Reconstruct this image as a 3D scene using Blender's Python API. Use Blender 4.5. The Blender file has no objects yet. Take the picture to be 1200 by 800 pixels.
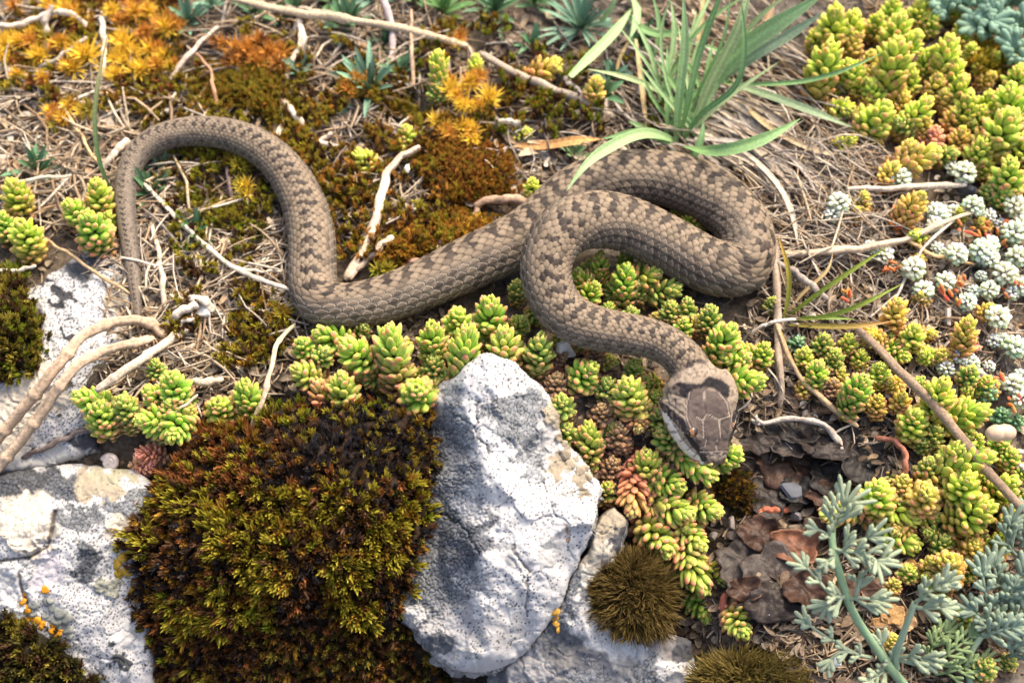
import bpy, math, random
import numpy as np
from mathutils import Vector, Matrix, Quaternion
from mathutils.geometry import delaunay_2d_cdt

random.seed(7)
RNG = np.random.default_rng(11)
S = bpy.context.scene
COL = S.collection

# ------------------------------------------------------------------ camera, light, exposure
PITCH = math.radians(62.0)
DIST = 0.45
LENS, SENS = 45.0, 36.0
CAM = np.array([0.0, -DIST * math.cos(PITCH), DIST * math.sin(PITCH)])
FWD = np.array([0.0, math.cos(PITCH), -math.sin(PITCH)])
UPV = np.array([0.0, math.sin(PITCH), math.cos(PITCH)])
RGT = np.array([1.0, 0.0, 0.0])
TOC = -FWD
cd = bpy.data.cameras.new("camera")
cam = bpy.data.objects.new("camera", cd)
COL.objects.link(cam)
cam.location = CAM
cam.rotation_euler = (math.pi / 2 - PITCH, 0, 0)
cd.lens, cd.sensor_width = LENS, SENS
cd.clip_start, cd.clip_end = 0.01, 200.0
cd.dof.use_dof = True
cd.dof.focus_distance = 0.418
cd.dof.aperture_fstop = 9.5
S.camera = cam

SUN_EL, SUN_AZ = math.radians(54), math.radians(38)
w = bpy.data.worlds.new("World")
S.world = w
w.use_nodes = True
wn = w.node_tree
bg = wn.nodes["Background"]
sky = wn.nodes.new("ShaderNodeTexSky")
sky.sky_type = 'NISHITA'
sky.sun_disc = False
sky.sun_elevation = SUN_EL
sky.sun_rotation = SUN_AZ
sky.air_density, sky.dust_density, sky.ozone_density = 0.8, 6.0, 0.5
wn.links.new(sky.outputs[0], bg.inputs[0])
bg.inputs[1].default_value = 0.15
ld = bpy.data.lights.new("sun", 'SUN')
ld.energy = 1.5
ld.angle = math.radians(16.0)
ld.color = (1.0, 0.88, 0.68)
sun = bpy.data.objects.new("sun", ld)
COL.objects.link(sun)
ts = Vector((math.sin(SUN_AZ) * math.cos(SUN_EL), math.cos(SUN_AZ) * math.cos(SUN_EL), math.sin(SUN_EL)))
sun.rotation_euler = (-ts).to_track_quat('-Z', 'Y').to_euler()
sun.location = ts * 3
S.view_settings.view_transform = 'Standard'
S.view_settings.look = 'None'
S.view_settings.exposure = 1.42

# ------------------------------------------------------------------ noise
def _h(ix, iy, seed):
    n = (ix.astype(np.int64) * 374761393 + iy.astype(np.int64) * 668265263 + seed * 974634777) & 0xffffffff
    n = ((n ^ (n >> 13)) * 1274126177) & 0xffffffff
    n = (n ^ (n >> 16)) & 0xffffffff
    n = (n * 2246822519) & 0xffffffff
    n = n ^ (n >> 15)
    return (n & 0xffffff) / float(0xffffff)

def vn(x, y, seed=0):
    x = np.asarray(x, float); y = np.asarray(y, float)
    ix = np.floor(x); iy = np.floor(y)
    fx = x - ix; fy = y - iy
    fx = fx * fx * (3 - 2 * fx); fy = fy * fy * (3 - 2 * fy)
    a = _h(ix, iy, seed); b = _h(ix + 1, iy, seed); c = _h(ix, iy + 1, seed); d = _h(ix + 1, iy + 1, seed)
    return (a * (1 - fx) + b * fx) * (1 - fy) + (c * (1 - fx) + d * fx) * fy

def fbm(x, y, seed=0, octv=4):
    s = 0; a = 0.5; t = 0
    for i in range(octv):
        s = s + a * vn(np.asarray(x) * 2 ** i + 17.3 * i, np.asarray(y) * 2 ** i - 9.1 * i, seed + i); t += a; a *= 0.5
    return s / t

def worley(x, y, seed=0):
    x = np.asarray(x, float); y = np.asarray(y, float)
    ix = np.floor(x); iy = np.floor(y)
    f1 = np.full(x.shape, 9.0); f2 = np.full(x.shape, 9.0); idv = np.zeros(x.shape)
    for i in (-1, 0, 1):
        for j in (-1, 0, 1):
            cx = ix + i; cy = iy + j
            d = np.hypot(cx + _h(cx, cy, seed) - x, cy + _h(cx, cy, seed + 5) - y)
            m = d < f1
            f2 = np.where(m, f1, np.minimum(f2, d))
            idv = np.where(m, _h(cx, cy, seed + 9), idv)
            f1 = np.where(m, d, f1)
    return f1, f2, idv

def sstep(a, b, x):
    t = np.clip((np.asarray(x, float) - a) / (b - a), 0, 1)
    return t * t * (3 - 2 * t)

# ------------------------------------------------------------------ pixel <-> place
K = SENS / LENS / 1200.0
def ray(px, py):
    px = np.asarray(px, float); py = np.asarray(py, float)
    x = (px - 600) * K; y = (400 - py) * K
    return FWD + x[..., None] * RGT + y[..., None] * UPV

def at_z(px, py, z):
    d = ray(px, py)
    t = (np.asarray(z, float) - CAM[2]) / d[..., 2]
    return CAM + t[..., None] * d

def proj(P):
    q = np.asarray(P) - CAM
    dep = q @ FWD
    return 600 + (q @ RGT) / dep / K, 400 - (q @ UPV) / dep / K, dep

def pxm(P):
    return float((np.asarray(P) - CAM) @ FWD) * K      # metres per photograph pixel there

HOL = at_z(np.array(935.), np.array(560.), 0.0)
def ground(x, y):
    x = np.asarray(x, float); y = np.asarray(y, float)
    drop = 0.058 * (1 - sstep(-0.115, -0.012, y)) * (1 - 0.72 * sstep(0.045, 0.085, x))
    drop = drop * sstep(-0.9, -0.2, y) + 0.05 * (1 - sstep(-0.9, -0.2, y))
    hol = 0.011 * np.exp(-(((x - HOL[0]) / 0.024) ** 2 + ((y - HOL[1]) / 0.03) ** 2))
    far = 1 - sstep(0.4, 2.0, np.hypot(x, y))
    n = (fbm(x * 45, y * 45, 3, 3) - 0.5) * 0.008 * far + (fbm(x * 260, y * 260, 8, 2) - 0.5) * 0.0022 * far
    big = (fbm(x * 1.5 + 5, y * 1.5, 21, 3) - 0.5) * 0.25 * sstep(0.4, 2.5, np.hypot(x, y))
    return -drop - hol + n + big

def on_ground(px, py, h=0.0):
    px = np.asarray(px, float); py = np.asarray(py, float)
    z = np.zeros(px.shape)
    for _ in range(12):
        P = at_z(px, py, z)
        z = 0.4 * z + 0.6 * (ground(P[..., 0], P[..., 1]) + h)
    return at_z(px, py, z)

# ------------------------------------------------------------------ objects and meshes
def tag(o, label, cat, group=None, kind=None):
    o["label"] = label
    o["category"] = cat
    if group: o["group"] = group
    if kind: o["kind"] = kind
    return o

def mesh_data(name, V, F, col=None, mat=None, smooth=True, extra=None):
    me = bpy.data.meshes.new(name)
    V = np.asarray(V, dtype=np.float32)
    me.vertices.add(len(V)); me.vertices.foreach_set("co", V.ravel())
    if isinstance(F, np.ndarray):
        k = F.shape[1]
        me.loops.add(F.size); me.loops.foreach_set("vertex_index", F.astype(np.int32).ravel())
        me.polygons.add(len(F))
        me.polygons.foreach_set("loop_start", np.arange(0, F.size, k, dtype=np.int32))
    else:
        fl = [i for f in F for i in f]
        st = np.cumsum([0] + [len(f) for f in F])[:-1]
        me.loops.add(len(fl)); me.loops.foreach_set("vertex_index", np.array(fl, np.int32))
        me.polygons.add(len(F))
        me.polygons.foreach_set("loop_start", st.astype(np.int32))
    me.polygons.foreach_set("use_smooth", np.full(len(F), smooth, dtype=bool))
    me.update(calc_edges=True)
    if col is not None:
        a = me.attributes.new("Col", 'FLOAT_COLOR', 'POINT')
        c = np.ones((len(V), 4), np.float32); c[:, :3] = np.clip(col, 0, 1)
        a.data.foreach_set("color", c.ravel())
    for k2, v in (extra or {}).items():
        a = me.attributes.new(k2, 'FLOAT', 'POINT')
        a.data.foreach_set("value", np.asarray(v, np.float32))
    me.validate()
    if mat: me.materials.append(mat)
    return me

def obj(name, me, parent=None):
    o = bpy.data.objects.new(name, me)
    COL.objects.link(o)
    if parent is not None: o.parent = parent
    return o

def empty(name, loc, label, cat, group=None, kind=None):
    o = bpy.data.objects.new(name, None)
    o.empty_display_size = 0.005
    o.location = loc
    COL.objects.link(o)
    return tag(o, label, cat, group, kind)

class MB:
    """collects pieces that become ONE mesh"""
    def __init__(s): s.V = []; s.F3 = []; s.F4 = []; s.C = []; s.n = 0
    def add(s, V, F, C):
        V = np.asarray(V, float); F = np.asarray(F, int)
        C = np.asarray(C, float)
        if C.ndim == 1: C = np.repeat(C[None], len(V), 0)
        s.V.append(V); s.C.append(C)
        (s.F3 if F.shape[1] == 3 else s.F4).append(F + s.n)
        s.n += len(V)
    def data(s, name, mat, origin=(0, 0, 0), smooth=True):
        V = np.concatenate(s.V) - np.asarray(origin)
        F = []
        if s.F3: F3 = np.concatenate(s.F3)
        if s.F4: F4 = np.concatenate(s.F4)
        if s.F3 and s.F4: F = F3.tolist() + F4.tolist()
        elif s.F3: F = F3
        else: F = F4
        return mesh_data(name, V, F, np.concatenate(s.C), mat, smooth)

def nrm(v):
    v = np.asarray(v, float)
    return v / (np.linalg.norm(v, axis=-1, keepdims=True) + 1e-12)

def spline(P, n):
    """smooth curve through control rows, n samples, chord-length parameter"""
    P = np.asarray(P, float)
    if len(P) == 2:
        t = np.linspace(0, 1, n)[:, None]; return P[0] * (1 - t) + P[1] * t
    d = np.linalg.norm(np.diff(P[:, :3], axis=0), axis=1) ** 0.75 + 1e-9
    u = np.concatenate([[0], np.cumsum(d)])
    m = len(P); A = np.zeros((m, m)); R = np.zeros_like(P)
    A[0, 0] = A[-1, -1] = 1
    h = np.diff(u)
    for i in range(1, m - 1):
        A[i, i - 1] = h[i - 1]; A[i, i] = 2 * (h[i - 1] + h[i]); A[i, i + 1] = h[i]
        R[i] = 6 * ((P[i + 1] - P[i]) / h[i] - (P[i] - P[i - 1]) / h[i - 1])
    M = np.linalg.solve(A, R)
    x = np.linspace(0, u[-1], n)
    k = np.clip(np.searchsorted(u, x, side='right') - 1, 0, m - 2)
    a = ((u[k + 1] - x) / h[k])[:, None]; b = ((x - u[k]) / h[k])[:, None]; hh = h[k][:, None]
    return a * P[k] + b * P[k + 1] + ((a ** 3 - a) * M[k] + (b ** 3 - b) * M[k + 1]) * hh * hh / 6

def frames(C, up=(0, 0, 1)):
    T = nrm(np.gradient(C, axis=0))
    U = np.asarray(up, float)
    if U.ndim == 1: U = np.repeat(U[None], len(C), 0)
    D = U - (U * T).sum(1, keepdims=True) * T
    D = nrm(D + 1e-6)
    return T, D, np.cross(T, D)

def tube(C, R, sides=6, col=(0.5, 0.4, 0.3), cap=True):
    C = np.asarray(C, float); n = len(C)
    R = np.broadcast_to(np.asarray(R, float), (n,))
    T, D, B = frames(C, (0.13, 0.21, 0.97))
    th = np.linspace(0, 2 * math.pi, sides, endpoint=False)
    V = C[:, None] + R[:, None, None] * (np.cos(th)[None, :, None] * D[:, None] + np.sin(th)[None, :, None] * B[:, None])
    V = V.reshape(-1, 3)
    i = np.arange(n - 1)[:, None] * sides; j = np.arange(sides)[None]; j2 = (j + 1) % sides
    F = np.stack([i + j, i + j2, i + sides + j2, i + sides + j], -1).reshape(-1, 4)
    col = np.asarray(col, float)
    if col.ndim == 2: c = np.repeat(col, sides, 0)
    else: c = np.repeat(col[None], len(V), 0)
    if cap:
        e = np.stack([C[0], C[-1]]); a = len(V)
        V = np.concatenate([V, e]); c = np.concatenate([c, c[:1], c[-1:]])
        jj = np.arange(sides); k2 = (jj + 1) % sides; L = (n - 1) * sides
        F = np.concatenate([F, np.stack([k2, jj, np.full(sides, a), np.full(sides, a)], 1), np.stack([L + jj, L + k2, np.full(sides, a + 1), np.full(sides, a + 1)], 1)])
        F3 = F[(n - 1) * sides:, :3]; F = F[:(n - 1) * sides]
        return V, F, F3, c
    return V, F, None, c

def add_tube(mb, C, R, sides=6, col=(0.5, 0.4, 0.3), cap=True):
    V, F, F3, c = tube(C, R, sides, col, cap)
    n0 = mb.n
    mb.add(V, F, c)
    if F3 is not None: mb.F3.append(F3 + n0)

def blade(mb, C, W, col, fold=0.25, up=(0, 0, 1), stripes=0.0, twist=0.0):
    """leaf blade: 5 across, keeled, width W along the curve C"""
    C = np.asarray(C, float); n = len(C)
    T, D, B = frames(C, up)
    if twist:
        a = np.linspace(0, twist, n)[:, None]
        D, B = D * np.cos(a) + B * np.sin(a), B * np.cos(a) - D * np.sin(a)
    u = np.array([-1, -0.5, 0, 0.5, 1.0])
    W = np.broadcast_to(np.asarray(W, float), (n,))
    top = C[:, None] + 0.5 * W[:, None, None] * (u[None, :, None] * B[:, None] + fold * np.abs(u)[None, :, None] * D[:, None])
    bot = top - D[:, None] * (0.05 * W[:, None, None] * (1 - u[None, :, None] ** 2) + 2e-5)
    V = np.concatenate([top.reshape(-1, 3), bot.reshape(-1, 3)])
    i = np.arange(n - 1)[:, None] * 5; j = np.arange(4)[None]
    F = np.stack([i + j, i + j + 1, i + j + 6, i + j + 5], -1).reshape(-1, 4)
    F = np.concatenate([F, F[:, ::-1] + 5 * n])
    col = np.asarray(col, float)
    if col.ndim == 1: col = np.repeat(col[None], n, 0)
    s = 1 + stripes * np.array([0.1, -0.25, 0.45, -0.25, 0.1])
    c = (col[:, None] * s[None, :, None]).reshape(-1, 3)
    mb.add(V, F, np.concatenate([c, c * 0.9]))

# ------------------------------------------------------------------ materials
def new_mat(name):
    m = bpy.data.materials.new(name); m.use_nodes = True
    nt = m.node_tree
    return m, nt, nt.nodes["Principled BSDF"]

def vmat(name, rough=0.6, spec=0.3, noise=0.25, nscale=900.0, bump=0.0, bscale=2500.0, transl=0.0, sss=0.0):
    m, nt, b = new_mat(name)
    N, L = nt.nodes, nt.links
    a = N.new("ShaderNodeAttribute"); a.attribute_name = "Col"
    tc = N.new("ShaderNodeTexCoord")
    nz = N.new("ShaderNodeTexNoise"); nz.inputs["Scale"].default_value = nscale; nz.inputs["Detail"].default_value = 4
    L.new(tc.outputs["Object"], nz.inputs["Vector"])
    mr = N.new("ShaderNodeMapRange")
    mr.inputs["From Min"].default_value = 0.3; mr.inputs["From Max"].default_value = 0.7
    mr.inputs["To Min"].default_value = 1 - noise; mr.inputs["To Max"].default_value = 1 + noise
    L.new(nz.outputs[0], mr.inputs["Value"])
    mx = N.new("ShaderNodeVectorMath"); mx.operation = 'SCALE'
    L.new(a.outputs["Color"], mx.inputs[0]); L.new(mr.outputs[0], mx.inputs["Scale"])
    L.new(mx.outputs[0], b.inputs["Base Color"])
    b.inputs["Roughness"].default_value = rough
    b.inputs["Specular IOR Level"].default_value = spec
    if sss:
        b.inputs["Subsurface Weight"].default_value = sss
        b.inputs["Subsurface Radius"].default_value = (0.002, 0.0015, 0.0006)
        b.inputs["Subsurface Scale"].default_value = 1.0
    if bump:
        n2 = N.new("ShaderNodeTexNoise"); n2.inputs["Scale"].default_value = bscale; n2.inputs["Detail"].default_value = 3
        L.new(tc.outputs["Object"], n2.inputs["Vector"])
        bp = N.new("ShaderNodeBump"); bp.inputs["Strength"].default_value = bump; bp.inputs["Distance"].default_value = 0.0004
        L.new(n2.outputs[0], bp.inputs["Height"]); L.new(bp.outputs[0], b.inputs["Normal"])
    if transl:
        t = N.new("ShaderNodeBsdfTranslucent"); L.new(mx.outputs[0], t.inputs["Color"])
        ms = N.new("ShaderNodeMixShader"); ms.inputs[0].default_value = transl
        L.new(b.outputs[0], ms.inputs[1]); L.new(t.outputs[0], ms.inputs[2])
        L.new(ms.outputs[0], N["Material Output"].inputs["Surface"])
    return m

M_SKIN = vmat("snake_skin", 0.55, 0.13, 0.10, 3500, 0.25, 5000)
M_ROCK = vmat("rock_and_lichen", 0.9, 0.12, 0.12, 2500, 0.4, 2200)
M_SOIL = vmat("soil", 0.9, 0.15, 0.45, 700, 0.9, 1200)
M_STRAW = vmat("dry_straw", 0.75, 0.2, 0.34, 900, 0.35, 1800, transl=0.08)
M_TWIG = vmat("twig_bark", 0.8, 0.2, 0.30, 1100, 0.7, 1800)
M_MOSS = vmat("moss", 0.6, 0.25, 0.2, 900, 0, 0, transl=0.25)
M_GRASS = vmat("grass_blade", 0.5, 0.35, 0.16, 1200, 0.2, 1500, transl=0.40)
M_HERB = vmat("herb_leaf", 0.5, 0.35, 0.12, 1200, 0.2, 2500, transl=0.1)
M_FELT = vmat("felted_leaf", 0.85, 0.15, 0.10, 3000, 0.5, 6000)
M_LICHEN = vmat("leafy_lichen", 0.5, 0.2, 0.4, 400, 0.6, 1100)
M_SHELL = vmat("shell", 0.4, 0.4, 0.10, 900, 0.1, 1500)
M_EYE = vmat("eye", 0.06, 0.6, 0.05, 900)

def leaf_mat(name, tipcol, rough, sss, bloom):
    m, nt, b = new_mat(name)
    N, L = nt.nodes, nt.links
    oi = N.new("ShaderNodeObjectInfo")
    at = N.new("ShaderNodeAttribute"); at.attribute_name = "tip"
    tc = N.new("ShaderNodeTexCoord")
    nz = N.new("ShaderNodeTexNoise"); nz.inputs["Scale"].default_value = 3.5; nz.inputs["Detail"].default_value = 3
    ad = N.new("ShaderNodeVectorMath"); ad.operation = 'ADD'
    L.new(tc.outputs["Object"], ad.inputs[0]); L.new(oi.outputs["Random"], ad.inputs[1])
    L.new(ad.outputs[0], nz.inputs["Vector"])
    # tip redness: attribute * object alpha
    mr = N.new("ShaderNodeMapRange"); mr.inputs["From Min"].default_value = 0.66; mr.inputs["From Max"].default_value = 1.0
    mr.interpolation_type = 'SMOOTHSTEP'
    L.new(at.outputs["Fac"], mr.inputs["Value"])
    mu = N.new("ShaderNodeMath"); mu.operation = 'MULTIPLY'; mu.use_clamp = True
    L.new(mr.outputs[0], mu.inputs[0]); L.new(oi.outputs["Alpha"], mu.inputs[1])
    mr2 = N.new("ShaderNodeMapRange"); mr2.inputs["From Min"].default_value = 0.3; mr2.inputs["From Max"].default_value = 0.7
    mr2.inputs["To Min"].default_value = 0.78; mr2.inputs["To Max"].default_value = 1.22
    L.new(nz.outputs[0], mr2.inputs["Value"])
    sc = N.new("ShaderNodeVectorMath"); sc.operation = 'SCALE'
    L.new(oi.outputs["Color"], sc.inputs[0]); L.new(mr2.outputs[0], sc.inputs["Scale"])
    mx = N.new("ShaderNodeMix"); mx.data_type = 'RGBA'
    L.new(mu.outputs[0], mx.inputs["Factor"]); L.new(sc.outputs[0], mx.inputs["A"]); mx.inputs["B"].default_value = tipcol
    L.new(mx.outputs["Result"], b.inputs["Base Color"])
    b.inputs["Roughness"].default_value = rough
    b.inputs["Specular IOR Level"].default_value = 0.28
    b.inputs["Subsurface Weight"].default_value = sss
    b.inputs["Subsurface Radius"].default_value = (0.0045, 0.0042, 0.0012)
    b.inputs["Subsurface Scale"].default_value = 1.0
    n2 = N.new("ShaderNodeTexNoise"); n2.inputs["Scale"].default_value = 14; n2.inputs["Detail"].default_value = 2
    L.new(tc.outputs["Object"], n2.inputs["Vector"])
    bp = N.new("ShaderNodeBump"); bp.inputs["Strength"].default_value = bloom; bp.inputs["Distance"].default_value = 0.0003
    L.new(n2.outputs[0], bp.inputs["Height"]); L.new(bp.outputs[0], b.inputs["Normal"])
    return m

M_SEDUM = leaf_mat("stonecrop_leaf", (0.60, 0.19, 0.13, 1), 0.6, 0.75, 0.35)

# ------------------------------------------------------------------ the ground
def axis(lo, hi, step, far):
    a = list(np.arange(lo, hi + 1e-9, step))
    s = step
    while a[-1] < far: s *= 1.35; a.append(a[-1] + s)
    s = step
    while a[0] > -far: s *= 1.35; a.insert(0, a[0] - s)
    return np.array(a)
gx = axis(-0.25, 0.25, 0.0013, 60.0); gy = axis(-0.17, 0.22, 0.0013, 60.0)
GX, GY = np.meshgrid(gx, gy)
GZ = ground(GX, GY)
c1 = fbm(GX * 60, GY * 60, 40, 4)[..., None]; c2 = fbm(GX * 400, GY * 400, 44, 3)[..., None]
gc = np.array([0.045, 0.034, 0.024]) * (1 - c1) + np.array([0.15, 0.115, 0.08]) * c1
gc = gc * (0.5 + c2)
grey = sstep(0.5, 0.62, fbm(GX * 35 + 4, GY * 35, 47, 3))[..., None]
gc = gc * (1 - 0.6 * grey) + 0.6 * grey * np.array([0.10, 0.09, 0.08]) * (0.5 + c2)
nx, ny = len(gx), len(gy)
ii = np.arange(ny - 1)[:, None] * nx + np.arange(nx - 1)[None]
GF = np.stack([ii, ii + 1, ii + nx + 1, ii + nx], -1).reshape(-1, 4)
soil = obj("ground", mesh_data("ground", np.stack([GX, GY, GZ], -1).reshape(-1, 3), GF, gc.reshape(-1, 3), M_SOIL))
soil["kind"] = "structure"

# ------------------------------------------------------------------ the snake
#        px   py   r_px  height of the axis above ground (mm)  dorsal: toward camera, image up, image right
SN = [(162, 378, 3.0, 4.0, 1, .3, 0), (160, 352, 7.0, 5.0, 1, .3, 0), (156, 318, 9.3, 6, 1, .3, 0), (151, 280, 11, 8, 1, .3, 0), (147, 240, 12.5, 10, 1, .3, -.1),
      (150, 205, 14, 11, 1, .4, -.2), (168, 174, 16, 12, 1, .5, -.2), (200, 158, 17.5, 13, 1, .6, 0), (240, 154, 19, 13, 1, .5, 0), (282, 162, 21, 12, 1, .5, 0),
      (318, 183, 23, 11, 1, .4, .1), (345, 216, 25.5, 10, 1, .3, .2), (361, 256, 28, 10, 1, .2, .2), (366, 296, 29.0, 10, 1, .1, .1), (366, 328, 29.5, 10.0, .95, .2, .1),
      (376, 352, 30, 10, .7, .6, .0), (402, 359, 30, 10, .5, .9, 0), (440, 354, 31, 10, .45, .9, 0), (485, 339, 32.5, 10, .45, .9, 0), (530, 319, 34.5, 10, .5, .9, 0),
      (574, 299, 36, 9.5, .55, .85, -.1), (614, 279, 36, 9.5, .7, .7, -.2), (645, 254, 35.5, 10, .8, .6, -.2), (672, 229, 35, 10.5, .7, .7, -.1), (706, 213, 35, 11, .65, .75, 0),
      (746, 208, 35, 11, .65, .75, 0), (786, 212, 36, 11.0, .7, .7, 0), (826, 227, 37, 11, .75, .6, .2), (858, 252, 37, 11, .8, .4, .5), (875, 285, 36.5, 11.5, .8, .1, .6),
      (868, 311, 36, 12.5, .85, .2, .5), (841, 315, 36, 13, .75, .6, .2), (805, 300, 36.5, 14, .6, .8, 0), (768, 280, 36.5, 17, .6, .8, 0), (730, 263, 36.5, 22, .7, .7, 0),
      (692, 258, 36.5, 27, .8, .5, 0), (660, 270, 34.5, 30, .95, .2, .1), (642, 300, 32.5, 29, .98, 0, .15), (642, 335, 31, 25, .97, .1, .2), (660, 366, 30, 21.5, .9, .35, .2),
      (694, 384, 28.5, 19, .8, .6, .1), (732, 391, 26.5, 18, .8, .6, .1), (766, 398, 25, 18.5, .85, .5, .1), (792, 412, 24.5, 19.5, .93, .3, .15), (806, 428, 25.5, 20, .95, .2, .15)]
#        mid px, py, half width px, rise, fall (fractions of half width), height mm
HD = [(810, 437, 27.5, .92, .8, 20), (812.5, 445, 36, .72, .62, 20), (816, 454, 43, .60, .52, 20), (818, 465, 46, .57, .5, 19.5), (820, 480, 44, .58, .52, 18.5),
      (823, 493, 40.5, .60, .56, 17.2), (827, 506, 36, .62, .60, 16), (830, 518, 30.5, .62, .62, 15), (833, 528, 24.5, .64, .66, 14), (835, 535.5, 19.5, .66, .7, 13.2),
      (836, 540.5, 14.5, .66, .72, 12.6), (836.5, 543.8, 7.5, .7, .75, 12.2), (837, 545, 1.0, .7, .8, 12.0)]
cp = []
for (px, py, r, h, a, b, c) in SN:
    P = on_ground(np.array(float(px)), np.array(float(py)), h * 1e-3)
    rr = r * pxm(P) * 0.945
    d = a * TOC + b * UPV + c * RGT
    cp.append(list(P) + [rr, rr, rr, 0.0] + list(d / np.linalg.norm(d)))
for (px, py, hw, up, dn, h) in HD:
    P = on_ground(np.array(float(px)), np.array(float(py)), h * 1e-3)
    rr = hw * pxm(P) * (1.05 if hw > 28 else 1.0)
    d = .9 * TOC + .28 * UPV + .20 * RGT
    cp.append(list(P) + [rr, rr * up, rr * dn, 1.0] + list(d / np.linalg.norm(d)))
cp = np.array(cp)
# heights along the body come from noisy ground: smooth them
zz = cp[:, 2].copy()
for _ in range(2): zz[1:-1] = 0.25 * zz[:-2] + 0.5 * zz[1:-1] + 0.25 * zz[2:]
pxs = np.array([r[:2] for r in SN] + [r[:2] for r in HD], float)
cp[:, :3] = at_z(pxs[:, 0], pxs[:, 1], zz)
nb = len(SN)
dense = spline(cp, 9000)
arc = np.concatenate([[0], np.cumsum(np.linalg.norm(np.diff(dense[:, :3], axis=0), axis=1))])
NR = int(arc[-1] / 0.00030)
# even rings, but ten times finer over the last 3 mm of the snout
sa = np.concatenate([np.linspace(0, arc[-1] - 0.0022, NR), np.linspace(arc[-1] - 0.0022, arc[-1], 26)[1:]])
ring = np.stack([np.interp(sa, arc, dense[:, k]) for k in range(dense.shape[1])], 1)
C = ring[:, :3]
WL, HT, HB, HEAD = np.abs(ring[:, 3]), np.abs(ring[:, 4]), np.abs(ring[:, 5]), np.clip(ring[:, 6], 0, 1)
NRr = len(C)
T, D, B = frames(C, ring[:, 7:10])
M = 190
th = np.linspace(-math.pi, math.pi, M, endpoint=False)       # 0 is the spine
ex = 1 - 0.22 * HEAD[:, None]
st, ct = np.sin(th)[None], np.cos(th)[None]
sx = np.sign(st) * np.abs(st) ** ex
sy = np.sign(ct) * np.abs(ct) ** ex
hh = np.where(ct > 0, HT[:, None] * (0.97 - 0.03 * HEAD[:, None]), HB[:, None] * (0.86 + 0.14 * HEAD[:, None]))
base = C[:, None] + (WL[:, None] * sx)[..., None] * B[:, None] + (hh * sy)[..., None] * D[:, None]
nvec = nrm(sx[..., None] * B[:, None] * 1.0 + sy[..., None] * D[:, None])
# scale lattice: p counts scales along, q counts rows from the spine
rad = np.minimum(WL, np.interp(sa, sa[:: 40], WL[:: 40]))
bodyr = np.where(HEAD > 0.02, WL[np.argmax(HEAD > 0.02)], WL)
pitch = np.clip(0.315 * bodyr, 0.0009, 0.0038)
fx, fy, _ = proj(C)
flk = np.exp(-((fx - 470) / 130) ** 4) * (fy > 270) * (HEAD < .01)
pitch = pitch * (1 + 0.36 * flk)
pr = np.concatenate([[0], np.cumsum(np.diff(sa) / (0.5 * (pitch[1:] + pitch[:-1])))])
TMAX = 2.62
f = np.clip(np.abs(th) / TMAX, 0, 1.3)
qq = np.sign(th) * 10.0 * f * (1.46 - 0.46 * f)
p = np.repeat(pr[:, None], M, 1); q = np.repeat(qq[None], NRr, 0)
d1 = np.full(p.shape, 9.0); d2 = np.full(p.shape, 9.0); cpn = np.zeros(p.shape); cqn = np.zeros(p.shape)
q0 = np.round(q)
for dj in (-1, 0, 1):
    qj = q0 + dj
    off = 0.5 * (np.mod(qj, 2))
    pb = np.round(p - off) + off
    for di in (-1, 0, 1):
        pj = pb + di
        jx = (_h(pj * 2, qj, 77) - 0.5) * 0.10; jy = (_h(pj * 2, qj, 78) - 0.5) * 0.08
        dd = np.hypot((p - pj - jx) * 1.45, (q - qj - jy) * 1.0)
        m = dd < d1
        d2 = np.where(m, d1, np.minimum(d2, dd)); cpn = np.where(m, pj, cpn); cqn = np.where(m, qj, cqn); d1 = np.where(m, dd, d1)
edge = d2 - d1
body = (1 - sstep(0.15, 0.6, HEAD))[:, None] * (np.abs(q) < 9.9)
dome = np.sqrt(np.clip(edge / 0.42, 0, 1))
tilt = -(p - cpn)                       # rings run from tail to head: scales lift toward the tail
amp = (0.036 * bodyr)[:, None] * (1 + 0.5 * sstep(3, 6, np.abs(q)))
disp = amp * body * (dome * (0.75 + 0.55 * tilt) + 0.30 * np.exp(-((q - cqn) / 0.12) ** 2) * (edge > 0.12) - 0.5)
# gentle unevenness of a muscled body
disp = disp + (fbm(p * 0.09, q * 0.12 + 30, 61, 2) - 0.5) * 0.06 * bodyr[:, None] * (1 - HEAD[:, None])
V = base + disp[..., None] * nvec
# --- colours of the skin
rnd = _h(cpn * 2, cqn, 91)
rnd2 = _h(cpn * 2, cqn, 92)
tl = np.clip(sstep(0.0, 0.24, sa), 0, 1)[:, None]
aq = np.abs(cqn)
tan = np.array([0.205, 0.155, 0.106]); grey = np.array([0.098, 0.078, 0.060]); dark = np.array([0.022, 0.017, 0.016]); bel = np.array([0.10, 0.09, 0.085])
k = sstep(3.0, 5.2, np.abs(q))[..., None]
body_front = sstep(470, 560, pr)[:, None, None] if pr[-1] > 560 else np.ones((NRr, 1, 1))
col = tan * (1 - k) + (0.82 * grey + 0.18 * tan) * k
col = col * (0.82 + 0.30 * rnd[..., None])
per = 2.0
pc = 0.45 * cpn + 0.55 * p + (fbm(p * .9, q * .9, 97, 2) - .5) * 0.7; qc = 0.5 * np.abs(cqn) + 0.5 * np.abs(q) + (fbm(p * .8 + 9, q * .8, 98, 2) - .5) * 1.2
def bars(side):
    ph = pc / per + 0.22 * side + 0.25 * np.sin(cpn * 0.11)
    return np.abs(ph - np.round(ph)) < 0.15 + 0.055 * tl
left = cqn < 0
bar = np.where(left, bars(0), bars(1)) & (qc <= 1.5 + 1.2 * tl) & (rnd > 0.05)
lat = (np.abs((cpn / per + 0.5) - np.round(cpn / per + 0.5)) < 0.17) & (qc >= 4.6) & (qc <= 7.0) & (np.mod(np.round(cpn / per), 2) == 0) & (rnd > 0.25)
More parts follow.
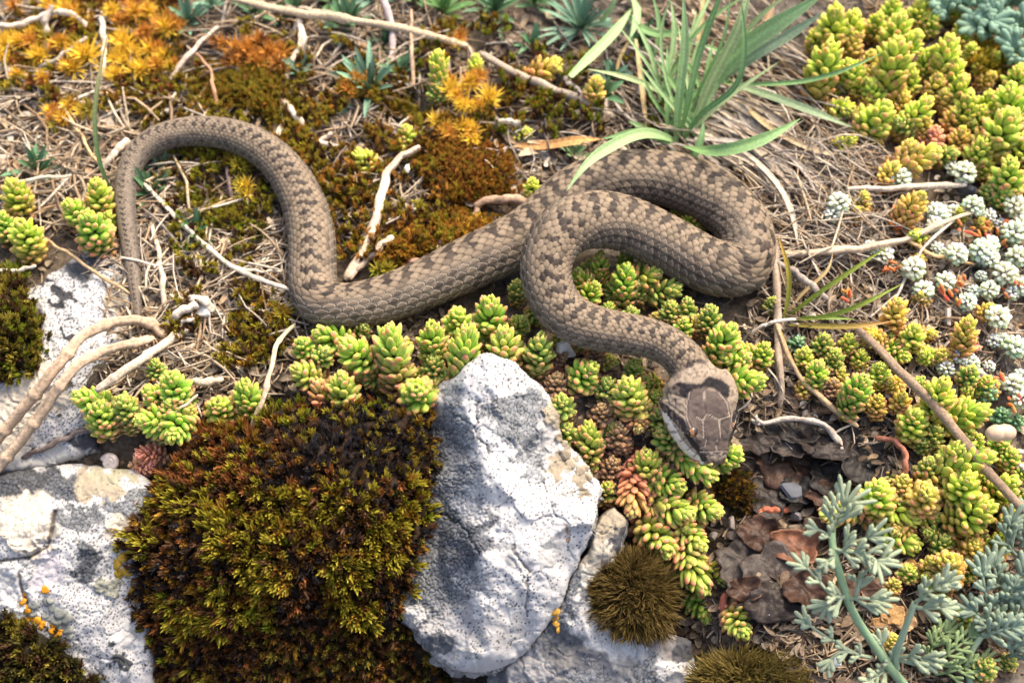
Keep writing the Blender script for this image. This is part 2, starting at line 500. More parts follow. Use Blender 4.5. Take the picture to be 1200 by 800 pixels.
spk = (rnd2 > 0.93 - 0.14 * tl * (aq > 3))
bs = np.where(bar, 0.78 + 0.2 * rnd2, np.where(lat, 0.68, np.where(spk, 0.5, 0.0)))[..., None]
# dark pigment fades toward each scale's margin
bs = bs * (0.6 + 0.4 * sstep(0.02, 0.3, edge)[..., None])
col = col * (1 - bs) + dark * bs
# dark base of each scale (toward the head it is overlapped), pale margin on the flank, dark seam
seam = (1 - sstep(0.0, 0.15, edge))[..., None]
rim = (sstep(0.08, 0.17, edge) * (1 - sstep(0.20, 0.38, edge)))[..., None] * k
basal = sstep(0.10, 0.55, p - cpn)[..., None] * (1 - 0.5 * k)
col = col * (1 - 0.68 * basal)
col = col + rim * np.array([0.17, 0.145, 0.115]) * (0.7 + 0.6 * flk[:, None, None])
col = col * (1 - 0.80 * seam)
fine = (0.86 + 0.28 * fbm(p * 6, q * 7, 95, 2))[..., None]
col = col * fine
under = (np.abs(q) >= 9.9)[..., None]
col = np.where(under, bel * (0.8 + 0.3 * fine), col)
tailf = (1 - sstep(0.0, 0.17, sa))[:, None, None]
col = col * (1 - 0.22 * tailf) + tailf * 0.22 * col.mean(-1, keepdims=True)

# --- head: plates, stripes and seams, painted where they lie on the head
hi = np.where(HEAD > 0.25)[0]
px_, py_, _ = proj(V[hi].reshape(-1, 3))
zx = (px_ - 740) * 5.333; zy = (py_ - 410) * 5.333
def seg(ax, ay, bx, by):
    dx, dy = bx - ax, by - ay
    t = np.clip(((zx - ax) * dx + (zy - ay) * dy) / (dx * dx + dy * dy + 1e-9), 0, 1)
    return np.hypot(zx - ax - t * dx, zy - ay - t * dy)
def pline(pts):
    return np.min([seg(*pts[i], *pts[i + 1]) for i in range(len(pts) - 1)], axis=0)
def poly(pts, soft=8):
    pts = list(pts); ins = np.zeros(len(zx), bool)
    for i in range(len(pts)):
        (x1, y1), (x2, y2) = pts[i], pts[(i + 1) % len(pts)]
        c = ((y1 > zy) != (y2 > zy)) & (zx < (x2 - x1) * (zy - y1) / (y2 - y1 + 1e-9) + x1)
        ins ^= c
    d = pline(pts + [pts[0]])
    return sstep(-soft, soft, np.where(ins, d, -d) + (fbm(zx / 14, zy / 14, 5, 2) - 0.5) * 14)
hc = np.repeat(np.array([[0.260, 0.205, 0.150]]), len(zx), 0)
gr = fbm(zx / 9, zy / 9, 15, 3)[:, None]; gr2 = vn(zx / 5, zy / 5, 19)[:, None]
hc = hc * (0.72 + 0.4 * gr + 0.16 * gr2)
def paint(w, c):
    global hc
    w = np.clip(w, 0, 1)[:, None]
    hc = hc * (1 - w) + np.array(c) * (0.75 + 0.35 * gr + 0.15 * gr2) * w
paint(poly([(335, 330), (368, 250), (450, 235), (540, 262), (595, 300), (618, 400), (610, 470), (600, 560), (460, 560), (405, 552), (350, 480)]), (0.115, 0.088, 0.073))
paint(poly([(243, 238), (290, 200), (372, 206), (428, 212), (482, 166), (560, 186), (618, 225), (606, 292), (575, 306), (540, 262), (500, 236), (450, 236), (400, 246), (366, 262), (340, 305), (285, 272)]), (0.018, 0.015, 0.016))
paint(0.6 * poly([(380, 330), (440, 300), (455, 420), (390, 400)], 20), (0.082, 0.062, 0.054))
paint(0.6 * poly([(490, 310), (545, 300), (560, 400), (490, 390)], 20), (0.082, 0.062, 0.054))
paint(poly([(410, 545), (600, 540), (612, 600), (600, 655), (430, 640), (390, 600)]), (0.145, 0.108, 0.088))
paint(0.8 * (1 - sstep(10, 26, pline([(415, 560), (470, 552), (570, 548), (605, 540)]))), (0.075, 0.06, 0.055))
paint(0.8 * (1 - sstep(8, 30, pline([(450, 690), (500, 700), (560, 700), (590, 690)]))), (0.06, 0.05, 0.05))
paint(0.8 * (1 - sstep(6, 16, pline([(435, 620), (440, 655), (465, 680)]))), (0.07, 0.055, 0.05))
# pale lip, dark eye stripe
paint(1 - sstep(16, 24, pline([(200, 385), (240, 470), (300, 575), (360, 640), (432, 700)])), (0.62, 0.58, 0.50))
paint(1 - sstep(10, 15, pline([(178, 170), (172, 250), (185, 330), (210, 380)])), (0.03, 0.026, 0.025))
paint(poly([(190, 330), (245, 365), (330, 432), (350, 480), (330, 520), (285, 470), (222, 405)], 5), (0.028, 0.024, 0.024))
paint(1 - sstep(15, 22, pline([(345, 520), (385, 580), (440, 645), (452, 680)])), (0.028, 0.024, 0.024))
paint(1 - sstep(15, 21, pline([(655, 392), (640, 430), (632, 470)])), (0.028, 0.024, 0.024))
paint(1 - sstep(9, 14, pline([(658, 440), (640, 500), (630, 560)])), (0.42, 0.38, 0.33))
paint(1 - sstep(9, 14, pline([(632, 500), (622, 545), (612, 600)])), (0.05, 0.04, 0.04))
# neck spots and the dark bar on the side of the neck
paint(0.75 * (vn(zx / 17, zy / 17, 71) > 0.70) * (zy < 520) * (1 - poly([(300, 180), (620, 160), (625, 420), (600, 660), (400, 640), (330, 340)])), (0.12, 0.09, 0.07))
paint(poly([(315, 70), (355, 52), (395, 72), (375, 112), (330, 108)]), (0.075, 0.06, 0.055))
paint(poly([(405, 28), (440, 14), (480, 48), (468, 92), (420, 84)]), (0.075, 0.06, 0.055))
paint(1 - sstep(11, 17, pline([(180, 35), (215, 80), (232, 128)])), (0.03, 0.026, 0.025))
seams_l = [[(452, 262), (462, 330), (476, 398)], [(476, 398), (448, 440), (452, 545)], [(476, 398), (548, 435), (560, 545)], [(405, 415), (448, 440)],
           [(548, 435), (612, 410)], [(345, 330), (345, 420), (372, 480)], [(560, 470), (552, 440)], [(536, 560), (530, 650)], [(430, 636), (602, 630)], [(470, 560), (462, 600), (432, 612)],
           [(366, 262), (345, 330)], [(545, 262), (600, 330), (612, 410)], [(500, 640), (530, 655), (575, 640)], [(470, 640), (490, 668), (530, 660)], [(530, 660), (560, 672), (592, 650)]]
sd = np.min([pline(s) for s in seams_l], axis=0)
paint(0.85 * (1 - sstep(5, 10, sd)), (0.05, 0.038, 0.034))
paint(0.95 * (1 - sstep(2, 5, sd)), (0.36, 0.29, 0.23))
paint(1 - sstep(5, 9, np.hypot(zx - 468, zy - 652)), (0.012, 0.01, 0.01))
paint(1 - sstep(5, 9, np.hypot(zx - 578, zy - 648)), (0.012, 0.01, 0.01))
seams_d = [[(236, 440), (262, 425)], [(268, 520), (300, 500)], [(302, 575), (335, 552)], [(345, 628), (378, 605)], [(388, 668), (412, 645)], [(215, 260), (330, 300)], [(225, 330), (345, 420)],
           [(210, 270), (235, 330)], [(270, 310), (280, 370)], [(585, 430), (560, 470), (600, 520)]]
sd2 = np.min([pline(s) for s in seams_d], axis=0)
paint(0.7 * (1 - sstep(2, 6, sd2)), (0.06, 0.05, 0.045))
facing = ((CAM - V[hi]) * nvec[hi]).sum(-1).reshape(-1) > -0.02
hw_ = sstep(0.3, 0.7, HEAD[hi])[:, None].repeat(M, 1).reshape(-1)[:, None] * facing[:, None]
oldc = col[hi].reshape(-1, 3)
pale = np.array([0.33, 0.30, 0.25])
hsel = sstep(0.3, 0.7, HEAD[hi])[:, None].repeat(M, 1).reshape(-1)[:, None]
col[hi] = (oldc * (1 - hsel) + hsel * (hc * facing[:, None] + pale * (1 - facing[:, None]))).reshape(len(hi), M, 3)
# relief of the head: plate seams sink, temple scales are grained
rel = -0.00026 * (1 - sstep(2, 8, np.minimum(sd, sd2))) + (fbm(zx / 22, zy / 22, 33, 3) - 0.5) * 0.00045 + (worley(zx / 24, zy / 24, 6)[0] - 0.5) * -0.00022 * (1 - poly([(345, 340), (370, 262), (545, 262), (615, 400), (600, 650), (400, 640)]))
brow = 0.0007 * np.exp(-(pline([(352, 440), (392, 520), (420, 560)]) / 22) ** 2) + 0.0006 * np.exp(-(pline([(600, 420), (622, 500)]) / 20) ** 2)
V[hi] = V[hi] + ((rel + brow) * hsel[:, 0] * facing).reshape(len(hi), M)[..., None] * nvec[hi]

i = np.arange(NRr - 1)[:, None] * M; j = np.arange(M)[None]; j2 = (j + 1) % M
SF = np.stack([i + j, i + j2, i + M + j2, i + M + j], -1).reshape(-1, 4)
so = V[hi[0]].mean(0)
snake = obj("snake", mesh_data("snake", V.reshape(-1, 3) - so, SF, col.reshape(-1, 3), M_SKIN))
snake.location = so
tag(snake, "grey-brown snake with dark cross bars lying in loops over moss and stonecrop", "snake")

def eye(zx0, zy0, side):
    d = np.hypot(zx - zx0, zy - zy0) + (~facing) * 999
    k = int(np.argmin(d)); P = V[hi].reshape(-1, 3)[k]; n = nvec[hi].reshape(-1, 3)[k]
    r = 7.6 * pxm(P)
    nt_, na = 24, 36
    a = np.linspace(0, math.pi, nt_)[:, None]; b = np.linspace(0, 2 * math.pi, na, endpoint=False)[None]
    U = np.stack([np.sin(a) * np.cos(b), np.sin(a) * np.sin(b), np.cos(a) + 0 * b], -1).reshape(-1, 3)
    look = nrm(side * RGT * 0.90 + TOC * 0.38 - UPV * 0.30)
    g = U @ look
    iris = np.array([0.26, 0.11, 0.045])
    colr = np.where((g > 0.66)[:, None], np.array([0.008, 0.007, 0.007]), iris * (1.0 if side < 0 else 0.3) * (0.7 + 0.6 * vn(U[:, 0] * 9, U[:, 2] * 9, 4))[:, None])
    colr = np.where((g > 0.60)[:, None] & (g <= 0.66)[:, None], np.array([0.42, 0.22, 0.09]), colr)
    colr = np.where((g < 0.12)[:, None], np.array([0.02, 0.016, 0.015]), colr)
    i = np.arange(nt_ - 1)[:, None] * na; j = np.arange(na)[None]; j2 = (j + 1) % na
    F = np.stack([i + j, i + j2, i + na + j2, i + na + j], -1).reshape(-1, 4)
    # a socket ring of dark skin holds the ball
    o = obj("eye", mesh_data("eye", U * r * np.array([1, 1.0, 0.95]), F, colr, M_EYE), snake)
    o.location = Vector(P - n * r * 0.66 - so)
eye(372, 512, -1)
eye(634, 470, 1)

# ------------------------------------------------------------------ rocks: real blocks with faceted tops, sunk in the soil
def facets(ctrl, gxp, gyp, lin=True):
    """height (mm) over photograph pixels through control rows (px, py, h)"""
    c = np.array(ctrl, float)
    if not lin:
        d = np.linalg.norm(c[:, None, :2] - c[None, :, :2], axis=-1) / 100
        A = np.zeros((len(c) + 3, len(c) + 3)); A[:len(c), :len(c)] = d ** 2 * np.log(d + 1e-9) + 0.02 * np.eye(len(c))
        A[:len(c), -3:] = np.column_stack([np.ones(len(c)), c[:, :2] / 100]); A[-3:, :len(c)] = A[:len(c), -3:].T
        wv = np.linalg.solve(A, np.concatenate([c[:, 2], [0, 0, 0]]))
        out = wv[-3] + wv[-2] * gxp / 100 + wv[-1] * gyp / 100
        for k in range(len(c)):
            r = np.hypot(gxp - c[k, 0], gyp - c[k, 1]) / 100
            out = out + wv[k] * r ** 2 * np.log(r + 1e-9)
        return out
    vs, _, fs, *_ = delaunay_2d_cdt([Vector(r[:2]) for r in c], [], [], 0, 0.001)
    out = np.full(gxp.shape, np.nan)
    hz = np.array([c[np.argmin(np.hypot(c[:, 0] - v[0], c[:, 1] - v[1])), 2] for v in vs])
    for f_ in fs:
        (x1, y1), (x2, y2), (x3, y3) = [(vs[k][0], vs[k][1]) for k in f_]
        den = (y2 - y3) * (x1 - x3) + (x3 - x2) * (y1 - y3)
        if abs(den) < 1e-9: continue
        l1 = ((y2 - y3) * (gxp - x3) + (x3 - x2) * (gyp - y3)) / den
        l2 = ((y3 - y1) * (gxp - x3) + (x1 - x3) * (gyp - y3)) / den
        l3 = 1 - l1 - l2
        m = (l1 >= -1e-6) & (l2 >= -1e-6) & (l3 >= -1e-6)
        out = np.where(m, l1 * hz[f_[0]] + l2 * hz[f_[1]] + l3 * hz[f_[2]], out)
    return np.where(np.isnan(out), np.nanmin(out), out)

def blur(a, n):
    for _ in range(n):
        b = np.pad(a, 1, mode='edge')
        a = (b[:-2, 1:-1] + b[2:, 1:-1] + b[1:-1, :-2] + b[1:-1, 2:] + 2 * a) / 6
    return a

def inside(outline, X, Y):
    ins = np.zeros(X.shape, bool); n = len(outline)
    for i in range(n):
        (x1, y1), (x2, y2) = outline[i], outline[(i + 1) % n]
        c = ((y1 > Y) != (y2 > Y)) & (X < (x2 - x1) * (Y - y1) / (y2 - y1 + 1e-9) + x1)
        ins ^= c
    return ins

def outdist(outline, X, Y):
    d = np.full(X.shape, 1e9); n = len(outline)
    for i in range(n):
        (ax, ay), (bx, by) = outline[i], outline[(i + 1) % n]
        dx, dy = bx - ax, by - ay
        t = np.clip(((X - ax) * dx + (Y - ay) * dy) / (dx * dx + dy * dy + 1e-9), 0, 1)
        d = np.minimum(d, np.hypot(X - ax - t * dx, Y - ay - t * dy))
    return d

def block(name, outline, ctrl, paintf, mat, step=1.1, lin=True, soften=3, edge_round=9, rough=0.00075, depth=0.02, wob=5, relief=None):
    """closed solid whose top follows the control heights; side walls go down into the soil"""
    o = np.array(outline, float)
    x0, y0 = o.min(0) - 8; x1, y1 = o.max(0) + 8
    X, Y = np.meshgrid(np.arange(x0, x1, step), np.arange(y0, y1, step))
    wx = X + (fbm(X / 22, Y / 22, 51, 3) - 0.5) * 2 * wob; wy = Y + (fbm(X / 22, Y / 22, 57, 3) - 0.5) * 2 * wob
    ins = inside(outline, wx, wy)
    d = np.where(ins, outdist(outline, wx, wy), 0)
    H = facets(ctrl, X + (fbm(X / 40, Y / 40, 71, 3) - 0.5) * 26, Y + (fbm(X / 40, Y / 40, 73, 3) - 0.5) * 26, lin)
    H = blur(H, soften)
    e = np.clip(d / edge_round, 0, 1)
    H = H * 1e-3 - (1 - np.sqrt(1 - (1 - e) ** 2)) * 0.004
    w1, w2, wid = worley(X / 34 + 0.7 * fbm(X / 20, Y / 20, 87, 2), Y / 34 + 0.7 * fbm(X / 20, Y / 20, 89, 2), 83)
    H = H + (fbm(X / 30, Y / 30, 81, 4) - 0.5) * rough * 3 + (fbm(X / 7, Y / 7, 85, 3) - 0.5) * rough * 1.3 + (wid - 0.5) * rough * 1.5 * sstep(0, 0.12, w2 - w1) - (1 - sstep(0.0, 0.05, w2 - w1)) * rough * 0.5
    colr, rl = paintf(X, Y)
    H = H + rl
    P = at_z(X, Y, H)
    idx = -np.ones(X.shape, int); n = int(ins.sum()); idx[ins] = np.arange(n)
    V = P[ins]; Cc = colr[ins]
    q = ins[:-1, :-1] & ins[1:, :-1] & ins[:-1, 1:] & ins[1:, 1:]
    F = np.stack([idx[1:, :-1][q], idx[1:, 1:][q], idx[:-1, 1:][q], idx[:-1, :-1][q]], -1)
    # border edges get a wall straight down
    ed = {}
    for a in range(4):
        for s_, t_ in zip(F[:, a], F[:, (a + 1) % 4]): ed[(s_, t_)] = 1
    be = [(s_, t_) for (s_, t_) in ed if (t_, s_) not in ed]
    bv = sorted({v for e_ in be for v in e_}); mp = {v: i for i, v in enumerate(bv)}
    rings = [V]; cols = [Cc]; Fs = [F]
    zlow = V[:, 2].min() - depth
    prev = {v: v for v in bv}; tot = len(V)
    ctr = V[:, :2].mean(0)
    for lv in (0.04, 0.09, 0.15, 0.22, 0.3, 0.4, 0.6, 1.0):
        B_ = V[bv].copy(); B_[:, 2] = B_[:, 2] * (1 - lv) + zlow * lv
        B_[:, :2] += np.stack([fbm(B_[:, 0] * 250 + lv * 25, B_[:, 1] * 250 + lv * 11, 66, 3) - 0.5, fbm(B_[:, 0] * 250 + 50 - lv * 19, B_[:, 1] * 250 + lv * 21, 68, 3) - 0.5], 1) * 0.007 * min(1, lv * 5) + (ctr - B_[:, :2]) * 0.10 * lv
        rings.append(B_); cols.append(np.array([0.30, 0.29, 0.28]) * (0.6 + 0.8 * fbm(B_[:, 0] * 700 + lv * 60, B_[:, 1] * 700 + lv * 40, 69, 3))[:, None])
        new = {v: tot + i for i, v in enumerate(bv)}
        Fs.append(np.array([[prev[t_], prev[s_], new[s_], new[t_]] for (s_, t_) in be]))
        prev = new; tot += len(bv)
    V = np.concatenate(rings); Cc = np.concatenate(cols)
    org = np.array([ctr[0], ctr[1], V[:, 2].min()])
    ob = obj(name, mesh_data(name, V - org, np.concatenate(Fs), Cc, mat))
    ob.location = org
    return ob

WHITE = np.array([0.47, 0.46, 0.448]); PALE = np.array([0.36, 0.35, 0.34]); BLUE = np.array([0.165, 0.172, 0.180]); SLATE = np.array([0.09, 0.095, 0.103])
TAN = np.array([0.27, 0.23, 0.17]); BLACK = np.array([0.022, 0.022, 0.024]); CREAM = np.array([0.46, 0.41, 0.335])
def lichen(X, Y, base, blobs, seed, dots=0.5, dotsize=4.2):
    """crusts laid over one another; each blob = (px, py, rx, ry, colour, kind)"""
    f1, f2, idv = worley(X / 5.2, Y / 5.2, seed)
    ar = f2 - f1
    col = np.repeat((0.85 + 0.3 * fbm(X / 10, Y / 10, seed + 3, 4))[..., None], 3, -1) * base
    rl = np.zeros(X.shape)
    wxx = X + (fbm(X / 16, Y / 16, seed + 11, 4) - 0.5) * 46; wyy = Y + (fbm(X / 16, Y / 16, seed + 17, 4) - 0.5) * 46
    for (bx, by, rx, ry, c, kind) in blobs:
        r = np.hypot((wxx - bx) / rx, (wyy - by) / ry)
        m = (1 - sstep(0.78, 1.08, r + 0.25 * (fbm(X / 5, Y / 5, seed + 13, 3) - 0.5)))
        if kind == 'areole':           # cracked plates with dark seams
            plate = (0.72 + 0.5 * idv + 0.12 * fbm(X / 4, Y / 4, seed + 21, 2))[..., None] * c
            plate = plate * (1 - 0.6 * (1 - sstep(0.03, 0.16, ar)))[..., None]
            col = col * (1 - m[..., None]) + plate * m[..., None]
            rl = rl + m * (sstep(0.02, 0.22, ar) - 0.3) * 0.00035
        elif kind == 'crust':          # lumpy thick crust
            w1, w2, wi = worley(X / 7.5 + 3, Y / 7.5, seed + 31)
            plate = (0.82 + 0.28 * wi)[..., None] * c * (0.6 + 0.4 * sstep(0.0, 0.14, w2 - w1))[..., None]
            col = col * (1 - m[..., None]) + plate * m[..., None]
            rl = rl + m * (0.0004 + 0.0011 * np.sqrt(np.clip(1 - w1, 0, 1)))
        elif kind == 'dots':           # smooth white crust with black fruiting dots
            v1, v2, vi = worley(X / dotsize, Y / dotsize, seed + 41)
            dot = (1 - sstep(0.16, 0.34, v1)) * (vi < dots)
            plate = np.repeat((0.9 + 0.2 * fbm(X / 8, Y / 8, seed + 47, 3))[..., None], 3, -1) * c
            plate = plate * (1 - 0.88 * dot)[..., None] + BLACK * 0.88 * dot[..., None]
            col = col * (1 - m[..., None]) + plate * m[..., None]
            rl = rl + m * (0.0003 - 0.00015 * dot)
        else:
            plate = (0.75 + 0.5 * fbm(X / 5, Y / 5, seed + 49, 4))[..., None] * c
            col = col * (1 - m[..., None]) + plate * m[..., None]
            rl = rl + m * (fbm(X / 4, Y / 4, seed + 52, 3) - 0.5) * 0.0007
    sp = (_h(np.floor(X / 1.9), np.floor(Y / 1.9), seed + 60) > 0.985)[..., None]
    col = np.where(sp, col * 0.45, col)
    return np.clip(col, 0.012, 0.8), rl

def paint_mid(X, Y):
    c, r = lichen(X, Y, WHITE, [
        (600, 540, 160, 190, WHITE, 'dots'),
        (505, 640, 70, 150, BLUE, 'areole'), (545, 620, 40, 60, SLATE * 1.3, 'areole'), (500, 700, 46, 40, BLUE, 'areole'), (520, 540, 42, 60, BLUE * 1.2, 'areole'),
        (610, 490, 45, 36, BLUE * 1.1, 'areole'), (655, 520, 26, 40, PALE, 'rough'), (555, 590, 18, 26, WHITE * .96, 'rough'), (655, 548, 12, 18, TAN * .9, 'rough'), (680, 566, 9, 20, TAN * .9, 'rough'), (668, 522, 8, 18, TAN * .8, 'crust'),
        (530, 470, 20, 30, BLUE * 1.2, 'areole'), (575, 440, 40, 26, WHITE, 'dots'), (480, 715, 16, 16, WHITE, 'crust'), (560, 735, 70, 26, PALE, 'dots'), (600, 700, 45, 30, WHITE, 'dots'),
        (652, 482, 9, 30, TAN * 1.15, 'crust'), (664, 624, 7, 6, np.array([.30, .2, .13]), 'rough'), (515, 760, 16, 12, SLATE, 'rough'), (625, 545, 14, 30, BLUE * 1.3, 'areole'), (595, 655, 26, 16, PALE, 'rough'), (645, 650, 16, 30, PALE * 1.1, 'rough'), (560, 690, 40, 10, BLUE * 1.5, 'areole')], 5, 0.42)
    pts = [(598, 505), (612, 530), (630, 548), (642, 572), (660, 584), (690, 596), (712, 600)]
    best = np.full(X.shape, 1e9); side = np.zeros(X.shape)
    Xw = X + (fbm(X / 9, Y / 9, 301, 3) - .5) * 12; Yw = Y + (fbm(X / 9, Y / 9, 305, 3) - .5) * 12
    for (ax, ay), (bx, by) in zip(pts[:-1], pts[1:]):
        dx, dy = bx - ax, by - ay; t = np.clip(((Xw - ax) * dx + (Yw - ay) * dy) / (dx * dx + dy * dy), 0, 1)
        d = np.hypot(Xw - ax - t * dx, Yw - ay - t * dy); s_ = dx * (Yw - ay) - dy * (Xw - ax)
        side = np.where(d < best, s_, side); best = np.minimum(best, d)
    up_ = side < 0
    r = r - np.where(up_, 0.0050 * np.exp(-best / 26), -0.0012 * np.exp(-best / 16))
    for crk in ([(470, 560), (500, 600), (540, 610), (560, 650)], [(560, 470), (556, 500), (572, 530)], [(600, 640), (620, 670), (618, 720)]):
        cd_ = np.min([np.hypot(Xw - a_[0] - np.clip(((Xw - a_[0]) * (b_[0] - a_[0]) + (Yw - a_[1]) * (b_[1] - a_[1])) / ((b_[0] - a_[0]) ** 2 + (b_[1] - a_[1]) ** 2), 0, 1) * (b_[0] - a_[0]), Yw - a_[1] - np.clip(((Xw - a_[0]) * (b_[0] - a_[0]) + (Yw - a_[1]) * (b_[1] - a_[1])) / ((b_[0] - a_[0]) ** 2 + (b_[1] - a_[1]) ** 2), 0, 1) * (b_[1] - a_[1])) for a_, b_ in zip(crk[:-1], crk[1:])], axis=0)
        r = r - 0.0010 * (1 - sstep(0.4, 3.0, cd_)); c = c * (1 - 0.6 * (1 - sstep(0.3, 1.8, cd_)))[..., None]
    return c, r
midrock = block("rock",
    [(498, 470), (524, 442), (545, 424), (560, 416), (580, 415), (604, 425), (637, 452), (654, 486), (662, 515), (692, 548), (706, 575), (700, 606), (692, 640), (668, 680), (650, 720), (630, 752), (604, 775), (570, 790), (530, 786), (500, 762), (472, 728), (458, 700), (468, 640), (490, 585), (502, 530)],
    [(490, 470, -2), (528, 438, 12), (550, 420, 20), (568, 410, 22), (590, 414, 22), (608, 424, 21), (642, 452, 13), (660, 486, 8), (670, 515, 5), (700, 548, 2), (715, 578, -1), (545, 470, 17), (580, 455, 24), (600, 500, 20), (640, 500, 12), (565, 520, 19), (588, 560, 19), (572, 640, 12), (556, 690, 1), (530, 520, 6), (525, 580, 0), (610, 525, 18),
     (616, 532, 13), (655, 590, 14), (660, 580, 9), (694, 604, 11), (640, 640, 10), (600, 600, 17), (505, 560, -4), (515, 640, -9), (480, 640, -14), (600, 680, 6), (640, 700, -4), (530, 715, -12), (465, 705, -18), (510, 750, -14), (575, 760, -10), (600, 778, -20), (700, 610, 4), (672, 680, -8), (560, 795, -24), (520, 790, -24), (455, 700, -18), (650, 722, -14), (632, 755, -20)],
    paint_mid, M_ROCK, soften=5)
tag(midrock, "large white and blue-grey lichened rock with a pointed top in the middle of the foreground", "rock")

def paint_ledge(X, Y):
    return lichen(X, Y, PALE * 0.55, [
        (640, 760, 60, 60, np.array([.15, .145, .145]), 'rough'), (600, 790, 60, 40, np.array([.24, .235, .235]), 'rough'), (700, 630, 24, 60, np.array([.33, .30, .25]), 'rough'), (715, 610, 18, 26, TAN, 'rough'),
        (660, 740, 26, 30, SLATE, 'rough'), (668, 690, 14, 46, SLATE * 1.6, 'areole'), (650, 690, 12, 26, TAN * .8, 'rough'), (697, 690, 20, 30, np.array([.44, .43, .39]), 'rough'), (725, 740, 44, 40, np.array([.46, .45, .43]), 'rough'), (700, 725, 30, 30, WHITE * .92, 'dots'),
        (768, 738, 34, 24, np.array([.16, .145, .145]), 'rough'), (765, 785, 26, 18, BLUE, 'areole'), (795, 790, 24, 30, WHITE, 'dots'), (800, 755, 16, 14, BLACK * 3, 'rough'), (690, 795, 24, 16, SLATE * 1.6, 'areole'), (725, 640, 10, 22, BLACK * 3, 'rough')], 25, 0.25)
ledge = block("rock",
    [(560, 840), (575, 782), (610, 766), (640, 730), (660, 690), (690, 640), (698, 600), (716, 590), (734, 608), (730, 640), (712, 668), (694, 690), (700, 716), (738, 745), (780, 738), (812, 752), (822, 800), (826, 840)],
    [(560, 845, -38), (600, 775, -27), (640, 730, -19), (665, 690, -11), (695, 610, -2), (720, 588, -2), (738, 610, -4), (733, 640, -8), (712, 668, -14), (690, 695, -14), (675, 720, -15), (700, 718, -15), (735, 745, -20), (690, 760, -19), (760, 765, -20), (784, 735, -20), (815, 750, -24), (800, 790, -26), (828, 800, -34), (740, 800, -26), (640, 800, -31), (650, 760, -26), (826, 845, -40), (700, 845, -36), (700, 650, -6)],
    paint_ledge, M_ROCK, soften=4)
tag(ledge, "low grey and cream rock ledge under the pointed white rock, at the bottom edge", "rock")

def paint_slab(X, Y):
    return lichen(X, Y, np.array([.38, .37, .34]), [
        (85, 400, 130, 130, WHITE * .98, 'dots'), (70, 345, 60, 50, WHITE, 'dots'), (40, 470, 46, 40, CREAM, 'rough'), (100, 310, 26, 16, SLATE * .8, 'rough'), (70, 355, 12, 9, BLACK * 2, 'rough'), (45, 330, 14, 8, BLACK * 2.5, 'rough'),
        (130, 300, 20, 18, WHITE, 'dots'), (80, 392, 9, 10, BLACK * 2, 'rough'), (60, 500, 60, 24, WHITE * .95, 'dots'), (15, 500, 30, 40, CREAM, 'rough'), (110, 525, 30, 14, BLACK * 2.5, 'rough'), (142, 360, 16, 36, TAN, 'rough'), (66, 488, 9, 8, BLACK * 2, 'rough')], 45, 0.85, 3.6)
slab = block("rock",
    [(22, 345), (50, 325), (86, 302), (112, 285), (158, 288), (172, 330), (168, 375), (138, 412), (120, 448), (112, 492), (118, 530), (60, 548), (-30, 556), (-50, 500), (-20, 450), (20, 430), (46, 408), (44, 372)],
    [(15, 345, 1), (60, 315, 3), (112, 282, 3), (165, 285, 1), (178, 335, 0), (172, 380, 0), (140, 415, 1), (120, 450, 0), (112, 495, -3), (122, 535, -8), (60, 552, -9), (-40, 560, -9), (-55, 500, -4), (20, 430, 2), (44, 372, 2), (100, 345, 7), (95, 400, 5), (60, 450, 3), (40, 500, -3), (85, 500, -2), (130, 330, 5)],
    paint_slab, M_ROCK, soften=4)
tag(slab, "flat white rock densely speckled black under the pale bent stalks at left", "rock")

def paint_left(X, Y):
    c, r = lichen(X, Y, np.array([.38, .37, .37]), [
        (90, 680, 130, 150, WHITE * .95, 'dots'), (20, 565, 60, 22, SLATE * .7, 'areole'), (70, 575, 30, 20, SLATE, 'areole'), (150, 590, 34, 16, BLUE, 'areole'), (110, 570, 30, 20, TAN, 'rough'), (96, 610, 34, 14, BLUE * .9, 'areole'),
        (140, 618, 26, 16, CREAM * .9, 'rough'), (130, 555, 30, 10, np.array([.30, .28, .20]), 'rough'), (30, 610, 40, 36, CREAM * 1.1, 'crust'), (40, 650, 20, 14, CREAM, 'crust'), (10, 690, 30, 30, WHITE * .95, 'crust'),
        (55, 672, 20, 20, np.array([.44, .41, .42]), 'rough'), (105, 655, 20, 26, SLATE, 'areole'), (125, 690, 10, 10, np.array([.22, .22, .18]), 'crust'), (150, 745, 26, 16, WHITE, 'rough'), (140, 775, 14, 14, SLATE * .6, 'rough')], 65, 0.8, 3.8)
    cr = np.minimum(outdist([(64, 600), (62, 620), (56, 640), (36, 652), (14, 655), (-20, 660), (14, 655), (36, 652), (56, 640)], X, Y), outdist([(22, 672), (26, 692), (34, 712), (26, 692)], X, Y))
    m = (1 - sstep(0.8, 2.6, cr))
    return c * (1 - 0.8 * m)[..., None] + np.array([.06, .04, .03]) * 0.5 * m[..., None], r - 0.0012 * (1 - sstep(0, 5, cr))
leftrock = block("rock",
    [(-60, 560), (-10, 548), (40, 545), (100, 543), (150, 548), (190, 562), (206, 590), (196, 640), (180, 700), (178, 760), (186, 845), (-60, 845)],
    [(-65, 560, -8), (40, 540, -7), (150, 543, -6), (212, 590, -8), (200, 640, -14), (185, 700, -24), (185, 760, -34), (190, 850, -46), (-65, 850, -44), (40, 570, -3), (110, 570, -1), (160, 590, -3), (62, 612, 1), (30, 625, 1), (66, 660, -6), (100, 640, -4), (20, 680, -7), (-60, 650, -6), (85, 720, -17), (130, 700, -16), (140, 770, -29), (60, 770, -28), (-60, 760, -28), (150, 640, -8), (110, 800, -36)],
    paint_left, M_ROCK, soften=4)
tag(leftrock, "white and grey lichened rock with a cream crust at the lower left", "rock")

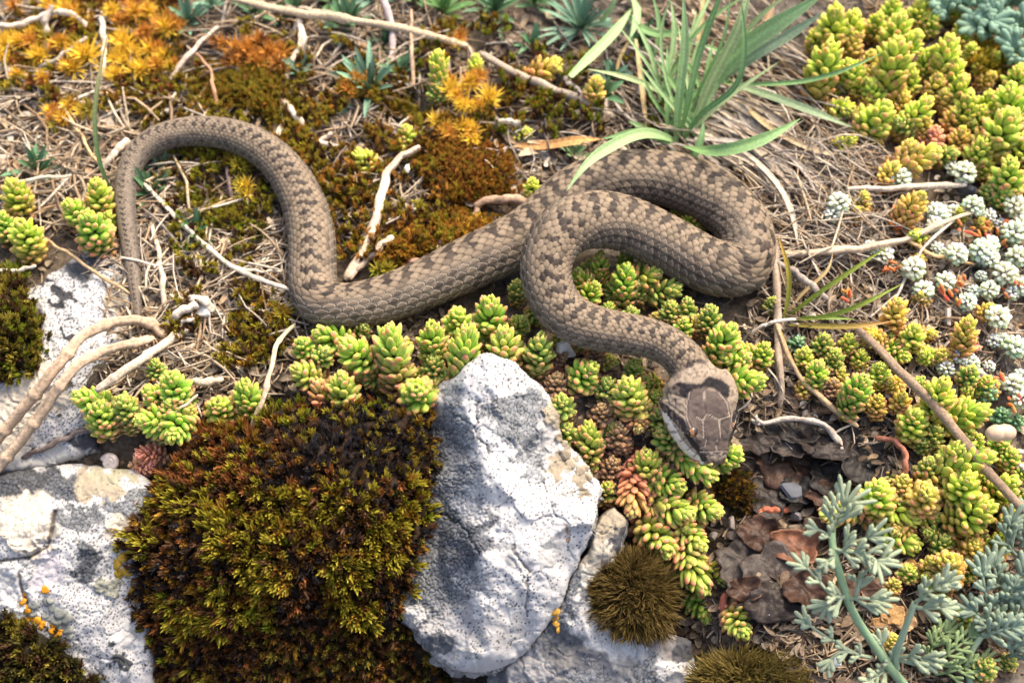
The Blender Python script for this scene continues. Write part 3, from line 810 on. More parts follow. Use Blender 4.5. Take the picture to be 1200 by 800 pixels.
# lobed lichens standing on the rocks
def lichen_discs(name, label, spots, c, r0, host):
    first = on_rock(*spots[0][:2])
    t = empty(name, first, label, "lichen")
    for (px, py, rp) in spots:
        P = on_rock(px, py); r = rp * pxm(P)
        n = 9; a = np.linspace(0, 2 * math.pi, n, endpoint=False) + random.random()
        rr = r * (0.8 + 0.4 * RNG.random(n))
        nn = nrm(TOC + 0.25 * RNG.standard_normal(3)); u = nrm(np.cross(nn, [0.3, 0.9, 0.1])); v = np.cross(nn, u)
        rim = P + rr[:, None] * (np.cos(a)[:, None] * u + np.sin(a)[:, None] * v)
        V = np.concatenate([rim - nn * r * .4, rim + nn * r * 0.15, P + 0.5 * (rim - P) + nn * r * 0.28, (P + nn * r * .2)[None]]) - first
        k = np.arange(n); k2 = (k + 1) % n
        F = [[a_, b_, b_ + n, a_ + n] for a_, b_ in zip(k, k2)] + [[a_ + n, b_ + n, b_ + 2 * n, a_ + 2 * n] for a_, b_ in zip(k, k2)] + [[a_ + 2 * n, b_ + 2 * n, 3 * n] for a_, b_ in zip(k, k2)]
        cc = np.array(c) * (0.75 + 0.5 * random.random())
        C_ = np.repeat(cc[None], len(V), 0); C_[2 * n:] *= 0.85
        obj("lobe", mesh_data("lobe", V, F, C_, M_LICHEN_CRUST), t)
M_LICHEN_CRUST = vmat("lichen_crust", 0.85, 0.15, 0.2, 2500, 0.5, 3000)
DG = None
ROCKS = [midrock, ledge, slab, leftrock]
def on_rock(px, py):
    dg = bpy.context.evaluated_depsgraph_get()
    d = ray(np.array(float(px)), np.array(float(py))); d = d / np.linalg.norm(d)
    best = None
    for r in ROCKS:
        o = Vector(CAM) - r.location
        ok, loc, nn, _ = r.ray_cast(o, Vector(d))
        if ok:
            L_ = (loc - o).length
            if best is None or L_ < best[0]: best = (L_, loc + r.location)
    return np.array(best[1]) if best else on_ground(np.array(float(px)), np.array(float(py)), 0.0)
bpy.context.view_layer.update()
lichen_discs("orange_lichen", "orange lichen dots beside the grey lichen scales on the lower left rock", [(26, 704, 5), (31, 714, 5.5), (33, 724, 4), (43, 727, 6), (50, 731, 4.5), (53, 691, 5), (60, 738, 5), (67, 741, 6.5), (63, 732, 4), (72, 736, 4), (47, 735, 4), (28, 695, 3.5)], (0.62, 0.27, 0.02), 5, leftrock)
lichen_discs("grey_lichen", "overlapping greenish grey lichen scales on the lower left rock", [(57, 705, 6), (63, 712, 7), (70, 718, 8), (77, 724, 8), (72, 732, 7), (66, 726, 7), (78, 736, 7), (53, 720, 5), (80, 744, 6), (60, 702, 5), (40, 708, 6), (38, 718, 5)], (0.24, 0.245, 0.21), 5, leftrock)
lichen_discs("orange_lichen", "small orange lichen streak on the grey ledge below the pointed rock", [(649, 716, 5), (650, 723, 5.5), (653, 730, 5), (655, 737, 5), (652, 716, 4)], (0.50, 0.27, 0.05), 5, ledge)
lichen_discs("tan_lichen", "tan lichen scales along the edge of the pointed rock", [(658, 498, 6), (663, 508, 6), (661, 520, 5), (664, 533, 6), (669, 543, 6), (680, 552, 6), (688, 560, 6), (686, 549, 5)], (0.30, 0.25, 0.18), 5, midrock)
lichen_discs("orange_lichen", "yellow-orange lichen tufts on rock beside the big moss cushion", [(135, 660, 7), (144, 652, 6), (150, 668, 7), (140, 672, 6), (153, 690, 5), (158, 702, 4), (165, 682, 5)], (0.45, 0.28, 0.04), 5, leftrock)

# ------------------------------------------------------------------ stonecrop: fleshy leaves in tight spirals
def leaf_mesh(name, wid, thick, prof, seg=7, curve=0.12):
    """fleshy leaf along +Z, length 1"""
    V = []; tip = []
    for (t, r) in prof:
        for k in range(seg):
            a = 2 * math.pi * k / seg
            x = math.cos(a) * r * wid / 2; y = math.sin(a) * r * thick / 2
            V.append((x, y - curve * t * t, t)); tip.append(t)
    V.append((0, -curve, 1.0)); tip.append(1.0)
    F = []
    for i in range(len(prof) - 1):
        for k in range(seg):
            k2 = (k + 1) % seg
            F.append([i * seg + k, i * seg + k2, (i + 1) * seg + k2, (i + 1) * seg + k])
    b = (len(prof) - 1) * seg
    for k in range(seg): F.append([b + k, b + (k + 1) % seg, len(V) - 1])
    return mesh_data(name, V, F, None, None, True, {"tip": tip})
SED = [leaf_mesh("leaf", 0.58, 0.40, [(0, .55), (.30, .95), (.62, .97), (.88, .60)], 7, -0.06),
       leaf_mesh("leaf", 0.54, 0.38, [(0, .55), (.33, 1.0), (.64, .90), (.89, .52)], 7, -0.10),
       leaf_mesh("leaf", 0.82, 0.54, [(0, .5), (.26, .86), (.62, 1.03), (.89, .72)], 7, 0.0)]
for m_ in SED: m_.materials.append(M_SEDUM)
def stem_mesh(c):
    mb = MB()
    add_tube(mb, np.array([[0, 0, -0.9], [0, 0, 0.0], [0, 0, 0.5], [0, 0, 1.0]]), [0.09, 0.10, 0.10, 0.03], 7, c)
    return mb.data("shoot", M_HERB)
STEMS = {k: stem_mesh(c) for k, c in dict(g=(0.16, 0.10, 0.045), r=(0.22, 0.075, 0.05), w=(0.30, 0.28, 0.2)).items()}

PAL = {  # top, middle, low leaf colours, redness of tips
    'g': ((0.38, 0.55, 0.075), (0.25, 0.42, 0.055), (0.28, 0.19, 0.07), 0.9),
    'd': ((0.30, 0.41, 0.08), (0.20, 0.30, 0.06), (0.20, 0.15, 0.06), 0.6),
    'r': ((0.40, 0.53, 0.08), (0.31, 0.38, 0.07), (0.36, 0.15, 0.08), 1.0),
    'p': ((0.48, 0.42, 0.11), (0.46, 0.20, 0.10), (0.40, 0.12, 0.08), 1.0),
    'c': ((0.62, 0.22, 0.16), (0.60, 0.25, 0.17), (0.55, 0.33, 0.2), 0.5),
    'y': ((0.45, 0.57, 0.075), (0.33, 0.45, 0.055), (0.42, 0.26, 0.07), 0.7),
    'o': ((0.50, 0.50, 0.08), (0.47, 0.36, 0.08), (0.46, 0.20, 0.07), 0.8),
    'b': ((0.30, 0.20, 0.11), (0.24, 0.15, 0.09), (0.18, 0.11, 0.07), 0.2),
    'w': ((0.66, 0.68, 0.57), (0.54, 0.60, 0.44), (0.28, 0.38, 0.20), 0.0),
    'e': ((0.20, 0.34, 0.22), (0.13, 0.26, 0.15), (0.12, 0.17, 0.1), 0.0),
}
def shoot_axis(dx, dy, tilt):
    n = math.hypot(dx, dy) or 1
    a = math.radians(tilt)
    return nrm(math.cos(a) * (dx / n * RGT - dy / n * UPV) + math.sin(a) * TOC)

def place_tip(px, py, ax, length, sink=0.001):
    """slide the tip along its sight line until the foot stands in the soil"""
    d = ray(np.array(float(px)), np.array(float(py)))
    lo, hi = 0.25, 0.9
    for _ in range(40):
        m = 0.5 * (lo + hi); b = CAM + d * m - ax * length
        if b[2] > float(ground(b[0], b[1])) - sink: lo = m
        else: hi = m
    return CAM + d * lo

def add_shoot(root, px, py, wpx, kind='g', ratio=1.7, d=(0, -1), tilt=45, foot=None, nl=None, partname="shoot"):
    wpx *= 1.05 if kind != 'w' else 1.25
    ratio *= 0.9
    ax = shoot_axis(d[0], d[1], tilt)
    Wm = wpx * 0.00031
    L = ratio * Wm
    tip = place_tip(px, py, ax, L + Wm * (foot if foot is not None else 0.25))
    Wm = wpx * pxm(tip); L = ratio * Wm
    base = tip - ax * (L * 0.92)
    z = Vector(ax); x = z.orthogonal().normalized(); y = z.cross(x)
    R = Matrix((x, y, z)).transposed().to_4x4()
    rot = Matrix.Rotation(random.uniform(0, 6.28), 4, 'Z')
    Mw = Matrix.Translation(base) @ R @ rot
    sh = obj(partname, STEMS['w' if kind in 'we' else ('r' if kind in 'rpc' else 'g')], root)
    sh.matrix_basis = Matrix.Translation(-root.location) @ Mw @ Matrix.Diagonal((Wm, Wm, L, 1))
    inv = Matrix.Diagonal((1 / Wm, 1 / Wm, 1 / L, 1))
    top, mid, low, red = PAL[kind]
    n = int((nl or (38 + 22 * min(ratio, 3.0))))
    ph = random.uniform(0, 6.28)
    shape = random.choice(SED[:2])
    br = random.uniform(0.86, 1.12); hue = random.uniform(-0.03, 0.03)
    for i in range(n):
        s = (i + 0.5) / n
        t = 1 - (1 - s) ** 1.05
        cap = max(0.0, 1 - (1 - t) * ratio / 0.46)          # 1 at the apex, 0 below the dome
        al = math.radians(64 - 50 * cap ** 1.0 + random.uniform(-12, 12))
        ln = Wm * ((0.43 - 0.15 * cap) if kind not in 'w' else (0.46 - 0.10 * cap)) * random.uniform(0.86, 1.14)
        if kind != 'w' and t < 0.4: ln *= 0.80 + 0.5 * t
        r0 = Wm * (0.12 - 0.09 * cap)
        if kind == 'w': al = math.radians(108 * (1 - s) ** .55 + random.uniform(-7, 7)); r0 = Wm * 0.22 * math.sin(al); ln = Wm * random.uniform(.20, .25)
        if kind in 'rpc' and t < 0.45: al += math.radians(8)
        phi = ph + i * 2.39996 + random.uniform(-0.12, 0.12)
        zc = L * t * 0.93 - (0.12 * Wm if cap > 0.3 else 0.2 * Wm) if kind != 'w' else L * 0.70 + Wm * .22 * math.cos(al)
        out = Vector((math.cos(phi), math.sin(phi), 0))
        dirv = (out * math.sin(al) + Vector((0, 0, 1)) * math.cos(al)).normalized()
        xx = Vector((-math.sin(phi), math.cos(phi), 0)); yy = dirv.cross(xx).normalized()
        RR = Matrix((xx, -yy, dirv)).transposed()
        if RR.determinant() < 0: RR = Matrix((xx, yy, dirv)).transposed()
        lm = Matrix.Translation(out * r0 + Vector((0, 0, zc))) @ RR.to_4x4() @ Matrix.Diagonal((ln * random.uniform(.9, 1.15), ln, ln, 1))
        lf = obj("leaf", SED[2] if kind == 'w' else random.choice((shape, shape, SED[0], SED[1])), sh)
        lf.matrix_basis = inv @ lm
        u = t
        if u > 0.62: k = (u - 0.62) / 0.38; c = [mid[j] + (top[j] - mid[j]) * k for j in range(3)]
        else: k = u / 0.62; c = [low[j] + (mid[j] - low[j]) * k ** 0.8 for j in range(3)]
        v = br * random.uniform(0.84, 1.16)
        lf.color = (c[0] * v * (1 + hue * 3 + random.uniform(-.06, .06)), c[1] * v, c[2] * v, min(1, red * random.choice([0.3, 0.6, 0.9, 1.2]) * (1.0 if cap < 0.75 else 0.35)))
    return tip, base

def clump(label, shoots, cat="stonecrop", group="stonecrop clumps", name="stonecrop_clump", part="shoot"):
    s0 = shoots[0]
    P = on_ground(np.array(float(s0[0])), np.array(float(s0[1]) + 18), 0.0)
    P[2] = float(ground(P[0], P[1]))
    t = empty(name if len(shoots) > 1 else "stonecrop", P, label, cat, group)
    for s_ in shoots:
        add_shoot(t, *s_, partname=part)
    return t

U, UL, UR, Lf, Rt, Dn, DR, DL = (0, -1), (-.6, -1), (.6, -1), (-1, -.1), (1, -.1), (0, 1), (1, 1), (-1, 1)
CL = [
 # (label, [(px, py, width, kind, length ratio, direction, tilt)])
 ("pale yellow-green stonecrop cut by the left edge above the white slab", [(14, 214, 38, 'y', 1.5, U, 45), (24, 262, 44, 'y', 1.3, U, 50), (0, 252, 34, 'g', 1.3, U, 50), (38, 285, 24, 'o', 1.2, U, 50)]),
 ("pale green stonecrop with four heads at the foot of the single upright grass blade", [(112, 214, 36, 'y', 1.7, U, 40), (80, 238, 36, 'g', 1.3, UL, 45), (104, 254, 48, 'g', 1.3, U, 55), (127, 252, 28, 'y', 1.3, UR, 50)]),
 ("stonecrop trio under the tips of the bent pale stalks, left of the moss", [(90, 462, 38, 'g', 1.6, (-.9, -.5), 35), (115, 474, 42, 'g', 1.4, U, 50), (143, 467, 38, 'd', 1.4, U, 50)]),
 ("bushy bright stonecrop between the bent pale stalks and the moss cushion", [(174, 456, 36, 'g', 1.4, UL, 45), (201, 440, 44, 'g', 1.5, U, 45), (198, 472, 36, 'g', 1.3, U, 60), (164, 492, 42, 'g', 1.4, Lf, 50), (201, 512, 46, 'g', 1.4, (0, .5), 65), (222, 478, 30, 'o', 1.6, UR, 40)]),
 ("small round green stonecrop head on a brown stem above the rusty moss", [(255, 471, 40, 'g', 1.0, U, 60)]),
 ("upright green stonecrop touched by the thin diagonal straw, above the moss cushion", [(288, 450, 38, 'g', 1.7, U, 38), (303, 470, 26, 'd', 1.2, UR, 45), (277, 502, 22, 'd', 1.2, U, 45)]),
 ("small coral red stonecrop beside the tiny snail at the left rock", [(160, 533, 30, 'c', 1.2, Lf, 45), (178, 546, 26, 'c', 1.3, Rt, 40)]),
 ("stonecrop under the snake's sharp bend with its bright head turned to the left", [(372, 390, 44, 'g', 1.5, (-1, -.45), 35), (404, 402, 46, 'g', 1.7, (-.5, -.6), 45), (430, 418, 28, 'o', 1.8, UR, 25)]),
 ("leaning stonecrop with a green head and long red leafy stem at the moss's upper edge", [(346, 432, 38, 'r', 1.4, (-.8, -.6), 45), (372, 448, 36, 'p', 1.7, (-.2, -1), 30)]),
 ("stonecrop with red lower leaves standing in the moss edge, right of the leaning one", [(400, 441, 42, 'r', 1.7, U, 38)]),
 ("tall stonecrop with a thick red-tipped column and a small side head, below the snake", [(456, 386, 48, 'r', 2.0, (-.1, -1), 32), (478, 405, 34, 'g', 1.3, (1, -.4), 45)]),
 ("stonecrop touching the scaly flank, between the tall red column and the small head", [(506, 382, 38, 'g', 1.8, U, 38)]),
 ("small flat-topped stonecrop head against the snake's belly, left of the tallest cone", [(536, 366, 38, 'g', 1.2, U, 50)]),
 ("long green cone of stonecrop right above the pointed rock", [(548, 386, 44, 'g', 2.2, (.15, -1), 30)]),
 ("stonecrop rosette facing upward at the left foot of the pointed rock", [(488, 454, 50, 'g', 1.1, (0, -1), 65), (512, 446, 26, 'r', 1.3, UR, 40)]),
 ("large bright stonecrop head touching the snake where its front loop begins", [(574, 353, 46, 'g', 1.6, U, 40)]),
 ("pink-tipped stonecrop cone directly behind the peak of the pointed rock", [(591, 388, 46, 'r', 1.6, U, 38)]),
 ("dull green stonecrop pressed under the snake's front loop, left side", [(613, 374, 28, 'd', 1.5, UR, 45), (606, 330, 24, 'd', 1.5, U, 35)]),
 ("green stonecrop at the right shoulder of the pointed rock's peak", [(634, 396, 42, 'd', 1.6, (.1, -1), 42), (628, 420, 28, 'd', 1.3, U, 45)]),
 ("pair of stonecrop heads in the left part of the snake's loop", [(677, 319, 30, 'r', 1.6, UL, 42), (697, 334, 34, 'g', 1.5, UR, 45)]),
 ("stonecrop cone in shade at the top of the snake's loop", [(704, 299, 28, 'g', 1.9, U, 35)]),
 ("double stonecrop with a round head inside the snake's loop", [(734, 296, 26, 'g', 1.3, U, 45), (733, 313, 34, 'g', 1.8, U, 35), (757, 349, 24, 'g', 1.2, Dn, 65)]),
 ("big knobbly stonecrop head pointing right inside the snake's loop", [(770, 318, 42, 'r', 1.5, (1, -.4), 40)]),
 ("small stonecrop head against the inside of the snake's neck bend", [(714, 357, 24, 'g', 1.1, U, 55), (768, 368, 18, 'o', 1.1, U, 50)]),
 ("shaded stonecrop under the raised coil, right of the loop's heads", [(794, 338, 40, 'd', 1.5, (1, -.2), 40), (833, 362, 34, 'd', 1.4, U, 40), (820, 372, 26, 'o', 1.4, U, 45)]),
 ("small stonecrop head just above the bend of the neck", [(802, 376, 26, 'g', 1.3, U, 50)]),
 ("yellow-green stonecrop squeezed between the two coils", [(813, 247, 26, 'y', 1.3, U, 45), (794, 242, 18, 'y', 1.2, U, 45), (823, 262, 18, 'y', 1.1, U, 50)]),
 ("stonecrop cone right of the neck under the fat coil", [(858, 384, 42, 'g', 1.7, (.4, -.8), 40)]),
 ("pair of bright stonecrop heads to the right of the neck, above the head", [(850, 418, 42, 'g', 1.4, Lf, 45), (875, 418, 36, 'g', 1.5, Rt, 45)]),
 ("smooth green stonecrop head pointing right beside the snake's temple", [(892, 446, 40, 'g', 1.7, Rt, 40), (872, 436, 22, 'o', 1.2, U, 45)]),
 ("small stonecrop head by the dead upright stem right of the coil", [(896, 405, 30, 'g', 1.4, U, 45), (906, 350, 22, 'd', 1.2, U, 45)]),
 ("stonecrop in the shade below the neck, with a bright side bud", [(694, 430, 42, 'g', 1.2, (.5, -.6), 50), (676, 440, 24, 'g', 1.1, UL, 55)]),
 ("dark green rosette of stonecrop beside the pointed rock's right shoulder", [(658, 468, 38, 'd', 1.1, U, 55)]),
 ("large stonecrop with red-tipped collar left of the snake's head", [(736, 448, 46, 'r', 1.5, (-.2, -1), 45), (772, 482, 30, 'd', 1.3, U, 45), (716, 466, 26, 'r', 1.4, UL, 40)]),
 ("dry brown stonecrop head left of the snake's jaw", [(706, 476, 30, 'b', 1.1, U, 50), (725, 500, 34, 'b', 1.3, U, 45), (733, 516, 24, 'b', 1.0, U, 60)]),
 ("stonecrop with pointed head and side bud by the right edge of the pointed rock", [(689, 500, 40, 'r', 1.8, (-.1, -1), 36), (707, 520, 24, 'r', 1.2, Rt, 45)]),
 ("stonecrop half hidden below the snake's eye", [(776, 503, 38, 'd', 1.5, UL, 42)]),
 ("stonecrop with a pale head on a dull red body under the snake's jaw", [(758, 532, 40, 'r', 1.9, (-.1, -1), 40), (790, 545, 32, 'b', 1.6, UR, 35)]),
 ("red stonecrop bending down against the right side of the white rock", [(740, 600, 40, 'p', 1.9, (-.15, 1), 35)]),
 ("stonecrop pointing down to the right just below the snake's snout", [(834, 560, 38, 'g', 2.2, (1, .8), 30), (866, 529, 34, 'g', 1.4, (.8, -.6), 45), (815, 545, 30, 'g', 1.4, DR, 40)]),
 ("stonecrop head turned right, a little below the snout", [(798, 570, 44, 'g', 1.4, (1, .2), 45)]),
 ("stonecrop pair side by side facing right above the round red-tipped head", [(808, 602, 44, 'r', 1.8, (1, .25), 40), (842, 601, 38, 'r', 1.5, (1, .3), 45), (776, 598, 34, 'p', 1.5, (.8, .4), 40)]),
 ("round red-tipped stonecrop head above the small brown moss tuft", [(782, 645, 52, 'r', 1.2, (.5, .6), 55)]),
 ("green stonecrop head touching the right of the round red-tipped one", [(822, 640, 44, 'r', 1.3, (.7, .6), 50)]),
 ("long thick stonecrop hanging downward beside the small brown moss tuft", [(824, 690, 48, 'r', 2.0, (.5, 1), 35), (828, 724, 38, 'g', 1.3, (.5, 1), 45), (852, 679, 38, 'r', 1.3, (1, .2), 50)]),
 ("lone stonecrop head on a red stem at the bottom, left of the felted plant", [(873, 743, 42, 'r', 1.1, (.3, .6), 60)]),
 ("small stonecrop heads in the leaf sprout shade right of the coil", [(960, 426, 30, 'g', 1.7, U, 40), (967, 394, 28, 'd', 1.3, U, 45), (996, 394, 26, 'y', 1.3, U, 45)]),
 ("knobbly stonecrop with a small lower bud beside the thin tan straw", [(1012, 444, 38, 'g', 1.8, (.3, -1), 42), (996, 474, 26, 'y', 1.1, Dn, 60)]),
 ("stonecrop half covered by the thick brown twig's upper part", [(1034, 428, 28, 'y', 1.5, U, 45), (1058, 464, 28, 'o', 1.2, U, 50), (977, 446, 26, 'b', 1.4, U, 40)]),
 ("orange-green stonecrop above the fork of the small grass sprout", [(1053, 353, 34, 'o', 1.5, U, 42)]),
 ("orange-based stonecrop pair between grass sprout and white rosettes", [(1073, 384, 34, 'y', 1.3, U, 45), (1095, 392, 26, 'o', 1.2, Rt, 50)]),
 ("single tall stonecrop on a coral red foot among white rosettes", [(1136, 376, 34, 'o', 1.9, U, 40), (1128, 408, 30, 'c', 1.0, (-.4, .4), 50), (1146, 410, 26, 'c', 1.0, (.6, .4), 50)]),
 ("tall stonecrop cone on the right side of the thick brown twig", [(1107, 448, 42, 'y', 1.9, (.1, -1), 38), (1080, 444, 22, 'g', 1.1, U, 50)]),
 ("stonecrop leaning right below the white rosettes, left of the tan seed", [(1154, 480, 42, 'y', 1.9, (1, -.45), 35)]),
 ("stonecrop on the lower side of the thick brown twig's middle", [(1074, 484, 40, 'y', 1.3, U, 50), (1056, 498, 26, 'o', 1.2, Lf, 45)]),
 ("large many-headed stonecrop right under the tan seed", [(1160, 534, 48, 'y', 2.0, (.9, -.5), 40), (1124, 524, 46, 'y', 1.4, (-.2, -1), 50), (1136, 560, 46, 'y', 1.6, (0, -1), 55), (1147, 512, 24, 'g', 1.2, U, 50), (1100, 535, 26, 'y', 1.2, Lf, 50)]),
 ("stonecrop head with frilly pinkish top left of the big many-headed one", [(1086, 576, 44, 'o', 1.2, (-.2, -.6), 60), (1110, 560, 30, 'y', 1.2, UR, 50), (1110, 578, 26, 'y', 1.2, Rt, 50)]),
 ("short stonecrop head left of the bent red stem's foot", [(1030, 570, 46, 'y', 1.2, (-.2, -1), 50)]),
 ("stonecrop pointing down right above the felted plant's upper leaf", [(1072, 608, 44, 'y', 1.4, (.9, .4), 45)]),
 ("stonecrop on an orange base behind the felted plant's right leaf", [(1072, 640, 46, 'y', 1.6, (.7, .4), 40), (1048, 622, 30, 'o', 1.3, Lf, 40)]),
 ("wide stonecrop under the lower end of the thick brown twig", [(1160, 592, 52, 'y', 1.4, (.6, -.6), 50), (1188, 562, 38, 'y', 1.4, UR, 45), (1130, 604, 40, 'g', 1.3, (0, .4), 55)]),
 ("pair of roundish stonecrop heads above the blurred grey-green plant at right", [(1143, 636, 36, 'o', 1.2, U, 55), (1174, 630, 32, 'y', 1.2, U, 50), (1112, 632, 24, 'y', 1.1, U, 50)]),
 ("short orange-tipped stonecrop above the felted plant's right branch", [(1112, 655, 46, 'o', 1.3, (-.3, -.8), 50)]),
 ("ridged stonecrop lying sideways behind the felted plant's top", [(966, 603, 40, 'r', 1.7, (-1, .1), 25)]),
 ("tiny stonecrop buds showing between the branches of the felted plant", [(1047, 746, 26, 'o', 1.1, U, 55), (1050, 682, 22, 'o', 1.1, U, 55), (1110, 702, 24, 'o', 1.1, U, 50)]),
 ("green stonecrop under the blurred grey-green plant at the lower right corner", [(1157, 776, 34, 'd', 1.2, U, 50), (1185, 770, 24, 'd', 1.2, U, 50), (1132, 715, 26, 'd', 1.2, U, 50)]),
 # upper right carpet
 ("two-columned pale stonecrop nearest to the long grass leaves at the top", [(980, 12, 46, 'y', 1.4, U, 45), (973, 54, 46, 'y', 1.7, (.1, -1), 40), (1002, 16, 34, 'y', 1.6, U, 42), (996, 74, 36, 'y', 1.5, UL, 40)]),
 ("tall pale stonecrop column right of the two-columned one at the top", [(1056, 20, 42, 'y', 1.5, U, 42), (1052, 50, 46, 'y', 1.9, U, 38), (1076, 40, 32, 'y', 1.7, UR, 40), (1030, 18, 28, 'y', 1.4, U, 45)]),
 ("small stonecrop heads along the top edge right of centre", [(1048, 0, 30, 'y', 1.3, U, 45), (1078, 4, 30, 'y', 1.3, U, 45), (1163, 2, 28, 'y', 1.3, U, 45)]),
 ("low stonecrop with a broad rounded head beside the long pale grass blades", [(1040, 124, 48, 'y', 1.3, (.5, -.7), 45), (1020, 96, 32, 'y', 1.5, UL, 42), (1013, 144, 26, 'g', 1.4, Dn, 50), (1022, 62, 26, 'o', 1.4, U, 40)]),
 ("stonecrop row in the middle of the upper right carpet", [(1113, 46, 40, 'y', 1.8, U, 40), (1130, 28, 28, 'y', 1.4, U, 42), (1120, 72, 36, 'y', 1.6, U, 40), (1070, 84, 28, 'y', 1.4, U, 45)]),
 ("stonecrop below the bright yellow moss patch in the upper right carpet", [(1128, 92, 34, 'y', 1.6, U, 42), (1137, 114, 38, 'y', 1.5, U, 45), (1152, 128, 34, 'y', 1.4, U, 45), (1108, 108, 30, 'o', 1.4, UL, 40)]),
 ("leaning stonecrop with an orange base left in the upper right carpet", [(1088, 118, 36, 'y', 1.8, (.7, -1), 38), (1068, 168, 32, 'o', 1.4, U, 48), (1096, 153, 32, 'c', 1.0, U, 55)]),
 ("broad stonecrop heads at the right edge of the upper carpet", [(1184, 104, 46, 'y', 1.6, (-.3, -1), 42), (1186, 134, 52, 'y', 1.4, (.3, -.8), 45), (1202, 160, 38, 'y', 1.4, U, 45)]),
 ("orange-based stonecrop pointing right above the white rosettes", [(1098, 178, 40, 'o', 1.8, (1, -.4), 35), (1050, 192, 30, 'o', 1.4, (.4, -1), 40), (1128, 152, 28, 'o', 1.3, U, 45)]),
 ("darker stonecrop stems at the lower right end of the upper carpet", [(1153, 164, 36, 'y', 1.4, U, 48), (1184, 190, 42, 'y', 1.5, (-.2, -1), 42), (1157, 186, 28, 'y', 1.2, U, 50), (1180, 218, 30, 'g', 1.3, U, 45), (1164, 214, 26, 'd', 1.3, U, 45)]),
 ("stonecrop with an orange foot between the straw and white rosettes", [(1080, 229, 36, 'o', 1.6, (.6, -1), 40)]),
 ("small stonecrop head at the end of the dead grass fan", [(1013, 228, 24, 'o', 1.3, U, 45), (1005, 245, 22, 'o', 1.1, U, 45)]),
 # top centre
 ("tall slender pale stonecrop column at the top centre", [(514, 64, 28, 'y', 2.4, U, 25), (512, 98, 26, 'd', 1.2, U, 45)]),
 ("short stonecrop column right of the tall slender one", [(557, 66, 20, 'y', 2.0, U, 25)]),
 ("yellow and orange stonecrop lying sideways under the long straw", [(654, 76, 36, 'o', 1.5, (1, -.3), 30)]),
 ("small orange-green stonecrop left of the grass tuft's dead blade", [(700, 92, 30, 'o', 1.5, (.2, -1), 35)]),
 ("small stonecrop above the pale forked twig", [(475, 149, 26, 'y', 1.2, U, 45), (472, 173, 18, 'y', 1.1, U, 50)]),
 ("stonecrop head lying left of the pale forked twig", [(418, 180, 34, 'y', 1.3, (-.8, -.7), 35)]),
 ("lone stonecrop head at the right edge of the rusty moss mat", [(624, 211, 24, 'y', 1.4, U, 40)]),
 ("small pale stonecrop head above the rusty moss mat", [(620, 155, 24, 'y', 1.1, (1, -.2), 40)]),
]
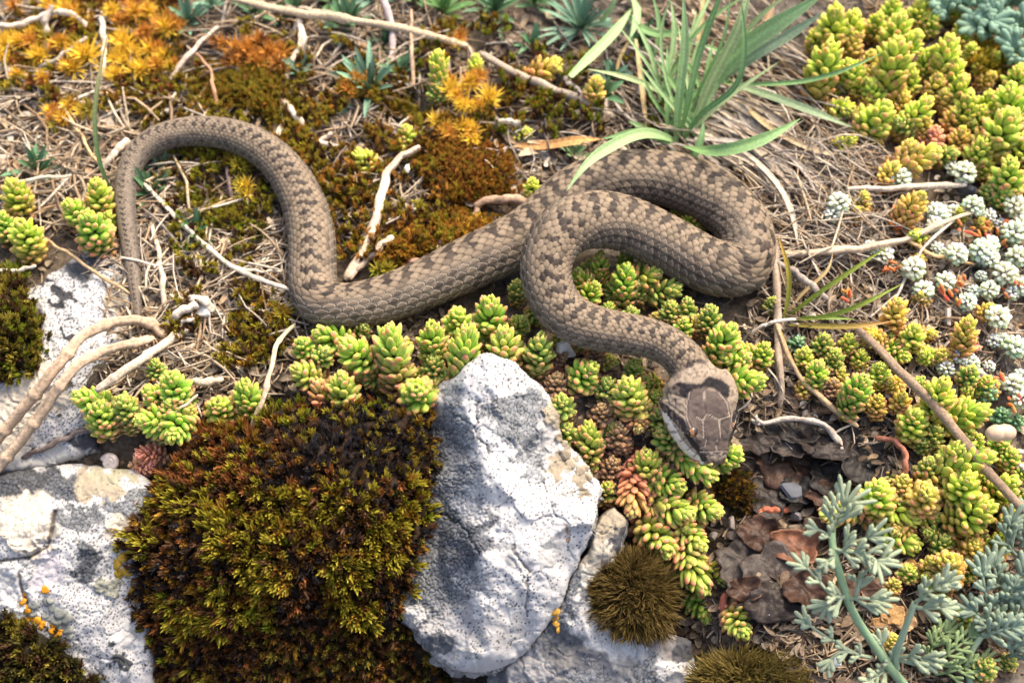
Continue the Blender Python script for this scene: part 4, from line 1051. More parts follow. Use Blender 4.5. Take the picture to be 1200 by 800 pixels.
FILL = [
 ("dull stonecrop stems in the gaps behind the pointed rock and under the snake", [(440, 418, 30, 'r', 1.3, U, 45), (508, 420, 32, 'd', 1.4, U, 45), (526, 402, 28, 'r', 1.3, UR, 40), (566, 400, 28, 'd', 1.3, U, 45), (482, 432, 28, 'r', 1.3, UL, 42), (610, 404, 26, 'd', 1.3, U, 45), (524, 436, 26, 'd', 1.2, U, 50), (652, 440, 30, 'b', 1.3, U, 45)]),
 ("dull red and green stonecrop stems filling the gap between rock and head", [(664, 500, 30, 'd', 1.3, U, 50), (712, 446, 30, 'd', 1.4, U, 45), (752, 470, 30, 'r', 1.4, UL, 42), (740, 548, 32, 'p', 1.3, UL, 45), (720, 498, 26, 'd', 1.2, U, 50), (770, 566, 32, 'd', 1.4, Dn, 45), (744, 424, 28, 'd', 1.3, U, 45), (700, 406, 24, 'b', 1.2, U, 45)]),
 ("dull stonecrop stems in the gaps of the hanging stonecrop below the head", [(806, 622, 34, 'd', 1.4, DR, 45), (794, 672, 34, 'r', 1.3, Dn, 45), (770, 624, 30, 'p', 1.4, DL, 42)]),
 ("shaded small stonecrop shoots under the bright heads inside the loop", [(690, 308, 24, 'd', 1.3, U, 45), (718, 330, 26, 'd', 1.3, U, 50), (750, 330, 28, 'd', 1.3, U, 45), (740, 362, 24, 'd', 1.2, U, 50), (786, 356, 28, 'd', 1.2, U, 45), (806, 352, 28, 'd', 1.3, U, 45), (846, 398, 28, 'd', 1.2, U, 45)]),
 ("background stonecrop shoots between the thin tan straw and the thick twig", [(944, 410, 26, 'y', 1.3, U, 45), (980, 412, 28, 'd', 1.3, U, 45), (968, 446, 26, 'b', 1.3, U, 45), (1010, 412, 24, 'y', 1.3, U, 45), (1030, 466, 28, 'o', 1.3, U, 45), (1000, 456, 26, 'd', 1.3, U, 45), (944, 446, 26, 'o', 1.2, U, 45), (986, 434, 24, 'o', 1.2, U, 45)]),
 ("low stonecrop shoots filling the patch right of the felted plant's top", [(1052, 590, 34, 'd', 1.3, Dn, 50), (1100, 604, 32, 'y', 1.3, Rt, 50), (1108, 630, 30, 'd', 1.3, U, 50), (1090, 540, 32, 'd', 1.3, U, 45), (1060, 560, 30, 'o', 1.2, U, 50), (1146, 610, 34, 'd', 1.3, U, 50), (1186, 606, 32, 'd', 1.3, U, 50), (1094, 656, 30, 'o', 1.3, U, 50), (1140, 660, 28, 'd', 1.2, U, 50), (1096, 500, 30, 'd', 1.3, U, 45), (1090, 470, 28, 'o', 1.3, U, 45), (1134, 500, 30, 'd', 1.3, U, 45)]),
 ("low stonecrop shoots between the taller columns of the upper right carpet", [(1000, 40, 30, 'o', 1.3, U, 45), (1028, 80, 30, 'o', 1.3, U, 45), (1090, 60, 32, 'y', 1.4, U, 45), (1100, 90, 32, 'o', 1.4, U, 45), (1060, 110, 28, 'o', 1.2, U, 45), (1160, 110, 32, 'y', 1.3, U, 45), (1120, 130, 30, 'o', 1.3, U, 45), (1166, 146, 32, 'y', 1.3, U, 45), (1140, 142, 28, 'd', 1.3, U, 45), (1196, 80, 34, 'y', 1.4, U, 45), (1020, 110, 26, 'o', 1.2, U, 45), (960, 34, 30, 'y', 1.4, U, 45), (1086, 140, 28, 'o', 1.3, U, 45), (1190, 210, 28, 'd', 1.3, U, 45)]),
 ("half hidden stonecrop shoots at the left, behind the trio and the bushy one", [(124, 486, 30, 'd', 1.3, U, 50), (150, 486, 28, 'd', 1.2, U, 50), (186, 494, 30, 'd', 1.3, U, 50), (220, 500, 28, 'r', 1.3, U, 45), (222, 460, 26, 'd', 1.3, UR, 45), (180, 424, 26, 'd', 1.2, U, 45)]),
]
taken = [(q[0], q[1]) for _, sh in CL + FILL for q in sh]
def extra(label, cx, cy, rx, ry, n, kinds, wr, keep=lambda x, y: True, gap=21):
    out = []
    for _ in range(900):
        if len(out) >= n: break
        a, r = random.uniform(0, 6.283), math.sqrt(random.random())
        x, y = cx + math.cos(a) * r * rx, cy + math.sin(a) * r * ry
        if not keep(x, y) or min(math.hypot(x - u, y - v) for u, v in taken) < gap: continue
        taken.append((x, y))
        out.append((x, y, random.uniform(*wr), random.choice(kinds), random.uniform(1.0, 1.4), (random.uniform(-.8, .8), random.uniform(-1, .2)), random.uniform(45, 62)))
    return (label, out)
FILL += [
 extra("scattered low reddish stonecrop shoots below the snake's scaly left flank", 420, 412, 75, 40, 7, 'rrdpg', (24, 34), lambda x, y: y > 372),
 extra("scattered low stonecrop shoots behind the left shoulder of the pointed rock", 520, 405, 50, 36, 6, 'rrdpg', (24, 34), lambda x, y: not (y > 415 and x > 520) and y > 366),
 extra("scattered low stonecrop shoots under the front loop, right of the rock's peak", 625, 405, 60, 36, 5, 'rdrb', (24, 32), lambda x, y: y < 445 and not (x < 620 and y > 410)),
 extra("scattered low shoots between the neck and the right shoulder of the pointed rock", 725, 450, 50, 42, 7, 'rdbrp', (24, 32), lambda x, y: x > 660),
 extra("scattered low shoots left of the snake's jaw, beside the red bending stonecrop", 735, 550, 46, 50, 6, 'rdbrp', (24, 32), lambda x, y: x > 640 + max(0, y - 470) * .7),
 extra("scattered yellow-green shoots under the grass sprout right of the coil", 1000, 425, 70, 40, 7, 'yyogd', (24, 34)),
 extra("scattered yellow-green shoots along the upper side of the thick brown twig", 1110, 440, 55, 55, 6, 'yyogd', (24, 34)),
 extra("scattered yellow-green shoots between the dark hollow and the thick brown twig", 1080, 540, 46, 60, 6, 'yygd', (24, 36), lambda x, y: math.hypot(x - 1048, y - 540) > 38),
 extra("scattered shoots at the right edge below the tan seed", 1170, 580, 45, 70, 6, 'yygd', (26, 36)),
 extra("scattered shoots above the felted plants at the right", 1110, 640, 60, 40, 5, 'yyogd', (24, 34)),
 extra("scattered small shoots in the left part of the upper right carpet", 1020, 90, 50, 90, 7, 'yyod', (24, 36)),
 extra("scattered small shoots in the middle of the upper right carpet", 1100, 90, 50, 100, 7, 'yyod', (24, 36)),
 extra("scattered small shoots at the right edge of the upper right carpet", 1175, 130, 45, 90, 7, 'yyod', (24, 36), lambda x, y: x < 1210),
 extra("scattered orange-green shoots among the white rosettes and red leaflets", 1090, 310, 110, 90, 8, 'oyoe', (20, 28)),
]
for lab, sh in CL + FILL: clump(lab, sh)

# white mealy stonecrop: round rosettes
WH = [
 ("pale mealy rosettes by the end of the dead grass fan", [(1056, 207, 26), (984, 236, 26), (975, 250, 20)]),
 ("faint greenish white rosette under the upper stonecrop carpet", [(1131, 200, 28), (1118, 196, 18)]),
 ("row of white rosettes just above the long tan straw", [(1098, 245, 22), (1101, 252, 22), (1118, 248, 20), (1095, 262, 20), (1142, 239, 26), (1160, 252, 18)]),
 ("white rosettes in the right edge row above the red leaves", [(1192, 239, 28), (1188, 270, 28), (1200, 262, 24), (1174, 262, 16)]),
 ("white rosettes under the long tan straw at its left end", [(1037, 296, 24), (1072, 312, 28), (1020, 288, 18)]),
 ("white rosettes in the middle of the pale patch", [(1123, 295, 26), (1110, 328, 24), (1083, 338, 24), (1100, 290, 18), (1155, 305, 16)]),
 ("clustered white rosettes right of the orange straw end", [(1152, 292, 28), (1160, 285, 24), (1161, 301, 22), (1148, 300, 20)]),
 ("white rosettes at the right edge below the cluster", [(1193, 298, 26), (1178, 318, 28), (1198, 334, 22), (1160, 338, 22), (1142, 340, 16), (1186, 342, 18)]),
 ("white rosettes right of the tall stonecrop with the coral foot", [(1135, 352, 22), (1171, 369, 28), (1166, 398, 18), (1192, 404, 28), (1150, 322, 14), (1176, 398, 20)]),
 ("white rosettes below the tall stonecrop with the coral foot", [(1126, 416, 20), (1110, 430, 20), (1096, 420, 16), (1138, 424, 20), (1160, 428, 14)]),
 ("white rosettes beside the dark green and red buds at the right edge", [(1188, 448, 26), (1200, 466, 24), (1198, 440, 20)]),
]
for lab, ro in WH:
    clump(lab, [(x_, y_, w_, 'w', 0.8, (random.uniform(-.6, .6), -1), random.uniform(48, 66), 0.35, 30) for (x_, y_, w_) in ro], "white stonecrop", "white mealy rosettes", "white_stonecrop", "rosette")
GR = [("dark green rosette with a pale centre under the grass sprout", [(937, 398, 26)]),
      ("dark green buds with red tips at the right edge below the white rosettes", [(1163, 456, 28), (1150, 460, 20), (1178, 482, 26), (1196, 490, 22)])]
for lab, ro in GR:
    clump(lab, [(x_, y_, w_, 'e', 0.8, (random.uniform(-.6, .6), -1), 60, 0.3, 26) for (x_, y_, w_) in ro], "stonecrop", "dark green rosettes", "green_stonecrop", "rosette")
# red fallen leaflets among the white rosettes
RD = [("bright red leaflets right of the tan straw's end", [(1128, 262), (1134, 270), (1152, 270), (1158, 274), (1162, 262), (1126, 272), (1148, 276)]),
      ("red leaflets at the right edge of the pale patch", [(1174, 278), (1184, 270), (1172, 284), (1178, 260), (1190, 330), (1180, 346)]),
      ("red leaflets under the white rosettes in the middle", [(1036, 314), (1044, 306), (1118, 334), (1126, 338), (1108, 342), (1132, 330), (1050, 318), (1116, 352), (1126, 358)]),
      ("red leaflets left of the long tan straw", [(1047, 265), (1052, 260), (1064, 258), (988, 346), (994, 352)]),
      ("red tips at the right edge beside the dark green buds", [(1158, 446), (1166, 444), (1172, 448), (1186, 466), (1192, 470), (1182, 474)])]
for lab, pts in RD:
    P0 = on_ground(np.array(float(pts[0][0])), np.array(float(pts[0][1])), 0.0)
    t = empty("red_leaflets", P0, lab, "leaflets", "red leaflets among white rosettes")
    for (x_, y_) in pts:
        for q_ in range(2):
            P = on_ground(np.array(x_ + random.uniform(-4, 4)), np.array(y_ + random.uniform(-4, 4)), 0.006 + random.uniform(0, .003))
            l_ = obj("leaf", SED[1], t)
            rr = Matrix.Rotation(random.uniform(0, 6.28), 4, 'Z') @ Matrix.Rotation(random.uniform(.6, 1.5), 4, 'X')
            l_.matrix_basis = Matrix.Translation(Vector(P - P0)) @ rr @ Matrix.Diagonal((.0026, .0030, random.uniform(.0028, .0042), 1))
            l_.color = (0.42 * random.uniform(.6, 1.1), 0.06 * random.uniform(.6, 2.4), 0.04, 0.2)

# ------------------------------------------------------------------ moss
def mound(name, outline, ctrl, col, parent, step=3.0, lin=False):
    o = np.array(outline, float)
    x0, y0 = o.min(0) - 4; x1, y1 = o.max(0) + 4
    X, Y = np.meshgrid(np.arange(x0, x1, step), np.arange(y0, y1, step))
    Xw = X + (fbm(X / 18, Y / 18, 131, 3) - .5) * 30; Yw = Y + (fbm(X / 18, Y / 18, 137, 3) - .5) * 30
    ins = inside(outline, Xw, Yw); d = np.where(ins, outdist(outline, Xw, Yw), 0)
    H = facets(ctrl, X, Y, lin) * 1e-3 + (fbm(X / 38, Y / 38, 31, 3) - 0.5) * (0.012 if len(outline) > 25 else 0.005)
    e = np.clip(d / 16, 0, 1); H = H - (1 - np.sqrt(1 - (1 - e) ** 2)) * 0.006
    P = at_z(X, Y, H)
    return X, Y, ins, H, P

def close_patch(P, ins, depth):
    idx = -np.ones(ins.shape, int); n = int(ins.sum()); idx[ins] = np.arange(n)
    V = P[ins]
    q = ins[:-1, :-1] & ins[1:, :-1] & ins[:-1, 1:] & ins[1:, 1:]
    F = np.stack([idx[1:, :-1][q], idx[1:, 1:][q], idx[:-1, 1:][q], idx[:-1, :-1][q]], -1)
    ed = {}
    for a in range(4):
        for s_, t_ in zip(F[:, a], F[:, (a + 1) % 4]): ed[(s_, t_)] = 1
    be = [(s_, t_) for (s_, t_) in ed if (t_, s_) not in ed]
    bv = sorted({v for e_ in be for v in e_})
    B_ = V[bv].copy(); B_[:, 2] -= depth
    new = {v: n + i for i, v in enumerate(bv)}
    return np.concatenate([V, B_]), np.concatenate([F, np.array([[t_, s_, new[s_], new[t_]] for (s_, t_) in be])])

def star_verts(n, L, w, spread, rnd, inner, outer, closed=0.0, seed=0):
    """one moss shoot: n narrow pointed leaves round a stem; local +Z, size in metres"""
    r = np.random.default_rng(seed)
    V, F, C_ = [], [], []
    for i in range(n):
        s = (i + 0.5) / n
        ph = i * 2.39996 + r.normal() * .2
        al = (spread * (1 - closed * s)) * (0.35 + 0.65 * (1 - s)) + r.normal() * rnd
        l = L * (0.75 + 0.4 * r.random())
        z0 = L * 0.75 * s - L * 0.3
        o = np.array([math.cos(ph), math.sin(ph), 0]); t = np.array([-math.sin(ph), math.cos(ph), 0]); up = np.array([0, 0, 1.])
        d1 = o * math.sin(al) + up * math.cos(al)
        al2 = al * 1.12; d2 = o * math.sin(al2) + up * math.cos(al2)
        b = np.array([0, 0, z0]); m = b + d1 * l * 0.5; e = m + d2 * l * 0.55
        nn = np.cross(t, d1)
        k = len(V)
        V += [b - t * w * .3, b + t * w * .3, m + t * w * .5, m - t * w * .5, m + nn * w * 0.22, e]
        F += [[k, k + 1, k + 4], [k + 1, k + 2, k + 4], [k, k + 4, k + 3], [k + 2, k + 5, k + 4], [k + 3, k + 4, k + 5]]
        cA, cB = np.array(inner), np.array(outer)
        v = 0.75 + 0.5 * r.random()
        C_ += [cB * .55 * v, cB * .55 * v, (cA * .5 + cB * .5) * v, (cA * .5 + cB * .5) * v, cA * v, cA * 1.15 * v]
    return np.array(V), np.array(F), np.array(C_)

def rot_to(ax, spin):
    z = nrm(ax); x = nrm(np.cross(z, [0.31, 0.2, 0.93]) if abs(z[2]) < .9 else np.cross(z, [1, 0.1, 0])); y = np.cross(z, x)
    c, s = math.cos(spin), math.sin(spin)
    return np.stack([x * c + y * s, y * c - x * s, z], 1)

YG = ((0.40, 0.34, 0.035), (0.12, 0.085, 0.016)); GN = ((0.27, 0.30, 0.025), (0.08, 0.09, 0.014)); RU = ((0.30, 0.12, 0.036), (0.13, 0.050, 0.018))
OC = ((0.33, 0.19, 0.025), (0.15, 0.075, 0.016)); BK = ((0.060, 0.050, 0.050), (0.026, 0.022, 0.021)); BR = ((0.12, 0.060, 0.028), (0.060, 0.032, 0.018))
YL = ((0.74, 0.53, 0.08), (0.45, 0.24, 0.035)); OR = ((0.52, 0.28, 0.055), (0.32, 0.14, 0.035)); OL = ((0.36, 0.29, 0.045), (0.16, 0.12, 0.025)); DK = ((0.10, 0.085, 0.022), (0.040, 0.034, 0.013))
HAIR = ((0.17, 0.115, 0.030), (0.060, 0.040, 0.014))
PROTO = {}
def proto(key, pal, n, L, w, spread, closed, rnd=0.12, seed=0):
    V, F, C_ = star_verts(n, L, w, spread, rnd, pal[0], pal[1], closed, seed)
    PROTO[key] = (V, F, C_, None)
PALS = dict(YG=YG, GN=GN, RU=RU, OC=OC, BK=BK, BR=BR, YL=YL, OR=OR, OL=OL, DK=DK)
for nm, pl in PALS.items():
    for k in range(3):
        proto(nm + str(k), pl, 16, 0.0046, 0.00125, 0.50 + 0.1 * k, 0.7, 0.09, 10 * k + len(nm))      # flame shaped shoots
        proto(nm + "s" + str(k), ((0.72, 0.46, 0.06), (1.3, 1.0, 0.08)) if nm == "YL" else ((0.50, 0.22, 0.05), (1.0, 0.52, 0.06)) if nm == "OR" else pl, 30, 0.0056, 0.00075, 1.40, 0.35, 0.18, 50 + k)                  # open stars
PM = {}
def proto_mesh(key):
    if key not in PM:
        V, F, C_, _ = PROTO[key]
        PM[key] = mesh_data("moss_shoot", V, F, C_, M_MOSS, False)
    return PM[key]

def moss(label, outline, ctrl, pick, n, base_col, nparts=0, scale=1.0, depth=0.02, name="moss_cushion", up=(0.05, -0.15, 0.9), lift=0.001, jitter=0.28, group="moss cushions", step=3.0, lin=False, tilt_out=0.6):
    X, Y, ins, H, P = mound(name, outline, ctrl, base_col, None, step, lin)
    V, F = close_patch(P, ins, depth)
    org = np.array([V[:, 0].mean(), V[:, 1].mean(), V[:, 2].min()])
    t = empty(name, org, label, "moss", group)
    bc = np.array(base_col) * (0.5 + fbm(V[:, 0] * 500, V[:, 1] * 500, 5, 3))[:, None]
    obj("cushion", mesh_data("cushion", V - org, F, bc, M_MOSS_BASE), t)
    # surface normals
    du = np.gradient(P, axis=1); dv = np.gradient(P, axis=0)
    N_ = nrm(np.cross(du, -dv)); N_ = np.where((N_[..., 2:] < 0), -N_, N_)
    ys, xs = np.where(ins)
    ch = RNG.integers(0, len(ys), n)
    mb = MB(); cnt = 0
    items = []
    for k in ch:
        y, x = ys[k], xs[k]
        px = X[y, x] + RNG.uniform(-step, step) * .5; py = Y[y, x] + RNG.uniform(-step, step) * .5
        key, sc = pick(px, py)
        if key is None: continue
        ax = nrm(tilt_out * N_[y, x] + np.array(up) + jitter * RNG.standard_normal(3))
        items.append((sc * scale * RNG.uniform(.75, 1.25), key, P[y, x] + N_[y, x] * lift, ax))
    items.sort(key=lambda q: -q[0] * (1.3 if q[1].startswith(("YG", "GN", "YL", "OC")) else 1))
    for i, (sc, key, pos, ax) in enumerate(items):
        R = rot_to(ax, RNG.uniform(0, 6.28))
        if i < nparts:
            o = obj("moss_shoot", proto_mesh(key), t)
            M4 = Matrix([list(R[0]) + [0], list(R[1]) + [0], list(R[2]) + [0], [0, 0, 0, 1]])
            o.matrix_basis = Matrix.Translation(Vector(pos - org)) @ M4 @ Matrix.Scale(sc, 4)
        else:
            Vp, Fp, Cp, _ = PROTO[key]
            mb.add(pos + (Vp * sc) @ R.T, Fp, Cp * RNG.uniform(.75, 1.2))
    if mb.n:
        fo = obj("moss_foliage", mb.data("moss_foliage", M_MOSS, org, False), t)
        fo["kind"] = "stuff"
    return t
M_MOSS_BASE = vmat("moss_base", 0.9, 0.1, 0.4, 900, 0.8, 1500)

def rk(*keys): return random.choice(keys)
def v3(k): return k + str(random.randrange(3))
def pick_big(px, py):
    w = fbm(np.array(px / 45.), np.array(py / 45.), 3, 3); q = random.random()
    f = math.exp(-((px - 425) / 95) ** 2 - ((py - 525) / 50) ** 2)
    if q < f * 1.3: return v3(rk('BK', 'BK', 'BK', 'OL', 'BR')), 0.7
    if py < 505 and px < 460: return v3(rk('OC', 'YG', 'GN', 'GN', 'OL', 'RU')), 0.95
    if px < 300 and py < 575: return v3(rk('RU', 'RU', 'OC', 'RU', 'YG', 'BR')), 1.05
    if px > 460 and py < 560: return v3(rk('OL', 'OC', 'OC', 'BR')), 0.75
    if py > 735 - (px - 150) * 0.02 and px > 300: return v3(rk('BR', 'BR', 'RU', 'OL', 'DK', 'OC')), 0.85
    if w > 0.53: return v3(rk('YG', 'YG', 'YG', 'OC', 'BR')), (1.35 if py > 600 else 1.1)
    if w < 0.44: return v3(rk('BK', 'BR', 'RU', 'BR', 'OC')), 0.9
    return v3(rk('YG', 'BR', 'OC', 'RU', 'GN', 'DK', 'BR', 'YG')), 1.0
BIG = [(206, 548), (218, 530), (236, 516), (250, 492), (284, 494), (300, 480), (322, 484), (336, 466), (366, 476), (398, 462), (430, 474), (452, 468), (486, 484), (512, 482), (508, 510), (518, 542), (500, 580), (500, 620), (478, 660), (472, 700), (486, 735), (510, 756), (530, 790), (530, 840), (152, 840), (164, 790), (150, 748), (158, 716), (134, 684), (128, 650), (146, 630), (156, 604), (186, 584)]
moss("large olive, rust and blackish moss cushion spilling down left of the pointed white rock", BIG,
     [(190, 520, -2), (260, 478, 1), (340, 455, 2), (430, 460, 3), (520, 480, 2), (125, 640, -16), (145, 740, -36), (140, 850, -62), (530, 850, -66), (545, 800, -46), (490, 740, -28), (470, 695, -14), (500, 610, -4), (300, 530, 12), (420, 525, 15), (250, 590, 9), (350, 590, 15), (440, 590, 9), (220, 660, -4), (330, 670, 3), (420, 670, -4), (240, 740, -24), (340, 745, -20), (440, 740, -26), (250, 800, -42), (350, 800, -40), (450, 800, -46)],
     pick_big, 4200, (0.030, 0.020, 0.014), 290, 0.84, 0.03)
pk = lambda *ks: (lambda px, py: (v3(rk(*ks)), 1.0))
moss("dark olive moss cushion at the left edge on the speckled slab", [(-30, 318), (20, 320), (42, 350), (52, 390), (46, 425), (20, 448), (-40, 452)],
     [(-40, 310, 2), (20, 315, 4), (58, 390, 3), (40, 440, 2), (-40, 460, 0), (0, 380, 13)], pk('GN', 'OL', 'OL', 'BR', 'DK'), 420, (0.03, 0.022, 0.012), 30, 0.75)
moss("dark brownish moss tuft in the lower left corner", [(-40, 712), (20, 718), (60, 738), (84, 760), (110, 790), (130, 840), (-40, 840)],
     [(-40, 700, -16), (30, 715, -19), (90, 750, -26), (140, 845, -46), (-40, 845, -44), (20, 770, -20), (60, 810, -30)], pk('DK', 'DK', 'BR', 'OL'), 500, (0.02, 0.016, 0.010), 30, 0.85)

def hair_tuft(label, cx, cy, rx, ry, z0, h, pal, n, outline_rot=0.0, spread=1.0, L=0.0085, base=(0.03, 0.02, 0.012)):
    """fine hairy moss: a dome of thin bristles"""
    org = on_ground(np.array(float(cx)), np.array(float(cy)), 0.0) if z0 is None else at_z(np.array(float(cx)), np.array(float(cy)), z0)
    t = empty("moss_tuft", org, label, "moss", "moss cushions")
    s = pxm(org); R_ = 0.5 * (rx + ry) * s
    na, nr = 28, 10
    ir = lambda a: 0.72 + 0.6 * float(fbm(np.array(math.cos(a) * 1.5 + cx), np.array(math.sin(a) * 1.5), 3, 3))
    V = [org + np.array([0, 0, h])]; F = []
    for i in range(1, nr + 1):
        for j in range(na):
            a = 2 * math.pi * j / na; r = i / nr
            V.append(org + RGT * (math.cos(a) * rx * s * r * ir(a)) + np.array([0, 1, 0]) * (math.sin(a) * ry * s * r * ir(a)) + np.array([0, 0, h * (1 - r ** 2.4) - (0.012 if i == nr else 0)]))
    for j in range(na): F.append([0, 1 + j, 1 + (j + 1) % na])
    for i in range(nr - 1):
        for j in range(na):
            a, b = 1 + i * na + j, 1 + i * na + (j + 1) % na
            F.append([a, a + na, b + na, b])
    V = np.array(V)
    obj("cushion", mesh_data("cushion", V - org, F, np.array(base) * np.ones((len(V), 1)), M_MOSS_BASE), t)
    mb = MB()
    for _ in range(n):
        r = math.sqrt(random.random()); a = random.uniform(0, 6.283)
        p = org + RGT * (math.cos(a) * rx * s * r * ir(a)) + np.array([0, 1, 0]) * (math.sin(a) * ry * s * r * ir(a)) + np.array([0, 0, h * (1 - r ** 2.4)])
        cl = (fbm(np.array(p[0] * 420.), np.array(p[1] * 420.), 7, 2) - .5) * 2.4
        d = nrm(np.array([math.cos(a) * r * spread + cl, math.sin(a) * r * spread - .25 - cl * .6, 1.0 - 0.5 * r]) + RNG.normal(size=3) * 0.22)
        l = L * random.uniform(.6, 1.15); wv = nrm(np.cross(d, RNG.normal(size=3))) * 0.00022
        bend = RNG.normal(size=3) * l * .12
        q0, q1, q2 = p - d * l * .2, p + d * l * .45 + bend * .3, p + d * l * .9 + bend
        v = random.uniform(.55, 1.35); c0, c1 = np.array(pal[1]) * v, np.array(pal[0]) * v
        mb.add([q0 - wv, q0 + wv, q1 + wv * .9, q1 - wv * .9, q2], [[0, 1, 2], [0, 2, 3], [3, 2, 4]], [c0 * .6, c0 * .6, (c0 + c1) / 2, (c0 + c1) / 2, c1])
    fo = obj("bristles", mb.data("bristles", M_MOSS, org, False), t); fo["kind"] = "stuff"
hair_tuft("small dark brown bristly moss tuft between the ledge and the hanging stonecrop", 740, 696, 46, 52, -0.017, 0.009, HAIR, 4200, L=0.0065)
hair_tuft("olive brown bristly moss tuft at the bottom edge, left of the felted plant", 878, 812, 74, 46, -0.020, 0.012, ((0.27, 0.20, 0.045), (0.08, 0.055, 0.02)), 4000, L=0.006)

# mats and stars in the upper left
def mat(label, outline, h, keys, n, scale=0.7, base=(0.10, 0.07, 0.02), nparts=0, name="moss_mat"):
    o = np.array(outline, float); c = o.mean(0)
    zz_ = [float(on_ground(np.array(x), np.array(y), 0.0)[2]) * 1000 for x, y in outline]
    zc = float(on_ground(np.array(c[0]), np.array(c[1]), 0.0)[2]) * 1000
    ctrl = [(x, y, z + 1.0) for (x, y), z in zip(outline, zz_)] + [(c[0], c[1], zc + h)] + [(c[0] + (x - c[0]) * .55, c[1] + (y - c[1]) * .55, 0.5 * (z + zc) + h * .75) for (x, y), z in zip(outline, zz_)]
    return moss(label, outline, ctrl, pk(*keys), n, base, nparts, scale, 0.012, name, lin=False, group="moss mats")
mat("rusty orange moss mat at the top centre behind the snake's body", [(478, 200), (500, 160), (530, 140), (570, 150), (600, 175), (622, 200), (610, 232), (560, 245), (505, 240)], 6, ('OR', 'OR', 'RU', 'OL', 'OC'), 1700, 0.44, (0.16, 0.06, 0.015))
mat("golden brown moss mat lying along the snake's scaly middle", [(430, 292), (452, 268), (500, 252), (560, 250), (598, 262), (560, 292), (500, 312), (450, 316)], 6, ('OR', 'OR', 'OL', 'OC', 'YL'), 1300, 0.42, (0.15, 0.08, 0.02))
mat("olive moss mat behind the arch of the snake's tail", [(205, 128), (215, 92), (250, 68), (300, 62), (345, 90), (362, 130), (372, 170), (330, 150), (280, 128)], 6, ('OL', 'OC', 'OL', 'YG', 'OL', 'OR'), 1800, 0.42, (0.13, 0.10, 0.02))
mat("bright yellow moss patch within the upper right stonecrop carpet", [(1130, 70), (1140, 52), (1165, 50), (1182, 70), (1178, 92), (1150, 98), (1134, 90)], 6, ('YG', 'YG', 'YL'), 420, 0.5, (0.25, 0.22, 0.02))
mat("knobbly yellowish moss clump inside the arch of the tail", [(238, 240), (258, 226), (290, 238), (300, 262), (278, 280), (250, 268)], 6, ('OL', 'YG', 'OL'), 320, 0.5, (0.2, 0.16, 0.05))
mat("dark brown moss in the soil right of the snake's snout", [(838, 560), (862, 548), (880, 572), (894, 592), (872, 602), (846, 588)], 4, ('BR', 'OC', 'DK'), 300, 0.5, (0.05, 0.03, 0.015))
mat("orange-brown moss strip left of the tall slender stonecrop", [(440, 120), (470, 112), (500, 128), (505, 150), (470, 140), (445, 136)], 4, ('OL', 'OC', 'YG'), 200, 0.5, (0.12, 0.08, 0.02))
mat("mossy olive patch on the slope behind the forked pale twig", [(380, 205), (420, 195), (448, 210), (440, 240), (400, 250), (380, 232)], 4, ('OL', 'BR', 'OC', 'GN'), 260, 0.5, (0.09, 0.07, 0.025))
mat("yellow-green moss shreds in the straw left of the snake's lower bend", [(250, 405), (285, 398), (318, 404), (310, 424), (270, 428)], 4, ('OL', 'YG', 'BR'), 200, 0.45, (0.10, 0.08, 0.03))
mat("rust brown moss shoots at the top of the big cushion, beside the straw", [(225, 520), (240, 500), (272, 500), (280, 520), (262, 534), (236, 534)], 9, ('RU', 'RU', 'OC'), 200, 0.9, (0.07, 0.03, 0.015))

def stars(label, pts, keys, name="star_moss", sc=1.0):
    P0 = on_ground(np.array(float(pts[0][0])), np.array(float(pts[0][1])), 0.0)
    t = empty(name, P0, label, "moss", "star-shaped moss")
    for (px, py, w_) in pts:
        for k in range(3):
            P = on_ground(np.array(px + random.uniform(-7, 7) * k), np.array(py + 4 + random.uniform(-4, 4) * k), 0.007)
            key = rk(*keys) + "s" + str(random.randrange(3))
            o = obj("moss_star", proto_mesh(key), t)
            R = rot_to(nrm(np.array([random.uniform(-.3, .3), -0.35 + random.uniform(-.3, .3), 1.0])), random.uniform(0, 6.28))
            M4 = Matrix([list(R[0]) + [0], list(R[1]) + [0], list(R[2]) + [0], [0, 0, 0, 1]])
            o.matrix_basis = Matrix.Translation(Vector(P - P0)) @ M4 @ Matrix.Scale(sc * 1.15 * w_ * pxm(P) / 0.0105 * random.uniform(.85, 1.1), 4)
stars("cluster of yellow-orange star moss at the left edge near the top", [(10, 52, 34), (27, 47, 32), (43, 64, 32), (6, 66, 22), (24, 84, 20)], ('YL', 'OR', 'YL'))
stars("orange star moss under the top edge at the far left", [(84, 12, 30), (94, 20, 24), (36, 40, 20), (66, 8, 24), (20, 4, 22)], ('YL', 'OR', 'OC'))
stars("yellow star moss right of the dry curved stem near the top left", [(104, 62, 38), (86, 80, 28), (72, 48, 26), (64, 50, 20), (52, 90, 20)], ('YL', 'YL', 'OR'))
stars("largest bright yellow star moss cluster at the upper left", [(146, 50, 36), (164, 80, 34), (184, 72, 28), (140, 66, 28), (134, 84, 24), (176, 56, 24), (158, 62, 26), (200, 74, 20), (188, 50, 20)], ('YL', 'YL', 'OR', 'YL'))
stars("orange star moss along the top edge left of the green tuft", [(160, 12, 28), (190, 28, 30), (208, 24, 24), (146, 20, 22), (132, 8, 24), (176, 10, 24), (172, 34, 22)], ('YL', 'OR', 'OR'))
stars("small dark orange star moss in the straw above the upright grass blade's foot", [(58, 128, 24), (84, 118, 24), (102, 126, 22), (76, 140, 22), (70, 132, 18)], ('OR', 'YL', 'OL'))
